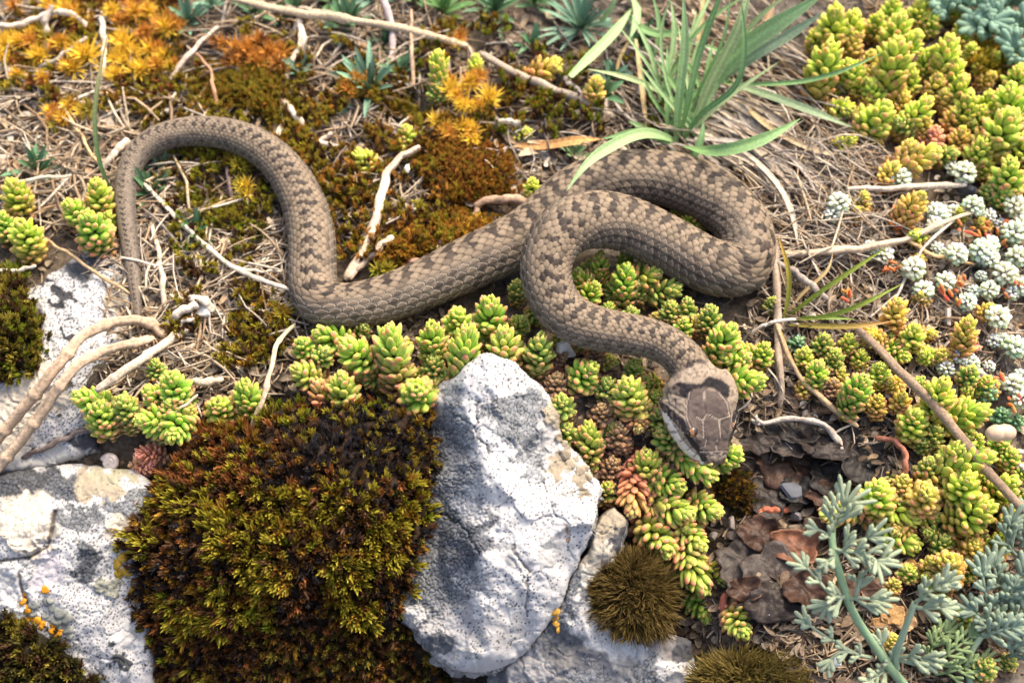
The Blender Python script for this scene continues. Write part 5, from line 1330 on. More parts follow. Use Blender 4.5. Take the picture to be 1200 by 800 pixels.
stars("rusty star moss tuft above the olive mat", [(290, 58, 36), (306, 50, 32), (322, 60, 32), (278, 66, 26), (300, 70, 28), (328, 72, 24), (262, 50, 22)], ('OR', 'RU', 'OR'))
stars("yellow star moss at the foot of the tall slender stonecrop", [(552, 94, 28), (574, 112, 30), (535, 108, 26), (530, 92, 18), (562, 122, 20), (544, 122, 22)], ('YL', 'OR', 'YL'))
stars("golden star moss row just above the rusty moss mat", [(522, 136, 24), (540, 144, 24), (556, 150, 24), (528, 154, 22), (546, 160, 22), (520, 148, 20)], ('YL', 'OR', 'OC'))
stars("green-yellow star moss against the snake's back left of the white shell bits", [(456, 312, 24), (448, 318, 18), (528, 272, 18)], ('YG', 'GN'))
stars("yellow-green star moss inside the arch of the tail", [(280, 192, 26), (284, 214, 24), (292, 224, 20), (272, 180, 16)], ('YG', 'OL', 'YL'))
stars("greenish moss star left of the snake's sharp lower bend", [(330, 362, 24), (322, 370, 18)], ('YG', 'OC'))
stars("yellow-green moss stars in front of the stonecrop at the cushion's upper edge", [(424, 474, 26), (430, 486, 22), (396, 490, 20), (380, 500, 22), (352, 484, 20)], ('GN', 'YG'))
stars("tiny yellow moss star by the left edge straw", [(8, 96, 14), (58, 42, 22), (84, 46, 20)], ('YG', 'YL'))
stars("orange moss among the herbs at the top centre", [(540, 40, 22), (526, 44, 18), (418, 92, 26), (406, 100, 22), (434, 84, 18)], ('YL', 'OC', 'OR'))

mat("orange and olive moss ground under the stars at the far upper left", [(-20, 40), (20, 34), (60, 44), (112, 50), (118, 92), (70, 100), (20, 100), (-20, 92)], 4, ('OL', 'OL', 'OC', 'RU', 'BR'), 330, 0.5, (0.12, 0.09, 0.03))
mat("orange and olive moss ground under the largest yellow stars", [(120, 30), (160, 6), (214, 14), (220, 50), (210, 84), (170, 98), (128, 92)], 4, ('OL', 'OL', 'OC', 'YG', 'OR'), 420, 0.5, (0.14, 0.10, 0.03))
mat("reddish moss strip on the top edge left of the green tuft", [(50, -20), (120, -30), (214, -24), (216, 14), (150, 22), (80, 26), (40, 14)], 4, ('RU', 'OL', 'OC', 'RU', 'BR'), 420, 0.5, (0.14, 0.06, 0.02))
mat("olive moss below the lying left stonecrop and the tall slender one", [(384, 90), (430, 72), (490, 84), (500, 110), (450, 118), (400, 122)], 4, ('OL', 'OC', 'BR'), 300, 0.5, (0.10, 0.07, 0.02))

def loose_moss(name, regions):
    mb = MB()
    for (cx, cy, rx, ry, n, keys) in regions:
        a = RNG.uniform(0, 6.283, n); r = np.sqrt(RNG.random(n))
        x = cx + np.cos(a) * r * rx; y = cy + np.sin(a) * r * ry
        keep = fbm(x / 32, y / 32, 222, 3) > 0.47
        for P in on_ground(x[keep], y[keep], 0.0055):
            V, F, C_, _ = PROTO[v3(rk(*keys))]
            R = rot_to(nrm(np.array([RNG.normal() * .3, -.2 + RNG.normal() * .3, 1.0])), RNG.uniform(0, 6.28))
            mb.add(P + (V * RNG.uniform(.5, .85)) @ R.T, F, C_ * RNG.uniform(.8, 1.25))
    o = obj(name, mb.data(name, M_MOSS, (0, 0, 0), False)); o["kind"] = "stuff"
loose_moss("moss_between_straw", [(300, 110, 150, 90, 1300, ('OL', 'OL', 'OC', 'YG', 'BR')), (440, 200, 110, 110, 1100, ('OL', 'OC', 'OR', 'YG', 'BR')), (110, 60, 130, 70, 800, ('OL', 'OC', 'YG', 'RU')), (250, 240, 70, 90, 500, ('OL', 'YG', 'GN', 'BR')), (560, 90, 90, 70, 600, ('OL', 'BR', 'OC', 'GN')), (270, 380, 80, 50, 400, ('OL', 'BR', 'OC', 'YG')), (700, 120, 80, 60, 300, ('BR', 'OL', 'GN'))])

# ------------------------------------------------------------------ litter nobody could count
gxa, gya = np.linspace(-.4, .4, 640), np.linspace(-.25, .32, 456)
GG = ground(*np.meshgrid(gxa, gya))
def gfast(x, y):
    i = np.clip(((x + .4) / .8 * 639).astype(int), 0, 639); j = np.clip(((y + .25) / .57 * 455).astype(int), 0, 455)
    return GG[j, i]
PALE_S = [(0.47, 0.36, 0.235), (0.54, 0.44, 0.31), (0.38, 0.27, 0.165), (0.44, 0.36, 0.26), (0.58, 0.50, 0.39), (0.30, 0.20, 0.115)]
BROWN_S = [(0.22, 0.15, 0.09), (0.30, 0.22, 0.14), (0.16, 0.11, 0.07), (0.38, 0.29, 0.19), (0.26, 0.21, 0.16)]
GREY_S = [(0.31, 0.26, 0.21), (0.42, 0.36, 0.29), (0.22, 0.18, 0.145), (0.50, 0.43, 0.34), (0.38, 0.29, 0.20)]
DARK_S = [(0.09, 0.065, 0.045), (0.13, 0.09, 0.06), (0.18, 0.13, 0.09), (0.07, 0.055, 0.045), (0.26, 0.20, 0.14)]
MIX_S = PALE_S + BROWN_S + GREY_S
def rnd_ell(cx, cy, rx, ry):
    while True:
        a, b = random.uniform(-1, 1), random.uniform(-1, 1)
        if a * a + b * b < 1: return cx + a * rx, cy + b * ry
def litter(name, regions, kind):
    mb = MB()
    for (cx, cy, rx, ry, n, pal, lpx, wpx, ang, spr, hmax) in regions:
        pxy = np.array([rnd_ell(cx, cy, rx, ry) for _ in range(n)])
        for P in on_ground(pxy[:, 0], pxy[:, 1], 0.0):
            s = pxm(P); L = s * random.uniform(*lpx); w_ = s * random.uniform(*wpx)
            a = math.radians(ang + random.gauss(0, spr))
            hz = random.random() ** 1.6 * hmax + 0.0004
            d = np.array([math.cos(a), math.sin(a), random.gauss(0, 0.16)]); sd = np.array([-math.sin(a), math.cos(a), 0])
            cv = random.gauss(0, 0.07) * L; lift = random.gauss(0, 0.07) * L
            c = np.array(random.choice(pal)) * random.uniform(.7, 1.2)
            t = np.linspace(-.5, .5, 5)[:, None]
            Cc = P + np.array([0, 0, hz]) + d * L * t + sd * cv * (0.25 - t * t) * 4 + np.array([0, 0, 1]) * lift * (0.25 - t * t) * 4
            Cc[:, 2] = np.maximum(Cc[:, 2], gfast(Cc[:, 0], Cc[:, 1]) + 0.0002)
            if kind == 'straw' and random.random() < 0.35: Cc[2:] += (sd * random.gauss(0, .22) * L + np.array([0, 0, random.uniform(0, .1) * L])) * np.array([0, .5, 1])[:, None]
            if kind == 'straw':
                add_tube(mb, Cc, w_ * 0.5 * np.array([.7, 1, .9, 1, .5]), 4, c * np.array([1, .85, 1.1, .9, 1])[:, None], False)
            else:   # curled flakes and leaf shreds
                blade(mb, Cc, w_ * np.array([.35, 1, 1.15, .85, .15]), c, fold=random.uniform(-.5, .6), up=nrm(RNG.normal(size=3) * .5 + np.array([0, 0, 1])), twist=random.gauss(0, .8))
    o = obj(name, mb.data(name, M_STRAW if kind == 'straw' else M_FLAKE))
    o["kind"] = "stuff"
    return o
M_FLAKE = vmat("dead_leaf_flakes", 0.75, 0.25, 0.35, 1100, 0.5, 1500, transl=0.1)
def on_ground1(px, py):
    P = on_ground(np.array(px), np.array(py), 0.0)
    return P
o1 = litter("straw_litter", [
    (110, 170, 150, 100, 950, PALE_S + PALE_S + BROWN_S, (24, 110), (1.6, 4.2), 0, 50, .006), (70, 60, 110, 60, 150, GREY_S + PALE_S, (20, 80), (1.5, 4), 10, 40, .006),
    (240, 340, 120, 100, 900, PALE_S + PALE_S + MIX_S, (20, 90), (1.5, 4.0), 0, 60, .006), (250, 250, 90, 70, 320, MIX_S, (14, 50), (1.5, 3.5), 0, 70, .004),
    (390, 60, 160, 70, 600, PALE_S + MIX_S, (20, 100), (1.5, 4), -15, 50, .005), (420, 210, 80, 80, 480, MIX_S, (14, 60), (1.5, 4), 40, 60, .005),
    (640, 130, 120, 90, 420, BROWN_S + GREY_S, (14, 60), (1.4, 3.6), -15, 55, .005), (850, 140, 120, 110, 380, GREY_S + PALE_S, (40, 130), (1.6, 4.6), -38, 16, .010), (1090, 70, 150, 90, 260, BROWN_S + DARK_S, (14, 50), (1.5, 4), 0, 60, .004),
    (960, 240, 90, 80, 620, GREY_S + PALE_S, (24, 90), (1.3, 3.0), -30, 40, .008), (1000, 330, 110, 80, 420, GREY_S + BROWN_S, (16, 70), (1.3, 3.2), 10, 60, .006),
    (230, 440, 110, 50, 260, BROWN_S + PALE_S, (12, 50), (1.5, 4), 0, 60, .005), (1050, 760, 130, 60, 260, DARK_S + BROWN_S, (12, 50), (1.5, 4), 0, 60, .004), (1130, 340, 110, 120, 380, PALE_S + GREY_S, (14, 50), (1.3, 3), 0, 70, .005), (1000, 440, 160, 90, 500, DARK_S + GREY_S + BROWN_S, (14, 60), (1.4, 3.4), -30, 60, .005),
    (950, 560, 120, 110, 320, DARK_S + BROWN_S, (10, 45), (1.2, 3.4), 0, 70, .003), (1080, 640, 140, 120, 380, DARK_S + GREY_S, (12, 50), (1.2, 3.2), 0, 70, .003),
    (730, 520, 80, 100, 240, DARK_S + BROWN_S, (10, 40), (1.2, 3), 0, 70, .003), (420, 420, 120, 60, 300, BROWN_S + DARK_S, (10, 40), (1.2, 3), 0, 70, .003), (900, 720, 80, 70, 260, DARK_S + BROWN_S + GREY_S[:2], (10, 40), (1.1, 2.6), 0, 70, .003),
    (600, 330, 720, 480, 1500, BROWN_S + DARK_S, (8, 34), (1, 2.6), 0, 70, .002), (-150, 400, 160, 300, 300, MIX_S, (14, 60), (1.5, 4), 0, 60, .005), (1360, 400, 160, 400, 400, MIX_S, (14, 60), (1.5, 4), 0, 60, .005), (600, -60, 760, 70, 700, MIX_S, (14, 70), (1.5, 4), 0, 60, .005), (600, -190, 900, 130, 700, MIX_S, (14, 70), (1.5, 4), 0, 60, .005), (600, 920, 850, 120, 800, MIX_S + DARK_S, (14, 70), (1.5, 4), 0, 60, .004), (-330, 400, 200, 400, 500, MIX_S, (14, 70), (1.5, 4), 0, 60, .005), (1520, 400, 200, 400, 500, MIX_S, (14, 70), (1.5, 4), 0, 60, .005)], 'straw')
o2 = litter("leaf_litter", [
    (110, 160, 150, 110, 700, PALE_S + BROWN_S, (9, 26), (5, 11), 0, 90, .005), (240, 330, 110, 90, 420, PALE_S + MIX_S, (8, 24), (4, 10), 0, 90, .005),
    (420, 160, 180, 150, 420, MIX_S + DARK_S, (8, 24), (4, 10), 0, 90, .004), (690, 110, 140, 110, 420, BROWN_S + DARK_S, (8, 26), (4, 11), 0, 90, .004),
    (960, 560, 130, 130, 420, DARK_S + DARK_S + BROWN_S, (10, 30), (6, 14), 0, 90, .004), (980, 430, 180, 90, 420, DARK_S + BROWN_S + GREY_S, (8, 24), (4, 10), 0, 90, .004),
    (1100, 640, 130, 130, 420, DARK_S + BROWN_S, (8, 24), (4, 10), 0, 90, .003), (1120, 340, 110, 130, 380, PALE_S + GREY_S, (7, 18), (4, 8), 0, 90, .004),
    (730, 520, 90, 110, 340, DARK_S + BROWN_S, (8, 24), (4, 10), 0, 90, .004), (440, 420, 130, 60, 340, BROWN_S + DARK_S, (8, 22), (4, 9), 0, 90, .004),
    (870, 700, 100, 90, 340, DARK_S + BROWN_S, (8, 26), (4, 11), 0, 90, .004), (600, 330, 740, 480, 1500, DARK_S + BROWN_S, (6, 20), (3, 8), 0, 90, .002), (930, 240, 110, 120, 260, GREY_S + DARK_S, (8, 22), (4, 8), 0, 90, .004), (230, 440, 110, 50, 260, BROWN_S + PALE_S + DARK_S, (8, 24), (4, 10), 0, 90, .004), (1050, 770, 140, 60, 300, DARK_S + BROWN_S, (8, 26), (4, 11), 0, 90, .004), (640, 180, 90, 90, 200, MIX_S, (8, 26), (4, 11), 0, 90, .005), (600, 920, 850, 120, 600, DARK_S + BROWN_S, (8, 30), (4, 14), 0, 90, .004), (600, -150, 900, 130, 600, MIX_S, (8, 30), (4, 14), 0, 90, .004), (-250, 400, 220, 400, 400, MIX_S, (8, 30), (4, 14), 0, 90, .004), (1450, 400, 220, 400, 400, MIX_S, (8, 30), (4, 14), 0, 90, .004)], 'flake')
# soil crumbs and grit
mb = MB()
ico = np.array([[0, 0, 1], [.94, 0, -.33], [-.47, .82, -.33], [-.47, -.82, -.33], [.5, .5, .5], [-.6, .1, .6]])
cpx = RNG.uniform(-120, 1320, 5200); cpy = RNG.uniform(-90, 830, 5200)
for P in on_ground(cpx, cpy, 0.0):
    r = pxm(P) * random.choice([1.2, 1.6, 2, 2.6, 3.4])
    v = P + (ico * (0.7 + .6 * RNG.random((6, 1)))) * r
    c = np.array(random.choice(DARK_S + DARK_S + BROWN_S + GREY_S[:1])) * random.uniform(.6, 1.3)
    mb.add(v, [[0, 4, 1], [4, 1, 2], [0, 5, 3], [0, 4, 2], [0, 2, 5], [1, 3, 2], [0, 3, 1], [2, 5, 3]], c)
cr = obj("soil_crumbs", mb.data("soil_crumbs", M_SOIL, (0, 0, 0), False)); cr["kind"] = "stuff"

# ------------------------------------------------------------------ single stems and twigs
def path(pts, n=None):
    """pts: (px, py, height above soil in mm)"""
    a = np.array(pts, float)
    return spline(on_ground(a[:, 0], a[:, 1], a[:, 2] * 1e-3), n or max(8, 7 * len(pts)))
def twig(name, label, cat, branches, col, group=None, mat=None, rough=0.12, nodes=0.0, sides=8):
    org = path(branches[0][0])[0].copy(); org[2] = float(ground(org[0], org[1]))
    root = None
    for bi, (pts, r0, r1, *cc) in enumerate(branches):
        C_ = path(pts, 13 * len(pts))
        a_ = np.array(pts, float); kin = on_ground(a_[:, 0], a_[:, 1], a_[:, 2] * 1e-3)
        ck = np.concatenate([[0], np.cumsum(np.linalg.norm(np.diff(kin, axis=0), axis=1))]); uu = np.linspace(0, ck[-1], len(C_))
        lin_ = np.stack([np.interp(uu, ck, kin[:, k]) for k in range(3)], 1)
        C_ = 0.45 * C_ + 0.55 * lin_; s = pxm(C_.mean(0))
        tt = np.linspace(0, 1, len(C_))
        sd_ = len(label) * 3.1 + bi * 7; nk = len(pts) * 2.2
        C_ = C_ + np.stack([vn(tt * nk, tt * 0 + sd_, 5) - .5, vn(tt * nk, tt * 0 + sd_, 6) - .5, vn(tt * nk, tt * 0 + sd_, 7) - .5], 1) * s * (2.0 + 14 * rough) * np.sin(math.pi * tt)[:, None] ** .5
        R_ = s * (r0 + (r1 - r0) * tt) * (1 + rough * 2 * (vn(tt * 12, tt * 0 + 3 * bi, 9) - .5))
        if nodes: R_ = R_ * (1 + 0.35 * np.exp(-((np.mod(tt * nodes, 1) - .5) / .06) ** 2))
        c = np.array(cc[0] if cc else col) * (0.82 + 0.36 * fbm(tt * 14, tt * 0 + bi, 33, 3))[:, None]
        R_ = R_ * (1 - 0.35 * np.exp(-(tt / .02) ** 2) - 0.5 * np.exp(-((1 - tt) / .02) ** 2))
        mb = MB(); add_tube(mb, C_, R_, 10, c, True)
        Vl = mb.V[0]; na_ = len(C_) * 10
        rp = np.array([vn(tt * 5, tt * 0 + 17 * q_ + sd_, 55) for q_ in range(10)]).T.reshape(-1)
        mb.C[0][:na_] *= (0.62 + 0.76 * rp)[:, None]
        Vl[:na_] += (Vl[:na_] - np.repeat(C_, 10, 0)) * ((rp - .5) * 0.34)[:, None]
        me = mb.data(name if bi == 0 else "branch", mat or M_TWIG, org)
        if bi == 0:
            root = obj(name, me); root.location = org; tag(root, label, cat, group)
        else: obj("branch", me, root)
    return root
ST = (0.55, 0.46, 0.34); GT = (0.42, 0.37, 0.31); BT = (0.25, 0.175, 0.11); WT = (0.60, 0.51, 0.40)
twig("twig", "thick brown twig crossing the stonecrop diagonally at the right", "twig", [([(1000, 380, 10), (1026, 405, 12), (1060, 440, 15), (1092, 472, 18), (1120, 505, 20), (1160, 555, 22), (1212, 612, 22)], 5.2, 6.2)], (0.27, 0.19, 0.125), rough=.08)
twig("straw", "long tan straw reaching from the coil into the white rosettes", "straw", [([(912, 298, 6), (960, 295, 8), (1005, 291, 9), (1060, 280, 10), (1100, 264, 10), (1146, 247, 9)], 4.6, 2.4), ([(1060, 280, 9), (1090, 297, 8), (1118, 306, 7), (1142, 310, 6)], 2.2, 2.0, (0.5, 0.32, 0.16))], (0.52, 0.40, 0.27), nodes=2, mat=M_STRAW)
twig("straw", "pale straight straw above the white rosettes", "straw", [([(992, 222, 8), (1040, 221, 9), (1090, 218, 9), (1133, 217, 9)], 3.4, 3.2)], (0.58, 0.48, 0.37), nodes=3, mat=M_STRAW)
twig("straw", "long tan straw running from the top edge to the slender stonecrop", "straw", [([(255, -6, 12), (330, 12, 12), (400, 22, 11), (470, 34, 10), (548, 54, 9)], 4.2, 4.6)], (0.52, 0.41, 0.27), nodes=3, mat=M_STRAW)
twig("straw", "short second straw beside the long one at the top edge", "straw", [([(335, 8, 7), (370, 14, 7), (410, 20, 6)], 3.2, 2.5)], ST, mat=M_STRAW)
twig("twig", "greyish twig continuing the long straw down toward the grass tuft", "twig", [([(562, 62, 8), (600, 84, 8), (640, 102, 7), (690, 122, 5), (720, 138, 3)], 4.6, 5.5)], (0.36, 0.29, 0.22))
twig("twig", "pale forked twig standing against the snake's back", "twig", [([(492, 172, 10), (470, 184, 10), (452, 208, 9), (444, 240, 8), (436, 272, 7), (420, 305, 5), (404, 328, 2)], 4.5, 6.5), ([(460, 277, 8), (446, 288, 7), (428, 306, 5), (408, 327, 2)], 3.6, 4.6)], (0.60, 0.47, 0.34), rough=.16)
twig("straw", "long straw slanting from the tail arch down to the snake's bend", "straw", [([(168, 214, 8), (196, 244, 8), (232, 280, 8), (270, 312, 8), (300, 326, 9), (340, 340, 9)], 2.6, 3.0), ([(270, 312, 8), (310, 318, 8), (332, 318, 6)], 1.8, 1.5)], WT, nodes=3, mat=M_STRAW)
twig("stalk", "upper one of the thick pale bent stalks over the speckled slab", "dry stalk", [([(-12, 526, 10), (20, 486, 12), (56, 444, 15), (94, 396, 16), (120, 382, 15), (152, 375, 12), (178, 380, 8), (196, 396, 4)], 6.8, 6.0)], (0.44, 0.32, 0.215), group="pale bent stalks", nodes=5, mat=M_STRAW, rough=.02)
twig("stalk", "lower one of the thick pale bent stalks over the speckled slab", "dry stalk", [([(-8, 556, 10), (24, 516, 12), (56, 474, 14), (84, 434, 15), (118, 413, 13), (150, 404, 11), (180, 396, 8)], 6.5, 5.5)], (0.45, 0.33, 0.225), group="pale bent stalks", nodes=5, mat=M_STRAW, rough=.02)
twig("stalk", "straight whitish stalk ending above the bushy stonecrop", "dry stalk", [([(112, 458, 16), (140, 438, 15), (166, 420, 12), (196, 400, 8), (222, 384, 4)], 4.8, 5.0)], (0.58, 0.47, 0.35), group="pale bent stalks", nodes=3, mat=M_STRAW, rough=.02)
twig("straw", "pale curl of split straw where the bent stalks meet", "straw", [([(196, 390, 4), (200, 374, 8), (214, 364, 10), (232, 356, 9)], 4.0, 5.0), ([(205, 392, 4), (214, 376, 7), (228, 374, 8)], 3, 2.5), ([(222, 350, 6), (240, 352, 9), (246, 366, 6)], 4, 6)], (0.58, 0.5, 0.4), mat=M_STRAW, rough=.1)
twig("straw", "thin bent straw from the snake's bend down across the moss edge", "straw", [([(346, 380, 8), (328, 398, 10), (318, 430, 12), (306, 474, 13), (292, 506, 12), (276, 536, 9)], 2.6, 3.6), ([(298, 494, 12), (284, 512, 9), (276, 520, 8)], 1.6, 1.0)], (0.56, 0.44, 0.30), nodes=3, mat=M_STRAW)
twig("stem", "dark upright stem inside the arch of the snake's tail", "stem", [([(254, 128, 6), (262, 170, 6), (270, 226, 6), (280, 292, 3)], 2.6, 2.4)], (0.16, 0.11, 0.10))
twig("straw", "thin tan straw over the top of the speckled slab", "straw", [([(50, 278, 6), (80, 298, 8), (112, 318, 9), (152, 344, 8)], 2.2, 2.2)], (0.42, 0.29, 0.16), mat=M_STRAW)
twig("straw", "upright pale straw beside the tip of the snake's tail", "straw", [([(178, 262, 6), (186, 300, 6), (191, 332, 5), (193, 362, 3)], 2.6, 3.6)], ST, mat=M_STRAW)
twig("twig", "arched pale stem at the far upper left", "twig", [([(-6, 30, 6), (28, 30, 9), (52, 20, 11), (72, 14, 12), (92, 20, 10), (106, 38, 6)], 4.2, 3.2)], WT, rough=.2)
twig("twig", "grey upright twig crossing the arched pale stem", "twig", [([(60, 68, 3), (54, 46, 8), (54, 26, 12), (61, 6, 15)], 3.8, 3.4)], (0.40, 0.33, 0.27), rough=.2)
twig("straw", "grey-brown straw leaning among the star moss at the left", "straw", [([(34, 88, 5), (62, 72, 8), (84, 56, 9), (102, 44, 9)], 2.4, 2.2)], GT, mat=M_STRAW)
twig("straw", "thick dull straw at the left edge below the star moss", "straw", [([(-4, 70, 6), (14, 88, 7), (32, 104, 4)], 4.6, 4.0)], (0.44, 0.36, 0.27), mat=M_STRAW)
twig("straw", "white standing straw beside the upright grass blade", "straw", [([(119, 20, 10), (122, 45, 10), (122, 80, 8), (121, 106, 4)], 4.2, 3.0)], WT, mat=M_STRAW, rough=.25)
twig("straw", "orange-tan straw leaning left of the upright grass blade", "straw", [([(74, 126, 7), (90, 150, 8), (106, 178, 7), (128, 212, 3)], 2.0, 2.2)], (0.60, 0.42, 0.20), mat=M_STRAW)
twig("straw", "white straw piece pointing at the top of the tail arch", "straw", [([(118, 200, 3), (132, 184, 6), (150, 164, 7)], 4.4, 4.8)], WT, mat=M_STRAW)
twig("straw", "bleached straws crossing left of the tail arch", "straw", [([(170, 158, 4), (188, 136, 6), (214, 122, 7)], 3.4, 3.0), ([(178, 146, 4), (196, 128, 6), (206, 108, 7)], 2.6, 2.2)], WT, mat=M_STRAW)
twig("twig", "forked straw left of the olive moss mat", "twig", [([(186, 112, 5), (214, 74, 8), (238, 46, 8), (256, 30, 6)], 3.0, 2.4), ([(218, 68, 8), (202, 96, 5)], 2.0, 1.4)], (0.52, 0.42, 0.33), mat=M_STRAW)
twig("stem", "thin brown stem rising behind the arch of the tail", "stem", [([(258, 136, 4), (252, 110, 9), (246, 84, 11), (230, 62, 12)], 2.4, 1.8)], (0.36, 0.20, 0.11))
twig("twig", "bleached crooked twig between olive mat and forked twig", "twig", [([(322, 106, 5), (336, 124, 6), (350, 140, 6), (360, 156, 4)], 3.6, 4.0), ([(332, 100, 5), (340, 76, 7), (352, 50, 8), (352, 26, 8)], 3.6, 2.4), ([(360, 156, 4), (376, 138, 5), (378, 112, 6)], 3.4, 2.4)], (0.50, 0.42, 0.33), rough=.12)
twig("twig", "white broken twig at the end of the bleached crooked one", "twig", [([(356, 160, 4), (376, 168, 5), (398, 172, 4)], 4.0, 3.4), ([(372, 166, 4), (390, 156, 6)], 3.2, 2.6)], (0.50, 0.42, 0.33), rough=.12)
twig("twig", "short pale twig at the top, left of the long straw", "twig", [([(340, 50, 5), (352, 26, 8), (354, 60, 6), (346, 66, 4)], 3.6, 2.8)], WT, rough=.25)
twig("stem", "grey stem hanging from the top edge left of the slender stonecrop", "stem", [([(446, -8, 10), (456, 18, 9), (460, 44, 8), (458, 72, 5)], 4.8, 3.6)], (0.44, 0.35, 0.33))
twig("straw", "thin brown straw upright beside the grey stem", "straw", [([(482, 12, 9), (483, 50, 9), (484, 104, 5)], 2.2, 2.4)], (0.40, 0.29, 0.19), mat=M_STRAW)
twig("twig", "tan woody stem between rusty moss mat and the snake", "twig", [([(556, 242, 3), (570, 234, 5), (600, 234, 6), (632, 238, 5)], 5.0, 5.5), ([(562, 240, 3), (552, 256, 2)], 3.4, 3.0)], (0.34, 0.23, 0.15))
twig("straw", "bleached straw arc left of the small pale stonecrop head", "straw", [([(576, 150, 4), (590, 142, 8), (606, 143, 8), (612, 150, 4)], 3.6, 3.2)], WT, mat=M_STRAW)
twig("twig", "pale stem lying above the orange dead leaf", "twig", [([(656, 84, 4), (668, 98, 6), (684, 112, 5)], 3.6, 3.0)], (0.52, 0.45, 0.38))
twig("twig", "grey crooked twig arching over the dark hollow", "twig", [([(880, 492, 8), (894, 495, 8), (930, 490, 9), (962, 496, 9), (978, 510, 8), (986, 530, 6), (992, 545, 3)], 3.6, 3.4), ([(888, 498, 7), (886, 486, 9)], 3.2, 1.8)], (0.42, 0.35, 0.29), rough=.25)
twig("stem", "reddish bent stem at the right rim of the dark hollow", "stem", [([(1026, 514, 5), (1044, 514, 8), (1058, 526, 10), (1062, 548, 9), (1056, 574, 4)], 3.6, 3.4)], (0.33, 0.135, 0.085), rough=.12)
twig("stem", "short red stem lying in the hollow left of the felted plant", "stem", [([(882, 612, 3), (888, 602, 5), (904, 597, 6), (924, 597, 5)], 3.8, 4.2)], (0.34, 0.11, 0.06), rough=.1)
twig("stem", "red stem carrying the lone stonecrop head at the bottom", "stem", [([(850, 694, 6), (847, 712, 6), (852, 730, 5), (862, 742, 5)], 5.0, 4.6)], (0.40, 0.13, 0.085), rough=.15)
twig("straw", "thin tan straw lying from the coil toward the dark hollow", "straw", [([(908, 374, 8), (926, 424, 9), (944, 450, 9), (976, 478, 8), (1006, 500, 6)], 2.4, 3.2)], (0.47, 0.33, 0.19), mat=M_STRAW)
twig("stem", "dead grey-brown upright stem just right of the coil", "stem", [([(908, 280, 6), (910, 330, 8), (912, 390, 8), (915, 440, 7), (914, 478, 3)], 5.2, 4.4)], (0.30, 0.23, 0.17), rough=.15)
twig("straw", "pale wisp pointing left from the grass sprout", "straw", [([(934, 374, 8), (912, 376, 9), (892, 382, 7), (876, 392, 4)], 2.4, 1.4)], (0.58, 0.50, 0.42), mat=M_STRAW)
twig("twig", "dark thin twig below the lower bent stalk", "twig", [([(26, 536, 5), (60, 522, 7), (92, 506, 8), (122, 494, 6)], 3.4, 2.8)], (0.17, 0.13, 0.11))
twig("straw", "grey straw across the dead grass near the orange leaf", "straw", [([(905, 305, 7), (930, 318, 8), (956, 340, 7), (970, 352, 4)], 4.6, 4.0)], (0.30, 0.25, 0.21), mat=M_STRAW)
twig("straw", "thin straw touching the left stonecrop above the bushy one", "straw", [([(178, 498, 12), (206, 482, 14), (232, 462, 12)], 1.8, 1.6)], ST, mat=M_STRAW)
twig("twig", "tan twig at the end of the thin straw over the bushy stonecrop", "twig", [([(214, 450, 8), (236, 448, 9), (262, 444, 8)], 4.0, 4.4)], (0.50, 0.40, 0.29), rough=.3)
twig("straw", "pale horizontal straw stub at the left stonecrop", "straw", [([(14, 216, 14), (44, 210, 15), (84, 205, 12)], 2.4, 2.0)], ST, mat=M_STRAW)
twig("straw", "pale straw at the left edge above the small moss cushion", "straw", [([(-6, 318, 8), (14, 318, 9), (42, 311, 8)], 2.8, 2.2)], WT, mat=M_STRAW)
twig("straw", "tan straw between the white rosettes and thick twig", "straw", [([(1118, 258, 10), (1080, 292, 10), (1060, 330, 8), (1040, 366, 5)], 1.8, 1.6)], (0.6, 0.52, 0.44), mat=M_STRAW)
twig("straw", "grey straws in the soil right of the many-headed stonecrop", "straw", [([(1180, 530, 6), (1196, 544, 7), (1206, 560, 6)], 4.0, 3.0), ([(1184, 532, 6), (1206, 528, 6)], 3.0, 2.6)], (0.45, 0.41, 0.36), mat=M_STRAW)

# ------------------------------------------------------------------ grass
def grass(name, label, blades, cat="grass", group=None, mat=None):
    p0 = on_ground1(float(blades[0][0][0][0]), float(blades[0][0][0][1]))
    t = empty(name, p0, label, cat, group)
    for b in blades:
        pts, w_, c = b[:3]; fold = b[3] if len(b) > 3 else 0.35
        C_ = path(pts, 22); w_ *= 0.68; s = pxm(C_.mean(0)); tt = np.linspace(0, 1, len(C_))
        prof = np.clip(0.55 + 1.6 * tt, 0, 1) * np.clip((1 - tt) * 3.2, 0, 1) ** 0.8
        cc = np.array(c) * (0.9 + 0.2 * vn(tt * 6, tt * 0, 3))[:, None]
        if len(b) > 4:
            cc = cc * (1 - tt[:, None] ** 2) + np.array(b[4]) * tt[:, None] ** 2
        mb = MB(); blade(mb, C_, w_ * s * np.maximum(prof, 0.03), cc, fold=fold, up=nrm(TOC + np.array([0.2, 0, .2])), stripes=0.5, twist=b[5] if len(b) > 5 else 0)
        obj("blade", mb.data("blade", mat or M_GRASS, p0), t)
    return t
G1 = (0.27, 0.44, 0.17); G2 = (0.38, 0.54, 0.25); G3 = (0.22, 0.38, 0.15); G4 = (0.50, 0.60, 0.30); TANB = (0.58, 0.42, 0.20)
fine_blades = []
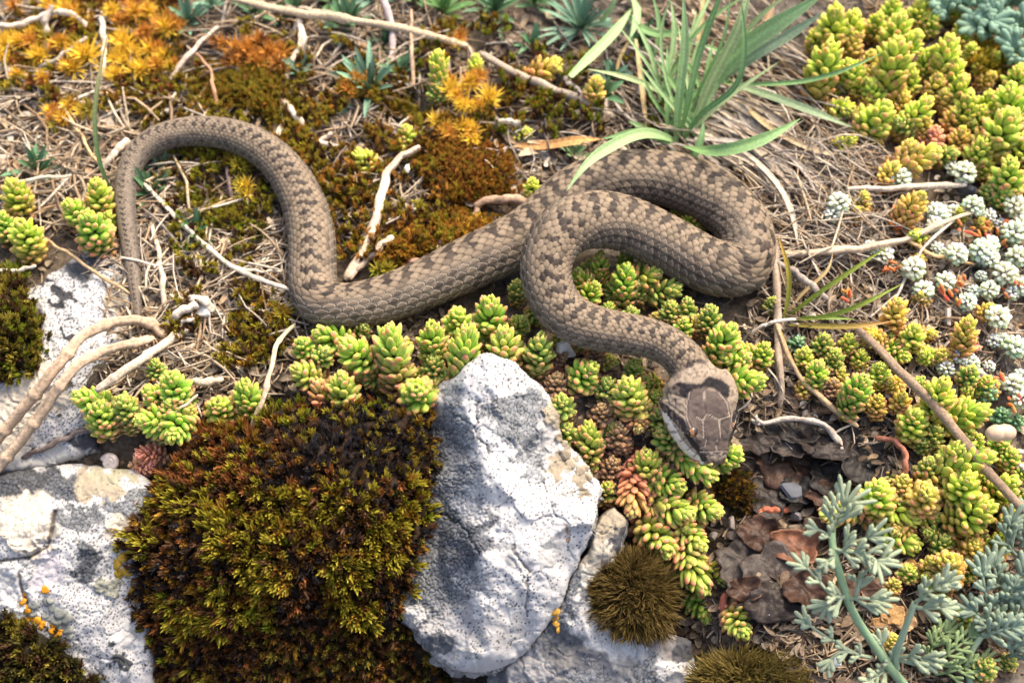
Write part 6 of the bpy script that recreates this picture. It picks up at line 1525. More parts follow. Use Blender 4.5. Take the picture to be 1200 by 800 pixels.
for _ in range(26):
    x0, y0 = random.uniform(770, 830), random.uniform(120, 170)
    a_ = math.radians(random.gauss(92, 26)); L_ = random.uniform(60, 160); bnd = random.gauss(0, 22)
    x1, y1 = x0 + math.cos(a_) * L_, y0 - math.sin(a_) * L_
    fine_blades.append(([(x0, y0, 4), ((x0 + x1) / 2 + bnd * .3, (y0 + y1) / 2, 4 + L_ * .10), (x1 + bnd, y1 + abs(bnd) * .6, 4 + L_ * .17)], random.uniform(5, 10), random.choice([G1, G2, G3, G4]), .35))
grass("grass_tuft", "large tuft of broad green grass blades above the snake's coil", [
    ([(790, 165, 6), (765, 157, 20), (740, 160, 30), (705, 178, 34), (684, 196, 34), (664, 224, 31)], 19, G2, .3),
    ([(800, 172, 8), (850, 176, 30), (890, 165, 32), (938, 139, 32)], 21, G1, .35),
    ([(796, 160, 5), (806, 120, 22), (820, 60, 40), (842, 0, 58), (852, -30, 66)], 12, G1, .3),
    ([(812, 150, 5), (836, 90, 26), (866, 30, 46), (880, -30, 60)], 20, G4, .3),
    ([(820, 130, 6), (850, 76, 24), (900, 36, 40), (970, -10, 58)], 30, G2, .3),
    ([(850, 90, 16), (890, 62, 30), (930, 38, 40), (965, 14, 48)], 18, (0.36, 0.46, 0.30), .3),
    ([(846, 98, 10), (890, 99, 20), (950, 94, 28), (1000, 78, 34), (1034, 62, 36)], 8, G1, .5),
    ([(860, 100, 8), (900, 112, 16), (950, 130, 20), (1000, 150, 18)], 14, (0.34, 0.44, 0.24), .25),
    ([(792, 168, 5), (796, 110, 24), (802, 50, 40), (800, -10, 56)], 16, G2, .3),
    ([(800, 165, 5), (826, 130, 20), (862, 100, 32), (872, 40, 48), (868, 0, 60)], 10, G3, .4),
    ([(790, 170, 5), (762, 158, 18), (740, 156, 24), (705, 163, 26)], 14, G1, .3),
    ([(786, 172, 4), (806, 190, 10), (822, 160, 16), (824, 140, 18)], 13, G3, .4),
    ([(770, 166, 4), (756, 152, 9), (736, 142, 12)], 10, G1, .3),
    ([(668, 90, 24), (690, 68, 22), (718, 40, 18), (742, 8, 12)], 17, G2, .3),
    ([(742, 0, 10), (746, 20, 16), (738, 46, 14)], 14, G2, .3),
    ([(735, 20, 8), (770, 40, 14), (810, 34, 18)], 14, G1, .3),
    ([(778, 160, 3), (812, 112, 14), (854, 70, 20), (800, 48, 24)], 9, G3, .3),
    ([(772, 120, 10), (790, 40, 26), (786, 0, 34)], 10, G2, .3),
    ([(745, 46, 14), (752, 100, 10), (758, 160, 6)], 9, TANB, .2),
    ([(736, 50, 10), (726, 70, 8), (722, 90, 5)], 6, TANB, .2),
    ([(800, 150, 5), (780, 90, 20), (776, 30, 34), (790, -10, 44)], 6, G2, .4), ([(806, 150, 5), (822, 100, 20), (846, 50, 34), (856, -10, 46)], 6, G3, .4), ([(790, 150, 5), (762, 110, 16), (752, 84, 22)], 7, G1, .4),
    ([(830, 120, 6), (860, 60, 24), (890, 20, 36), (930, -10, 46)], 9, G4, .4), ([(780, 100, 8), (800, 60, 20), (836, 20, 30), (880, -8, 36)], 7, G1, .4), ([(700, 30, 6), (716, 10, 14), (724, -8, 20)], 8, G2, .3), ([(765, 70, 6), (772, 30, 14), (764, -6, 20)], 8, G3, .3)] + fine_blades)
grass("grass_sprout", "small grass sprout with yellowing blades right of the coil", [
    ([(924, 370, 4), (950, 350, 12), (990, 322, 22), (1042, 288, 32)], 8, (0.33, 0.40, 0.06), .4),
    ([(924, 374, 4), (970, 370, 12), (1010, 356, 20), (1060, 331, 26)], 8, (0.32, 0.39, 0.06), .4),
    ([(924, 380, 4), (960, 382, 10), (1000, 382, 14), (1048, 376, 16)], 9, (0.44, 0.36, 0.08), .35, (0.50, 0.26, 0.08)),
    ([(918, 376, 4), (924, 340, 14), (922, 310, 22), (911, 275, 30)], 9, (0.38, 0.40, 0.07), .4, (0.55, 0.30, 0.06)),
    ([(926, 374, 4), (960, 372, 8), (1003, 374, 8)], 7, (0.25, 0.35, 0.07), .4),
    ([(914, 384, 4), (918, 400, 8), (928, 424, 9), (942, 444, 7)], 8, (0.42, 0.30, 0.10), .3),
    ([(924, 366, 4), (944, 340, 8), (968, 318, 10), (976, 296, 10)], 6, (0.44, 0.32, 0.14), .3)])
grass("blade_of_grass", "single upright green grass blade with a dried tip at the upper left", [([(136, 232, 3), (120, 200, 16), (112, 160, 28), (112, 120, 38), (118, 80, 46), (127, 36, 54)], 8, (0.18, 0.32, 0.12), .3, (0.60, 0.46, 0.22))], "grass blade")
# dead grass
db = []
for _ in range(60):
    x0, y0 = random.uniform(800, 870), random.uniform(105, 180)
    L_ = random.uniform(70, 190); a = math.radians(random.uniform(22, 60))
    x1, y1 = x0 + math.cos(a) * L_, y0 + math.sin(a) * L_
    mx_, my_ = (x0 + x1) / 2 + random.uniform(-10, 24), (y0 + y1) / 2 - random.uniform(0, 24)
    db.append(([(x0, y0, random.uniform(2, 8)), (mx_, my_, random.uniform(3, 10)), (x1, y1, random.uniform(1, 4))], random.uniform(5, 11.5), np.array(random.choice(GREY_S[:2] + PALE_S[:5] + GREY_S[3:4])) * random.uniform(.7, 1.25), random.uniform(.1, .7), (0.40, 0.34, 0.28), random.gauss(0, .8)))
db += [([(860, 110, 4), (890, 140, 9), (935, 168, 8), (1037, 194, 4)], 10, TANB, .3, (0.6, 0.5, 0.38)),
       ([(862, 120, 4), (866, 170, 8), (872, 218, 4)], 7, (0.46, 0.39, 0.30), .3), ([(870, 210, 3), (886, 226, 4), (898, 232, 3)], 7, (0.50, 0.28, 0.10), .3)]
grass("dead_grass", "fan of dead grey straw under the grass tuft, right of the coil", db, "dead grass", None, M_STRAW)
grass("dead_grass", "dry tan and orange blades at the top of the grass tuft", [
    ([(818, 60, 6), (822, 20, 16), (826, -12, 22)], 10, TANB, .3), ([(770, 90, 4), (790, 60, 9), (786, 20, 12)], 7, (0.42, 0.34, 0.25), .4), ([(880, 46, 6), (900, 20, 12), (908, 0, 14)], 12, (0.50, 0.33, 0.18), .3),
    ([(760, 60, 4), (782, 78, 10), (800, 110, 7)], 6, (0.5, 0.44, 0.36), .3), ([(772, 110, 4), (790, 130, 8), (780, 150, 4)], 8, (0.56, 0.36, 0.16), .3), ([(812, 12, 8), (818, 60, 8), (810, 96, 4)], 8, (0.50, 0.40, 0.28), .4)], "dead grass", None, M_STRAW)

# ------------------------------------------------------------------ small herbs with narrow leaves
def herb(label, cx, cy, n, lpx, wpx, col, lean=(0, 0), h=0.003, spread=(15, 75), name="herb", flat=0.0):
    P0 = on_ground(np.array(float(cx)), np.array(float(cy)), 0.0)
    t = empty(name, P0, label, "herb", "small green herbs")
    s = pxm(P0); n = int(n * 1.7); wpx *= 0.72
    for i in range(n):
        a = i * 2.4 + random.uniform(-.3, .3); e = math.radians(random.uniform(*spread) if i > n * .3 else random.uniform(50, 80))
        d = np.array([math.cos(a) * math.cos(e) + lean[0], math.sin(a) * math.cos(e) + lean[1], math.sin(e)]); d = nrm(d)
        L_ = lpx * s * random.uniform(.7, 1.1)
        base = P0 + np.array([0, 0, h * random.uniform(.3, 1.2)]) + d * L_ * .06
        tt = np.linspace(0, 1, 8)[:, None]
        C_ = base + d * L_ * tt - np.array([0, 0, 1]) * L_ * 0.28 * tt ** 2 * math.cos(e)
        prof = np.sin(math.pi * np.clip(tt[:, 0] * .86 + .12, 0, 1)) ** .8
        cc = np.array(col) * random.uniform(.6, 1.15) * (0.8 + .35 * tt)
        mb = MB(); blade(mb, C_, wpx * s * np.maximum(prof, .05), cc, fold=.35, up=(0.02, -.1, 1), stripes=.35)
        obj("leaf", mb.data("leaf", M_HERB, P0), t)
HG = (0.105, 0.22, 0.10); HB = (0.15, 0.27, 0.17); HP = (0.22, 0.34, 0.13)
herb("blue-green narrow-leaved herb tuft at the top, right of the star moss", 224, 34, 14, 40, 9, HB)
herb("dark green leaves left of the leftmost stonecrop head's straw", 46, 206, 9, 40, 10, HG, (.2, .2))
herb("green leaf rosette inside the arch near the tail tip", 178, 232, 12, 42, 9, HG, (0.1, 0))
herb("lower green leaf rosette inside the arch of the tail", 232, 276, 12, 34, 10, HG, (0, -.1))
herb("small green leaves at the middle of the tail arch", 192, 206, 7, 30, 7, HG)
herb("grey-green herb with long leaves left of the tall slender stonecrop", 436, 112, 14, 58, 11, HB, (-.2, .1), spread=(10, 60))
herb("green herb along the top edge, left of the grey stem", 408, 38, 10, 44, 10, HG, (0, .2))
herb("green herb on the top edge at the end of the second straw", 392, 8, 10, 44, 12, (0.16, 0.30, 0.10))
herb("leafy green herb on the top edge above the slender stonecrop", 520, 20, 14, 44, 11, (0.15, 0.29, 0.09))
herb("dark herb leaves on the top edge right of the leafy one", 580, 18, 14, 50, 9, HG)
herb("soft grey-green herb tuft behind the lying orange stonecrop", 680, 40, 22, 56, 7, HB, (0, .1))
herb("bright leaflets at the foot of the tall slender stonecrop", 512, 120, 9, 26, 9, (0.24, 0.40, 0.08))
herb("two dark green leaves under the small orange-green stonecrop", 706, 118, 6, 34, 13, HG)
herb("small feathery green shoot left of the grass blade on the coil", 672, 190, 9, 26, 5, HP, (0, .3), spread=(30, 70))
herb("dark green leaves at the top, left of the long straw's middle", 348, 22, 8, 36, 9, HG)
herb("small green herb at the left end of the long straw", 300, 22, 9, 30, 8, HG)
herb("dark herb behind the tall slender stonecrop", 470, 92, 8, 34, 9, HG)
herb("blue-green herb at the top left of the grey stem", 440, 6, 9, 34, 9, HB)
herb("low green sprig between grass tuft and soft grey-green tuft", 750, 60, 8, 40, 8, HG)
herb("tiny green shoots left of the long straw slant in the arch", 216, 300, 6, 18, 6, HG)

herb("green herb on the top edge between the leafy one and the grey stem", 488, 6, 9, 36, 9, (0.14, 0.27, 0.10))
herb("grey-green leaves right of the soft grey-green tuft", 716, 98, 7, 34, 9, HB)
herb("dark narrow leaves under the long straw left of the grey stem", 452, 56, 8, 30, 8, HG)
herb("green leaf tuft at the right end of the olive moss mat", 352, 92, 8, 30, 8, HB)
herb("low herb at the top edge between the dark leaves and the grass tuft", 626, 10, 10, 40, 9, (0.13, 0.25, 0.10))
herb("small dull green leaves above the lying orange stonecrop", 622, 60, 8, 30, 8, HG)
herb("blue-green leaves just below the top edge star moss", 250, 12, 8, 30, 8, HB)

# ------------------------------------------------------------------ felted plants with divided leaves
FEL = (0.295, 0.345, 0.225)
def finger(mb, P, d, L_, r, c):
    tt = np.array([0, .3, .65, .9, 1.0])[:, None]
    bend = np.array([0, 0, .10]) * L_ * tt ** 2
    add_tube(mb, P + d * L_ * tt + bend, r * np.array([.65, .9, 1.0, .85, .35]), 7, c, True)
def divided_leaf(root, org, pts, nl, lpx, rpx, col, part="leaf", tipn=3, fan=38):
    rpx *= 0.72; lpx *= 1.05
    C_ = path(pts, 14); s = pxm(C_.mean(0)); mb = MB()
    add_tube(mb, C_, s * rpx * np.linspace(.8, .55, 14), 7, np.array(col) * .95, True)
    T, D, B = frames(C_, TOC)
    for k in range(nl):
        f = 0.30 + 0.65 * (k // 2) / max(1, (nl - 1) // 2); i = min(13, int(f * 13)); sd = 1 if k % 2 else -1
        c = np.array(col) * random.uniform(.88, 1.12)
        ang = math.radians(random.uniform(34, 56))
        d = nrm(T[i] * math.cos(ang) + sd * B[i] * math.sin(ang) + D[i] * random.uniform(-.15, .35))
        L_ = lpx * s * random.uniform(.8, 1.15) * (1.1 - .35 * f)
        finger(mb, C_[i], d, L_, s * rpx, c)
        for q in range(2):
            d2 = nrm(d + (B[i] * (1 if q else -1) * .55 + T[i] * .25) + D[i] * random.uniform(-.2, .3))
            finger(mb, C_[i] + d * L_ * .38, d2, L_ * .55, s * rpx * .9, c * 1.04)
    for q in range(tipn):
        a = math.radians((q - (tipn - 1) / 2) * fan)
        d = nrm(T[-1] * math.cos(a) + B[-1] * math.sin(a) + D[-1] * random.uniform(0, .25))
        finger(mb, C_[-1] - T[-1] * s * 2, d, lpx * s * random.uniform(.8, 1.1), s * rpx, np.array(col) * random.uniform(.95, 1.12))
    return obj(part, mb.data(part, M_FELT, org), root)
def stem_part(root, org, pts, r0, r1, col, part="stem"):
    C_ = path(pts, 18); s = pxm(C_.mean(0)); mb = MB()
    add_tube(mb, C_, s * np.linspace(r0, r1, 18), 9, np.array(col) * (0.9 + .2 * vn(np.linspace(0, 8, 18), np.zeros(18), 5))[:, None], True)
    return obj(part, mb.data(part, M_FELT, org), root)
o0 = on_ground1(1062., 802.)
fp = empty("felted_plant", o0, "grey-green felted plant with finger-like divided leaves in the lower right foreground", "plant")
stem_part(fp, o0, [(1068, 812, 4), (1046, 786, 14), (1022, 752, 24), (1000, 718, 32), (984, 672, 40), (976, 640, 45), (975, 616, 48)], 6.0, 4.2, (0.25, 0.36, 0.20))
divided_leaf(fp, o0, [(976, 622, 48), (980, 606, 52), (990, 590, 55)], 8, 34, 4.0, FEL, tipn=5, fan=24)
divided_leaf(fp, o0, [(974, 632, 46), (966, 624, 48), (956, 620, 48)], 3, 17, 4.0, FEL, tipn=3, fan=34)
divided_leaf(fp, o0, [(976, 642, 45), (992, 646, 47), (1014, 648, 48), (1030, 660, 48)], 8, 26, 3.9, FEL, tipn=3, fan=34)
divided_leaf(fp, o0, [(982, 648, 44), (1000, 636, 48), (1020, 628, 50)], 4, 26, 3.8, FEL, tipn=3, fan=26)
divided_leaf(fp, o0, [(978, 650, 44), (972, 655, 45), (968, 658, 44)], 4, 15, 4.2, FEL, tipn=3, fan=40)
divided_leaf(fp, o0, [(990, 700, 36), (974, 696, 39), (956, 676, 40), (942, 662, 39)], 6, 20, 4.0, FEL, tipn=3, fan=36)
divided_leaf(fp, o0, [(992, 698, 36), (978, 702, 37), (970, 708, 35)], 4, 26, 4.4, FEL, tipn=4, fan=26)
divided_leaf(fp, o0, [(996, 702, 36), (1008, 700, 38), (1022, 702, 38)], 4, 30, 4.4, FEL, tipn=4, fan=20)
divided_leaf(fp, o0, [(1004, 690, 36), (1010, 675, 42), (1024, 662, 45), (1036, 655, 46)], 6, 24, 4.0, FEL, tipn=3, fan=34)
divided_leaf(fp, o0, [(1022, 770, 20), (1000, 764, 24), (976, 750, 26), (956, 738, 26), (944, 728, 25)], 6, 18, 4.0, FEL, tipn=3, fan=36)
divided_leaf(fp, o0, [(1000, 764, 24), (984, 764, 25), (972, 774, 22)], 3, 20, 4.4, FEL, tipn=3, fan=30)
stem_part(fp, o0, [(1050, 784, 12), (1050, 768, 18), (1060, 738, 28), (1072, 706, 36)], 4.6, 3.6, (0.30, 0.38, 0.25), "branch")
divided_leaf(fp, o0, [(1072, 706, 36), (1088, 694, 40), (1106, 682, 43)], 8, 24, 4.2, FEL, tipn=4, fan=28)
divided_leaf(fp, o0, [(1074, 712, 35), (1092, 712, 36), (1104, 712, 36)], 4, 22, 4.6, FEL, tipn=3, fan=22)
divided_leaf(fp, o0, [(1046, 778, 14), (1064, 768, 20), (1084, 772, 22)], 6, 26, 4.4, FEL, tipn=4, fan=22)
divided_leaf(fp, o0, [(1040, 784, 13), (1030, 790, 16), (1020, 798, 16)], 5, 22, 4.4, FEL, tipn=4, fan=26)
divided_leaf(fp, o0, [(1048, 776, 14), (1036, 764, 20), (1032, 752, 23)], 4, 18, 4.2, FEL, tipn=3, fan=30)
o0 = on_ground1(1180., 790.)
FB = (0.215, 0.275, 0.195)
fp2 = empty("felted_plant", o0, "bluish grey-green felted plant cut by the right edge near the bottom", "plant")
stem_part(fp2, o0, [(1140, 812, 4), (1136, 770, 10), (1150, 745, 14)], 4.5, 3.6, (0.28, 0.36, 0.24))
for pts in ([(1168, 740, 8), (1156, 700, 20), (1150, 668, 26)], [(1176, 730, 8), (1186, 690, 22), (1200, 668, 26)], [(1172, 750, 8), (1160, 730, 16), (1140, 715, 18)], [(1180, 740, 10), (1196, 716, 18), (1206, 700, 20)], [(1180, 770, 8), (1196, 760, 14), (1206, 745, 16)],
            [(1150, 745, 14), (1172, 738, 18), (1188, 734, 20)], [(1186, 700, 14), (1170, 680, 20), (1164, 660, 22)], [(1190, 650, 12), (1180, 632, 18), (1184, 612, 20)], [(1196, 640, 12), (1204, 618, 18), (1206, 604, 18)], [(1168, 720, 10), (1176, 700, 18), (1190, 690, 22)]):
    divided_leaf(fp2, o0, pts, 8, 24, 4.6, np.array(FB) * random.uniform(.85, 1.1), tipn=4, fan=28)
o0 = on_ground1(1118., 785.)
fp3 = empty("felted_plant", o0, "olive green finely divided leaf between the two felted plants", "plant")
for pts in ([(1085, 790, 6), (1104, 772, 12), (1124, 756, 14), (1140, 742, 14)], [(1096, 790, 6), (1124, 784, 10), (1150, 775, 10)], [(1088, 780, 6), (1096, 752, 12), (1110, 738, 12)]):
    divided_leaf(fp3, o0, pts, 10, 22, 3.2, (0.20, 0.27, 0.12), tipn=4, fan=26)
o0 = on_ground1(1150., 30.)
fp4 = empty("felted_plant", o0, "blurred bluish green plant in the upper right corner behind the stonecrop", "plant")
for pts in ([(1130, 10, 4), (1146, 20, 12), (1164, 26, 14)], [(1180, 40, 4), (1170, 24, 12), (1160, 8, 16)], [(1186, 40, 4), (1196, 26, 12), (1206, 16, 14)], [(1196, 80, 4), (1190, 64, 10), (1184, 50, 14)], [(1192, 84, 4), (1204, 70, 12), (1212, 60, 12)], [(1110, 24, 4), (1104, 8, 12), (1096, -4, 14)], [(1180, 10, 4), (1190, 0, 12), (1206, -6, 14)], [(1120, 8, 4), (1132, -2, 12), (1146, -8, 14)], [(1160, 44, 4), (1150, 34, 10), (1140, 30, 12)]):
    divided_leaf(fp4, o0, pts, 8, 22, 6.0, (0.20, 0.31, 0.22), tipn=4, fan=30)

# ------------------------------------------------------------------ dark leafy lichen and dead leaves
def sheet(cx, cy, rx, ry, h, col, rot=0, curl=0.3, wave=0.25, seed=0, thick=0.0005, under=None):
    org = on_ground(np.array(float(cx)), np.array(float(cy)), h); s = pxm(org)
    na, nr = 56, 10
    r, a = np.meshgrid(np.linspace(0, 1, nr + 1), np.linspace(0, 2 * math.pi, na, endpoint=False), indexing='ij')
    edge_ = 0.6 + 0.8 * fbm(np.cos(a) * 1.7 + 9 + seed, np.sin(a) * 2.2, seed, 3)
    x = np.cos(a) * r * edge_ * rx * s; y = np.sin(a) * r * edge_ * ry * s * 1.1
    m_ = 0.5 * (rx + ry) * s
    z = curl * r ** 2.5 * m_ * 1.5 * (vn(np.cos(a) * 1.7 + seed, np.sin(a) * 1.7, 7) - .3) + (fbm(x / s / 12 + seed, y / s / 12, seed + 3, 3) - .5) * wave * 1.6 * m_
    V = (org + np.stack([x, y, z], -1)).reshape(-1, 3)
    Cc = (np.array(col) * ((0.6 + .8 * fbm(x / s / 7 + seed, y / s / 7, seed + 5, 3)) * np.where(r > .97, 1.25, 1))[..., None]).reshape(-1, 3)
    n = len(V); nn = np.array([0, 0, 1.])
    F = []
    for i in range(nr):
        for j in range(na):
            a, b = i * na + j, i * na + (j + 1) % na; F.append([a, a + na, b + na, b])
    F = np.array(F)
    e = np.array([[nr * na + j, nr * na + (j + 1) % na, n + nr * na + (j + 1) % na, n + nr * na + j] for j in range(na)])
    uc = np.array(under if under is not None else col)
    V2 = np.concatenate([V, V - nn * thick]); F2 = np.concatenate([F, F[:, ::-1] + n, e[:, ::-1]])
    return V2, F2, np.concatenate([Cc, np.repeat(uc[None], n, 0)]), org
def lobes(name, label, cat, specs, mat, part="lobe"):
    V0 = on_ground1(float(specs[0][0]), float(specs[0][1]))
    t = empty(name, V0, label, cat)
    for k, sp in enumerate(specs):
        V, F, Cc, _ = sheet(*sp[:6], **(sp[6] if len(sp) > 6 else {}), seed=k * 3 + len(label))
        obj(part, mesh_data(part, V - V0, F, Cc, mat), t)
    return t
DL = (0.026, 0.019, 0.016); DL2 = (0.016, 0.013, 0.012); DB = (0.046, 0.024, 0.015); DGY = (0.046, 0.036, 0.030); RUST = dict(under=(0.30, 0.12, 0.05))
lobes("leafy_lichen", "dark brown leafy lichen with curled lobes filling the hollow right of the snout", "lichen", [
    (935, 545, 50, 26, .004, DB, dict(curl=.25, **RUST)), (900, 580, 24, 34, .005, DL, dict(curl=.15)), (930, 505, 34, 14, .006, DL2, dict(curl=.3)), (960, 515, 30, 16, .007, DL, dict(curl=.5)), (890, 520, 22, 14, .006, DL, dict(curl=.4)),
    (970, 560, 24, 22, .004, DL2, dict(curl=.3)), (985, 500, 26, 20, .003, DL2, dict(curl=.2)), (935, 575, 20, 16, .007, DL2, dict(curl=.2)), (1010, 540, 26, 30, .003, DL2, dict(curl=.5)), (925, 525, 20, 12, .008, DGY, dict(curl=.5)),
    (965, 580, 22, 14, .007, DB, dict(curl=.5, **RUST)), (975, 530, 24, 10, .009, DL, dict(curl=.3))], M_LICHEN)
lobes("leafy_lichen", "large grey-brown lichen lobes with rusty rims behind the felted plant's stem", "lichen", [
    (880, 660, 42, 30, .004, DGY, dict(curl=.3, **RUST)), (910, 680, 40, 34, .003, DGY, dict(curl=.25)), (890, 625, 24, 20, .007, DB, dict(curl=.7, **RUST)), (930, 640, 28, 20, .008, (0.14, 0.062, 0.035), dict(curl=.7, **RUST)), (905, 705, 36, 20, .004, DL, dict(curl=.2)),
    (945, 690, 24, 24, .007, DB, dict(curl=.8, **RUST)), (960, 620, 22, 14, .006, DB, dict(curl=.4, **RUST)), (925, 720, 40, 18, .002, DL2, dict(curl=.2)), (1005, 690, 26, 14, .004, DB, dict(curl=.5, **RUST)), (870, 690, 20, 14, .008, DB, dict(curl=.8, **RUST))], M_LICHEN)
BR_L = (0.20, 0.125, 0.075)
lobes("dead_leaves", "curled brown dead leaves under the stonecrop left of the snake's head", "dead leaves", [(700, 545, 20, 14, .006, BR_L, dict(curl=.8)), (716, 568, 18, 12, .006, (0.30, 0.26, 0.22), dict(curl=.6)), (676, 452, 24, 12, .004, (0.2, 0.09, 0.06), dict(curl=.4)), (640, 440, 22, 12, .004, (0.22, 0.09, 0.06), dict(curl=.5)), (722, 470, 18, 12, .008, BR_L, dict(curl=.9))], M_FLAKE, "dead_leaf")
lobes("dead_leaves", "small orange-brown dead leaves right of the felted plant's stem", "dead leaves", [(1045, 720, 14, 12, .004, (0.34, 0.20, 0.08), dict(curl=.6)), (1030, 735, 12, 10, .004, (0.30, 0.17, 0.07), dict(curl=.6)), (1062, 728, 12, 10, .004, (0.42, 0.27, 0.14), dict(curl=.6)), (1025, 700, 18, 12, .004, BR_L, dict(curl=.7)), (1068, 668, 16, 12, .003, (0.45, 0.25, 0.08), dict(curl=.5))], M_FLAKE, "dead_leaf")
grass("dead_leaf", "orange dry leaf strip lying behind the coil, left of the grass tuft", [([(604, 171, 3), (640, 170, 6), (672, 165, 8), (705, 163, 6)], 15, (0.58, 0.30, 0.11), .25), ([(618, 166, 5), (660, 168, 6), (690, 170, 5)], 8, (0.62, 0.44, 0.26), .25)], "dead leaf", None, M_STRAW)

# ------------------------------------------------------------------ snail shells, seed, bits
def lathe_spiral(name, label, px, py, rpx, h, turns, col, cat, mat=M_SHELL, axis_=None, flat=.55):
    P = on_ground(np.array(float(px)), np.array(float(py)), h); s = pxm(P); n = 90
    t = np.linspace(0, 1, n); a = t * turns * 2 * math.pi
    R_ = rpx * s * 0.66 * t ** 1.3 ; tube_r = rpx * s * (0.06 + 0.36 * t ** 1.3)
    ax = nrm(axis_ if axis_ is not None else TOC); u = nrm(np.cross(ax, [.3, .9, .2])); v = np.cross(ax, u)
    C_ = R_[:, None] * (np.cos(a)[:, None] * u + np.sin(a)[:, None] * v) + ax * (rpx * s * flat * (1 - t)[:, None])
    c = np.array(col) * (0.8 + .35 * vn(t * 70, t * 0, 3))[:, None]
    mb = MB(); add_tube(mb, C_, tube_r, 12, c, True)
    o = obj(name, mb.data(name, mat)); o.location = P
    return tag(o, label, cat)
lathe_spiral("snail_shell", "tiny grey spiral snail shell beside the coral red stonecrop", 129, 542, 12, .006, 3, (0.34, 0.30, 0.28), "snail shell")
# the tan seed: a smooth bean with a notch
def bean(name, label, px, py, lpx, wpx, h, col, cat, ang=0.0):
    P = on_ground(np.array(float(px)), np.array(float(py)), h); s = pxm(P); n = 22
    t = np.linspace(-1, 1, n)
    d = math.cos(ang) * RGT - math.sin(ang) * UPV; e_ = math.sin(ang) * RGT + math.cos(ang) * UPV
    C_ = d * (t * lpx * .5 * s)[:, None] + e_ * ((1 - t ** 2) * wpx * .10 * s)[:, None]
    r = wpx * .5 * s * np.sqrt(np.clip(1 - np.abs(t) ** 2.6, 0, 1)) * (1 - .10 * np.exp(-(t / .16) ** 2)) + 1e-6
    c = np.array(col) * (0.9 + .2 * vn(t * 4, t * 0, 3))[:, None]
    mb = MB(); add_tube(mb, C_, r, 18, c, True)
    o = obj(name, mb.data(name, M_SHELL)); o.location = P
    return tag(o, label, cat)
bean("seed", "smooth tan oval seed resting on the many-headed stonecrop at the right", 1173, 509, 36, 21, .026, (0.50, 0.36, 0.235), "seed", -.05)
bean("pebble", "small brown pebble stuck on the white face of the pointed rock", 665, 626, 14, 10, .030, (0.36, 0.24, 0.16), "pebble", 1.2)
bean("seed", "dark red-brown seed on the cream ledge left of the bristly moss", 674, 705, 10, 6, .022, (0.14, 0.06, 0.03), "seed", .6)
def chip(label, name, cat, px, py, w_, hpx, h, col, n=7, mat=M_SHELL, group=None):
    P = on_ground(np.array(float(px)), np.array(float(py)), h); s = pxm(P)
    a = np.sort(RNG.random(n)) * 2 * math.pi
    nn = nrm(TOC + .5 * RNG.normal(size=3)); u = nrm(np.cross(nn, [0, 1, .1])); v = np.cross(nn, u)
    rim = np.cos(a)[:, None] * u * w_ * .5 * s + np.sin(a)[:, None] * v * hpx * .5 * s
    V = np.concatenate([rim * 1.0 - nn * 2.5 * s, rim * .86 + nn * 1.5 * s, [nn * 2.6 * s], [-nn * 2.6 * s]])
    k = np.arange(n); k2 = (k + 1) % n
    F = [[x, y, y + n, x + n] for x, y in zip(k, k2)] + [[x + n, y + n, 2 * n] for x, y in zip(k, k2)] + [[y, x, 2 * n + 1] for x, y in zip(k, k2)]
    c = np.array(col) * (0.8 + .4 * RNG.random((len(V), 1)))
    o = obj(name, mesh_data(name, V, F, c, mat, False)); o.location = P
    return tag(o, label, cat, group)
WS = (0.66, 0.62, 0.55)
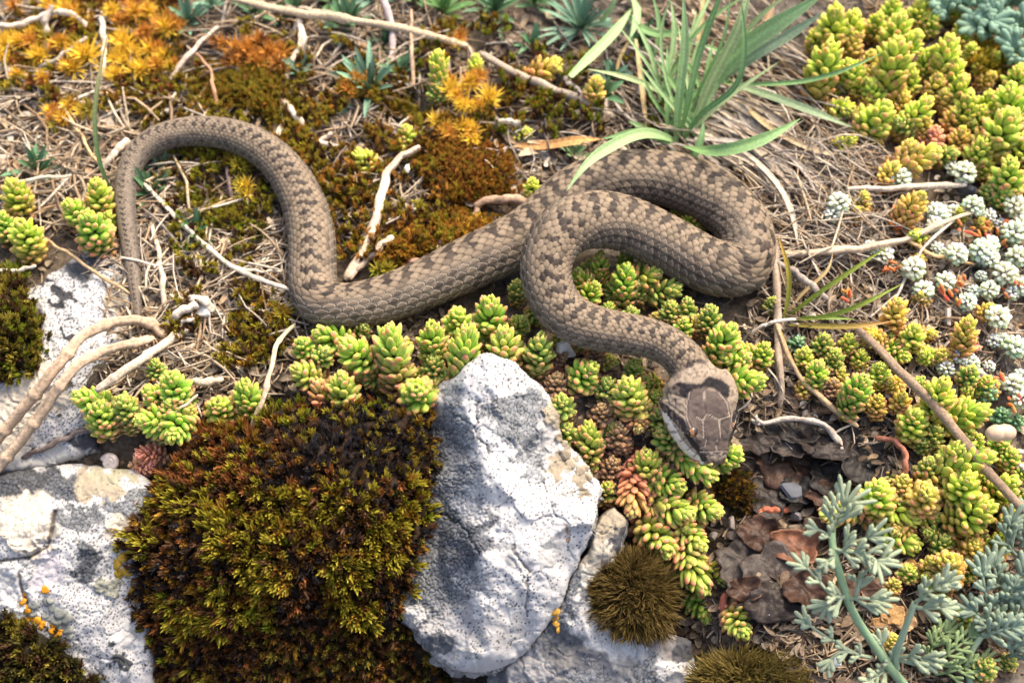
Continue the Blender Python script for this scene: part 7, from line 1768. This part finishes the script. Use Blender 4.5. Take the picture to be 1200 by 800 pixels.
for (x, y, a, b, lb) in ((497, 287, 18, 12, "round whitish shell bit leftmost of the row along the snake's back"), (512, 290, 12, 12, "second whitish shell bit from the left along the snake's back"), (519, 283, 10, 12, "tilted narrow shell bit in the middle of the row along the snake's back"), (530, 287, 12, 11, "rightmost whitish shell bit along the snake's back")):
    chip(lb, "shell_bit", "shell", x, y, a, b, .005, WS, 8, M_SHELL, "whitish shell bits along the snake's back")
chip("pinkish stone chip against the snake's back below the shell bits", "stone_chip", "stone", 482, 309, 30, 14, .004, (0.46, 0.27, 0.20), 8, M_ROCK)
chip("pale horn-like fragment under the snake's front loop right of the rock's peak", "shell_bit", "shell", 666, 409, 34, 22, .009, (0.58, 0.52, 0.44), 7)
chip("dark bluish stone lying on the leafy lichen in the hollow", "stone_chip", "stone", 928, 574, 34, 24, .008, (0.10, 0.105, 0.12), 9, M_ROCK)
chip("large white bract at the snake's lower bend in the straw", "flake", "dry bract", 238, 362, 28, 20, .007, (0.72, 0.68, 0.60), 8)
chip("dark slate pebble between the white rosettes and upper stonecrop", "stone_chip", "stone", 1128, 230, 50, 24, .000, (0.115, 0.115, 0.125), 9, M_ROCK)
chip("white flake at the rusty moss mat's left end", "flake", "dry bract", 478, 196, 8, 16, .008, (0.75, 0.72, 0.66), 6)
for (x, y, lb) in ((1126, 428, "pinkish white bracts heap below the coral footed stonecrop"), (1110, 372, "beige dry husk between orange-based pair and tall coral footed stonecrop")):
    chip(lb, "flake", "dry bract", x, y, 30, 24, .004, (0.62, 0.54, 0.46), 8)
grit = [(1150, 440, 24, 14, (0.42, 0.37, 0.34), "grey stone flake below the white bracts heap"), (1142, 452, 26, 12, (0.46, 0.38, 0.31), "tan stone flake left of the dark green buds"), (905, 720, 14, 10, (0.34, 0.32, 0.30), "small grey stone near the lone stonecrop's stem"),
        (860, 612, 14, 17, (0.22, 0.18, 0.15), "brownish papery scrap beside the short red stem"), (838, 628, 13, 11, (0.20, 0.17, 0.15), "grey crumb pile right of the paired stonecrop heads"), (932, 606, 20, 14, (0.30, 0.27, 0.25), "greyish crumb at the right end of the short red stem"), (978, 776, 16, 16, (0.55, 0.55, 0.52), "white scrap caught on the felted plant's lowest left leaf")]
for (x, y, a, b, c, lb) in grit: chip(lb, "stone_chip" if "stone" in lb else "scrap", "stone" if "stone" in lb else "scrap", x, y, a, b, .004, c, 8, M_ROCK)
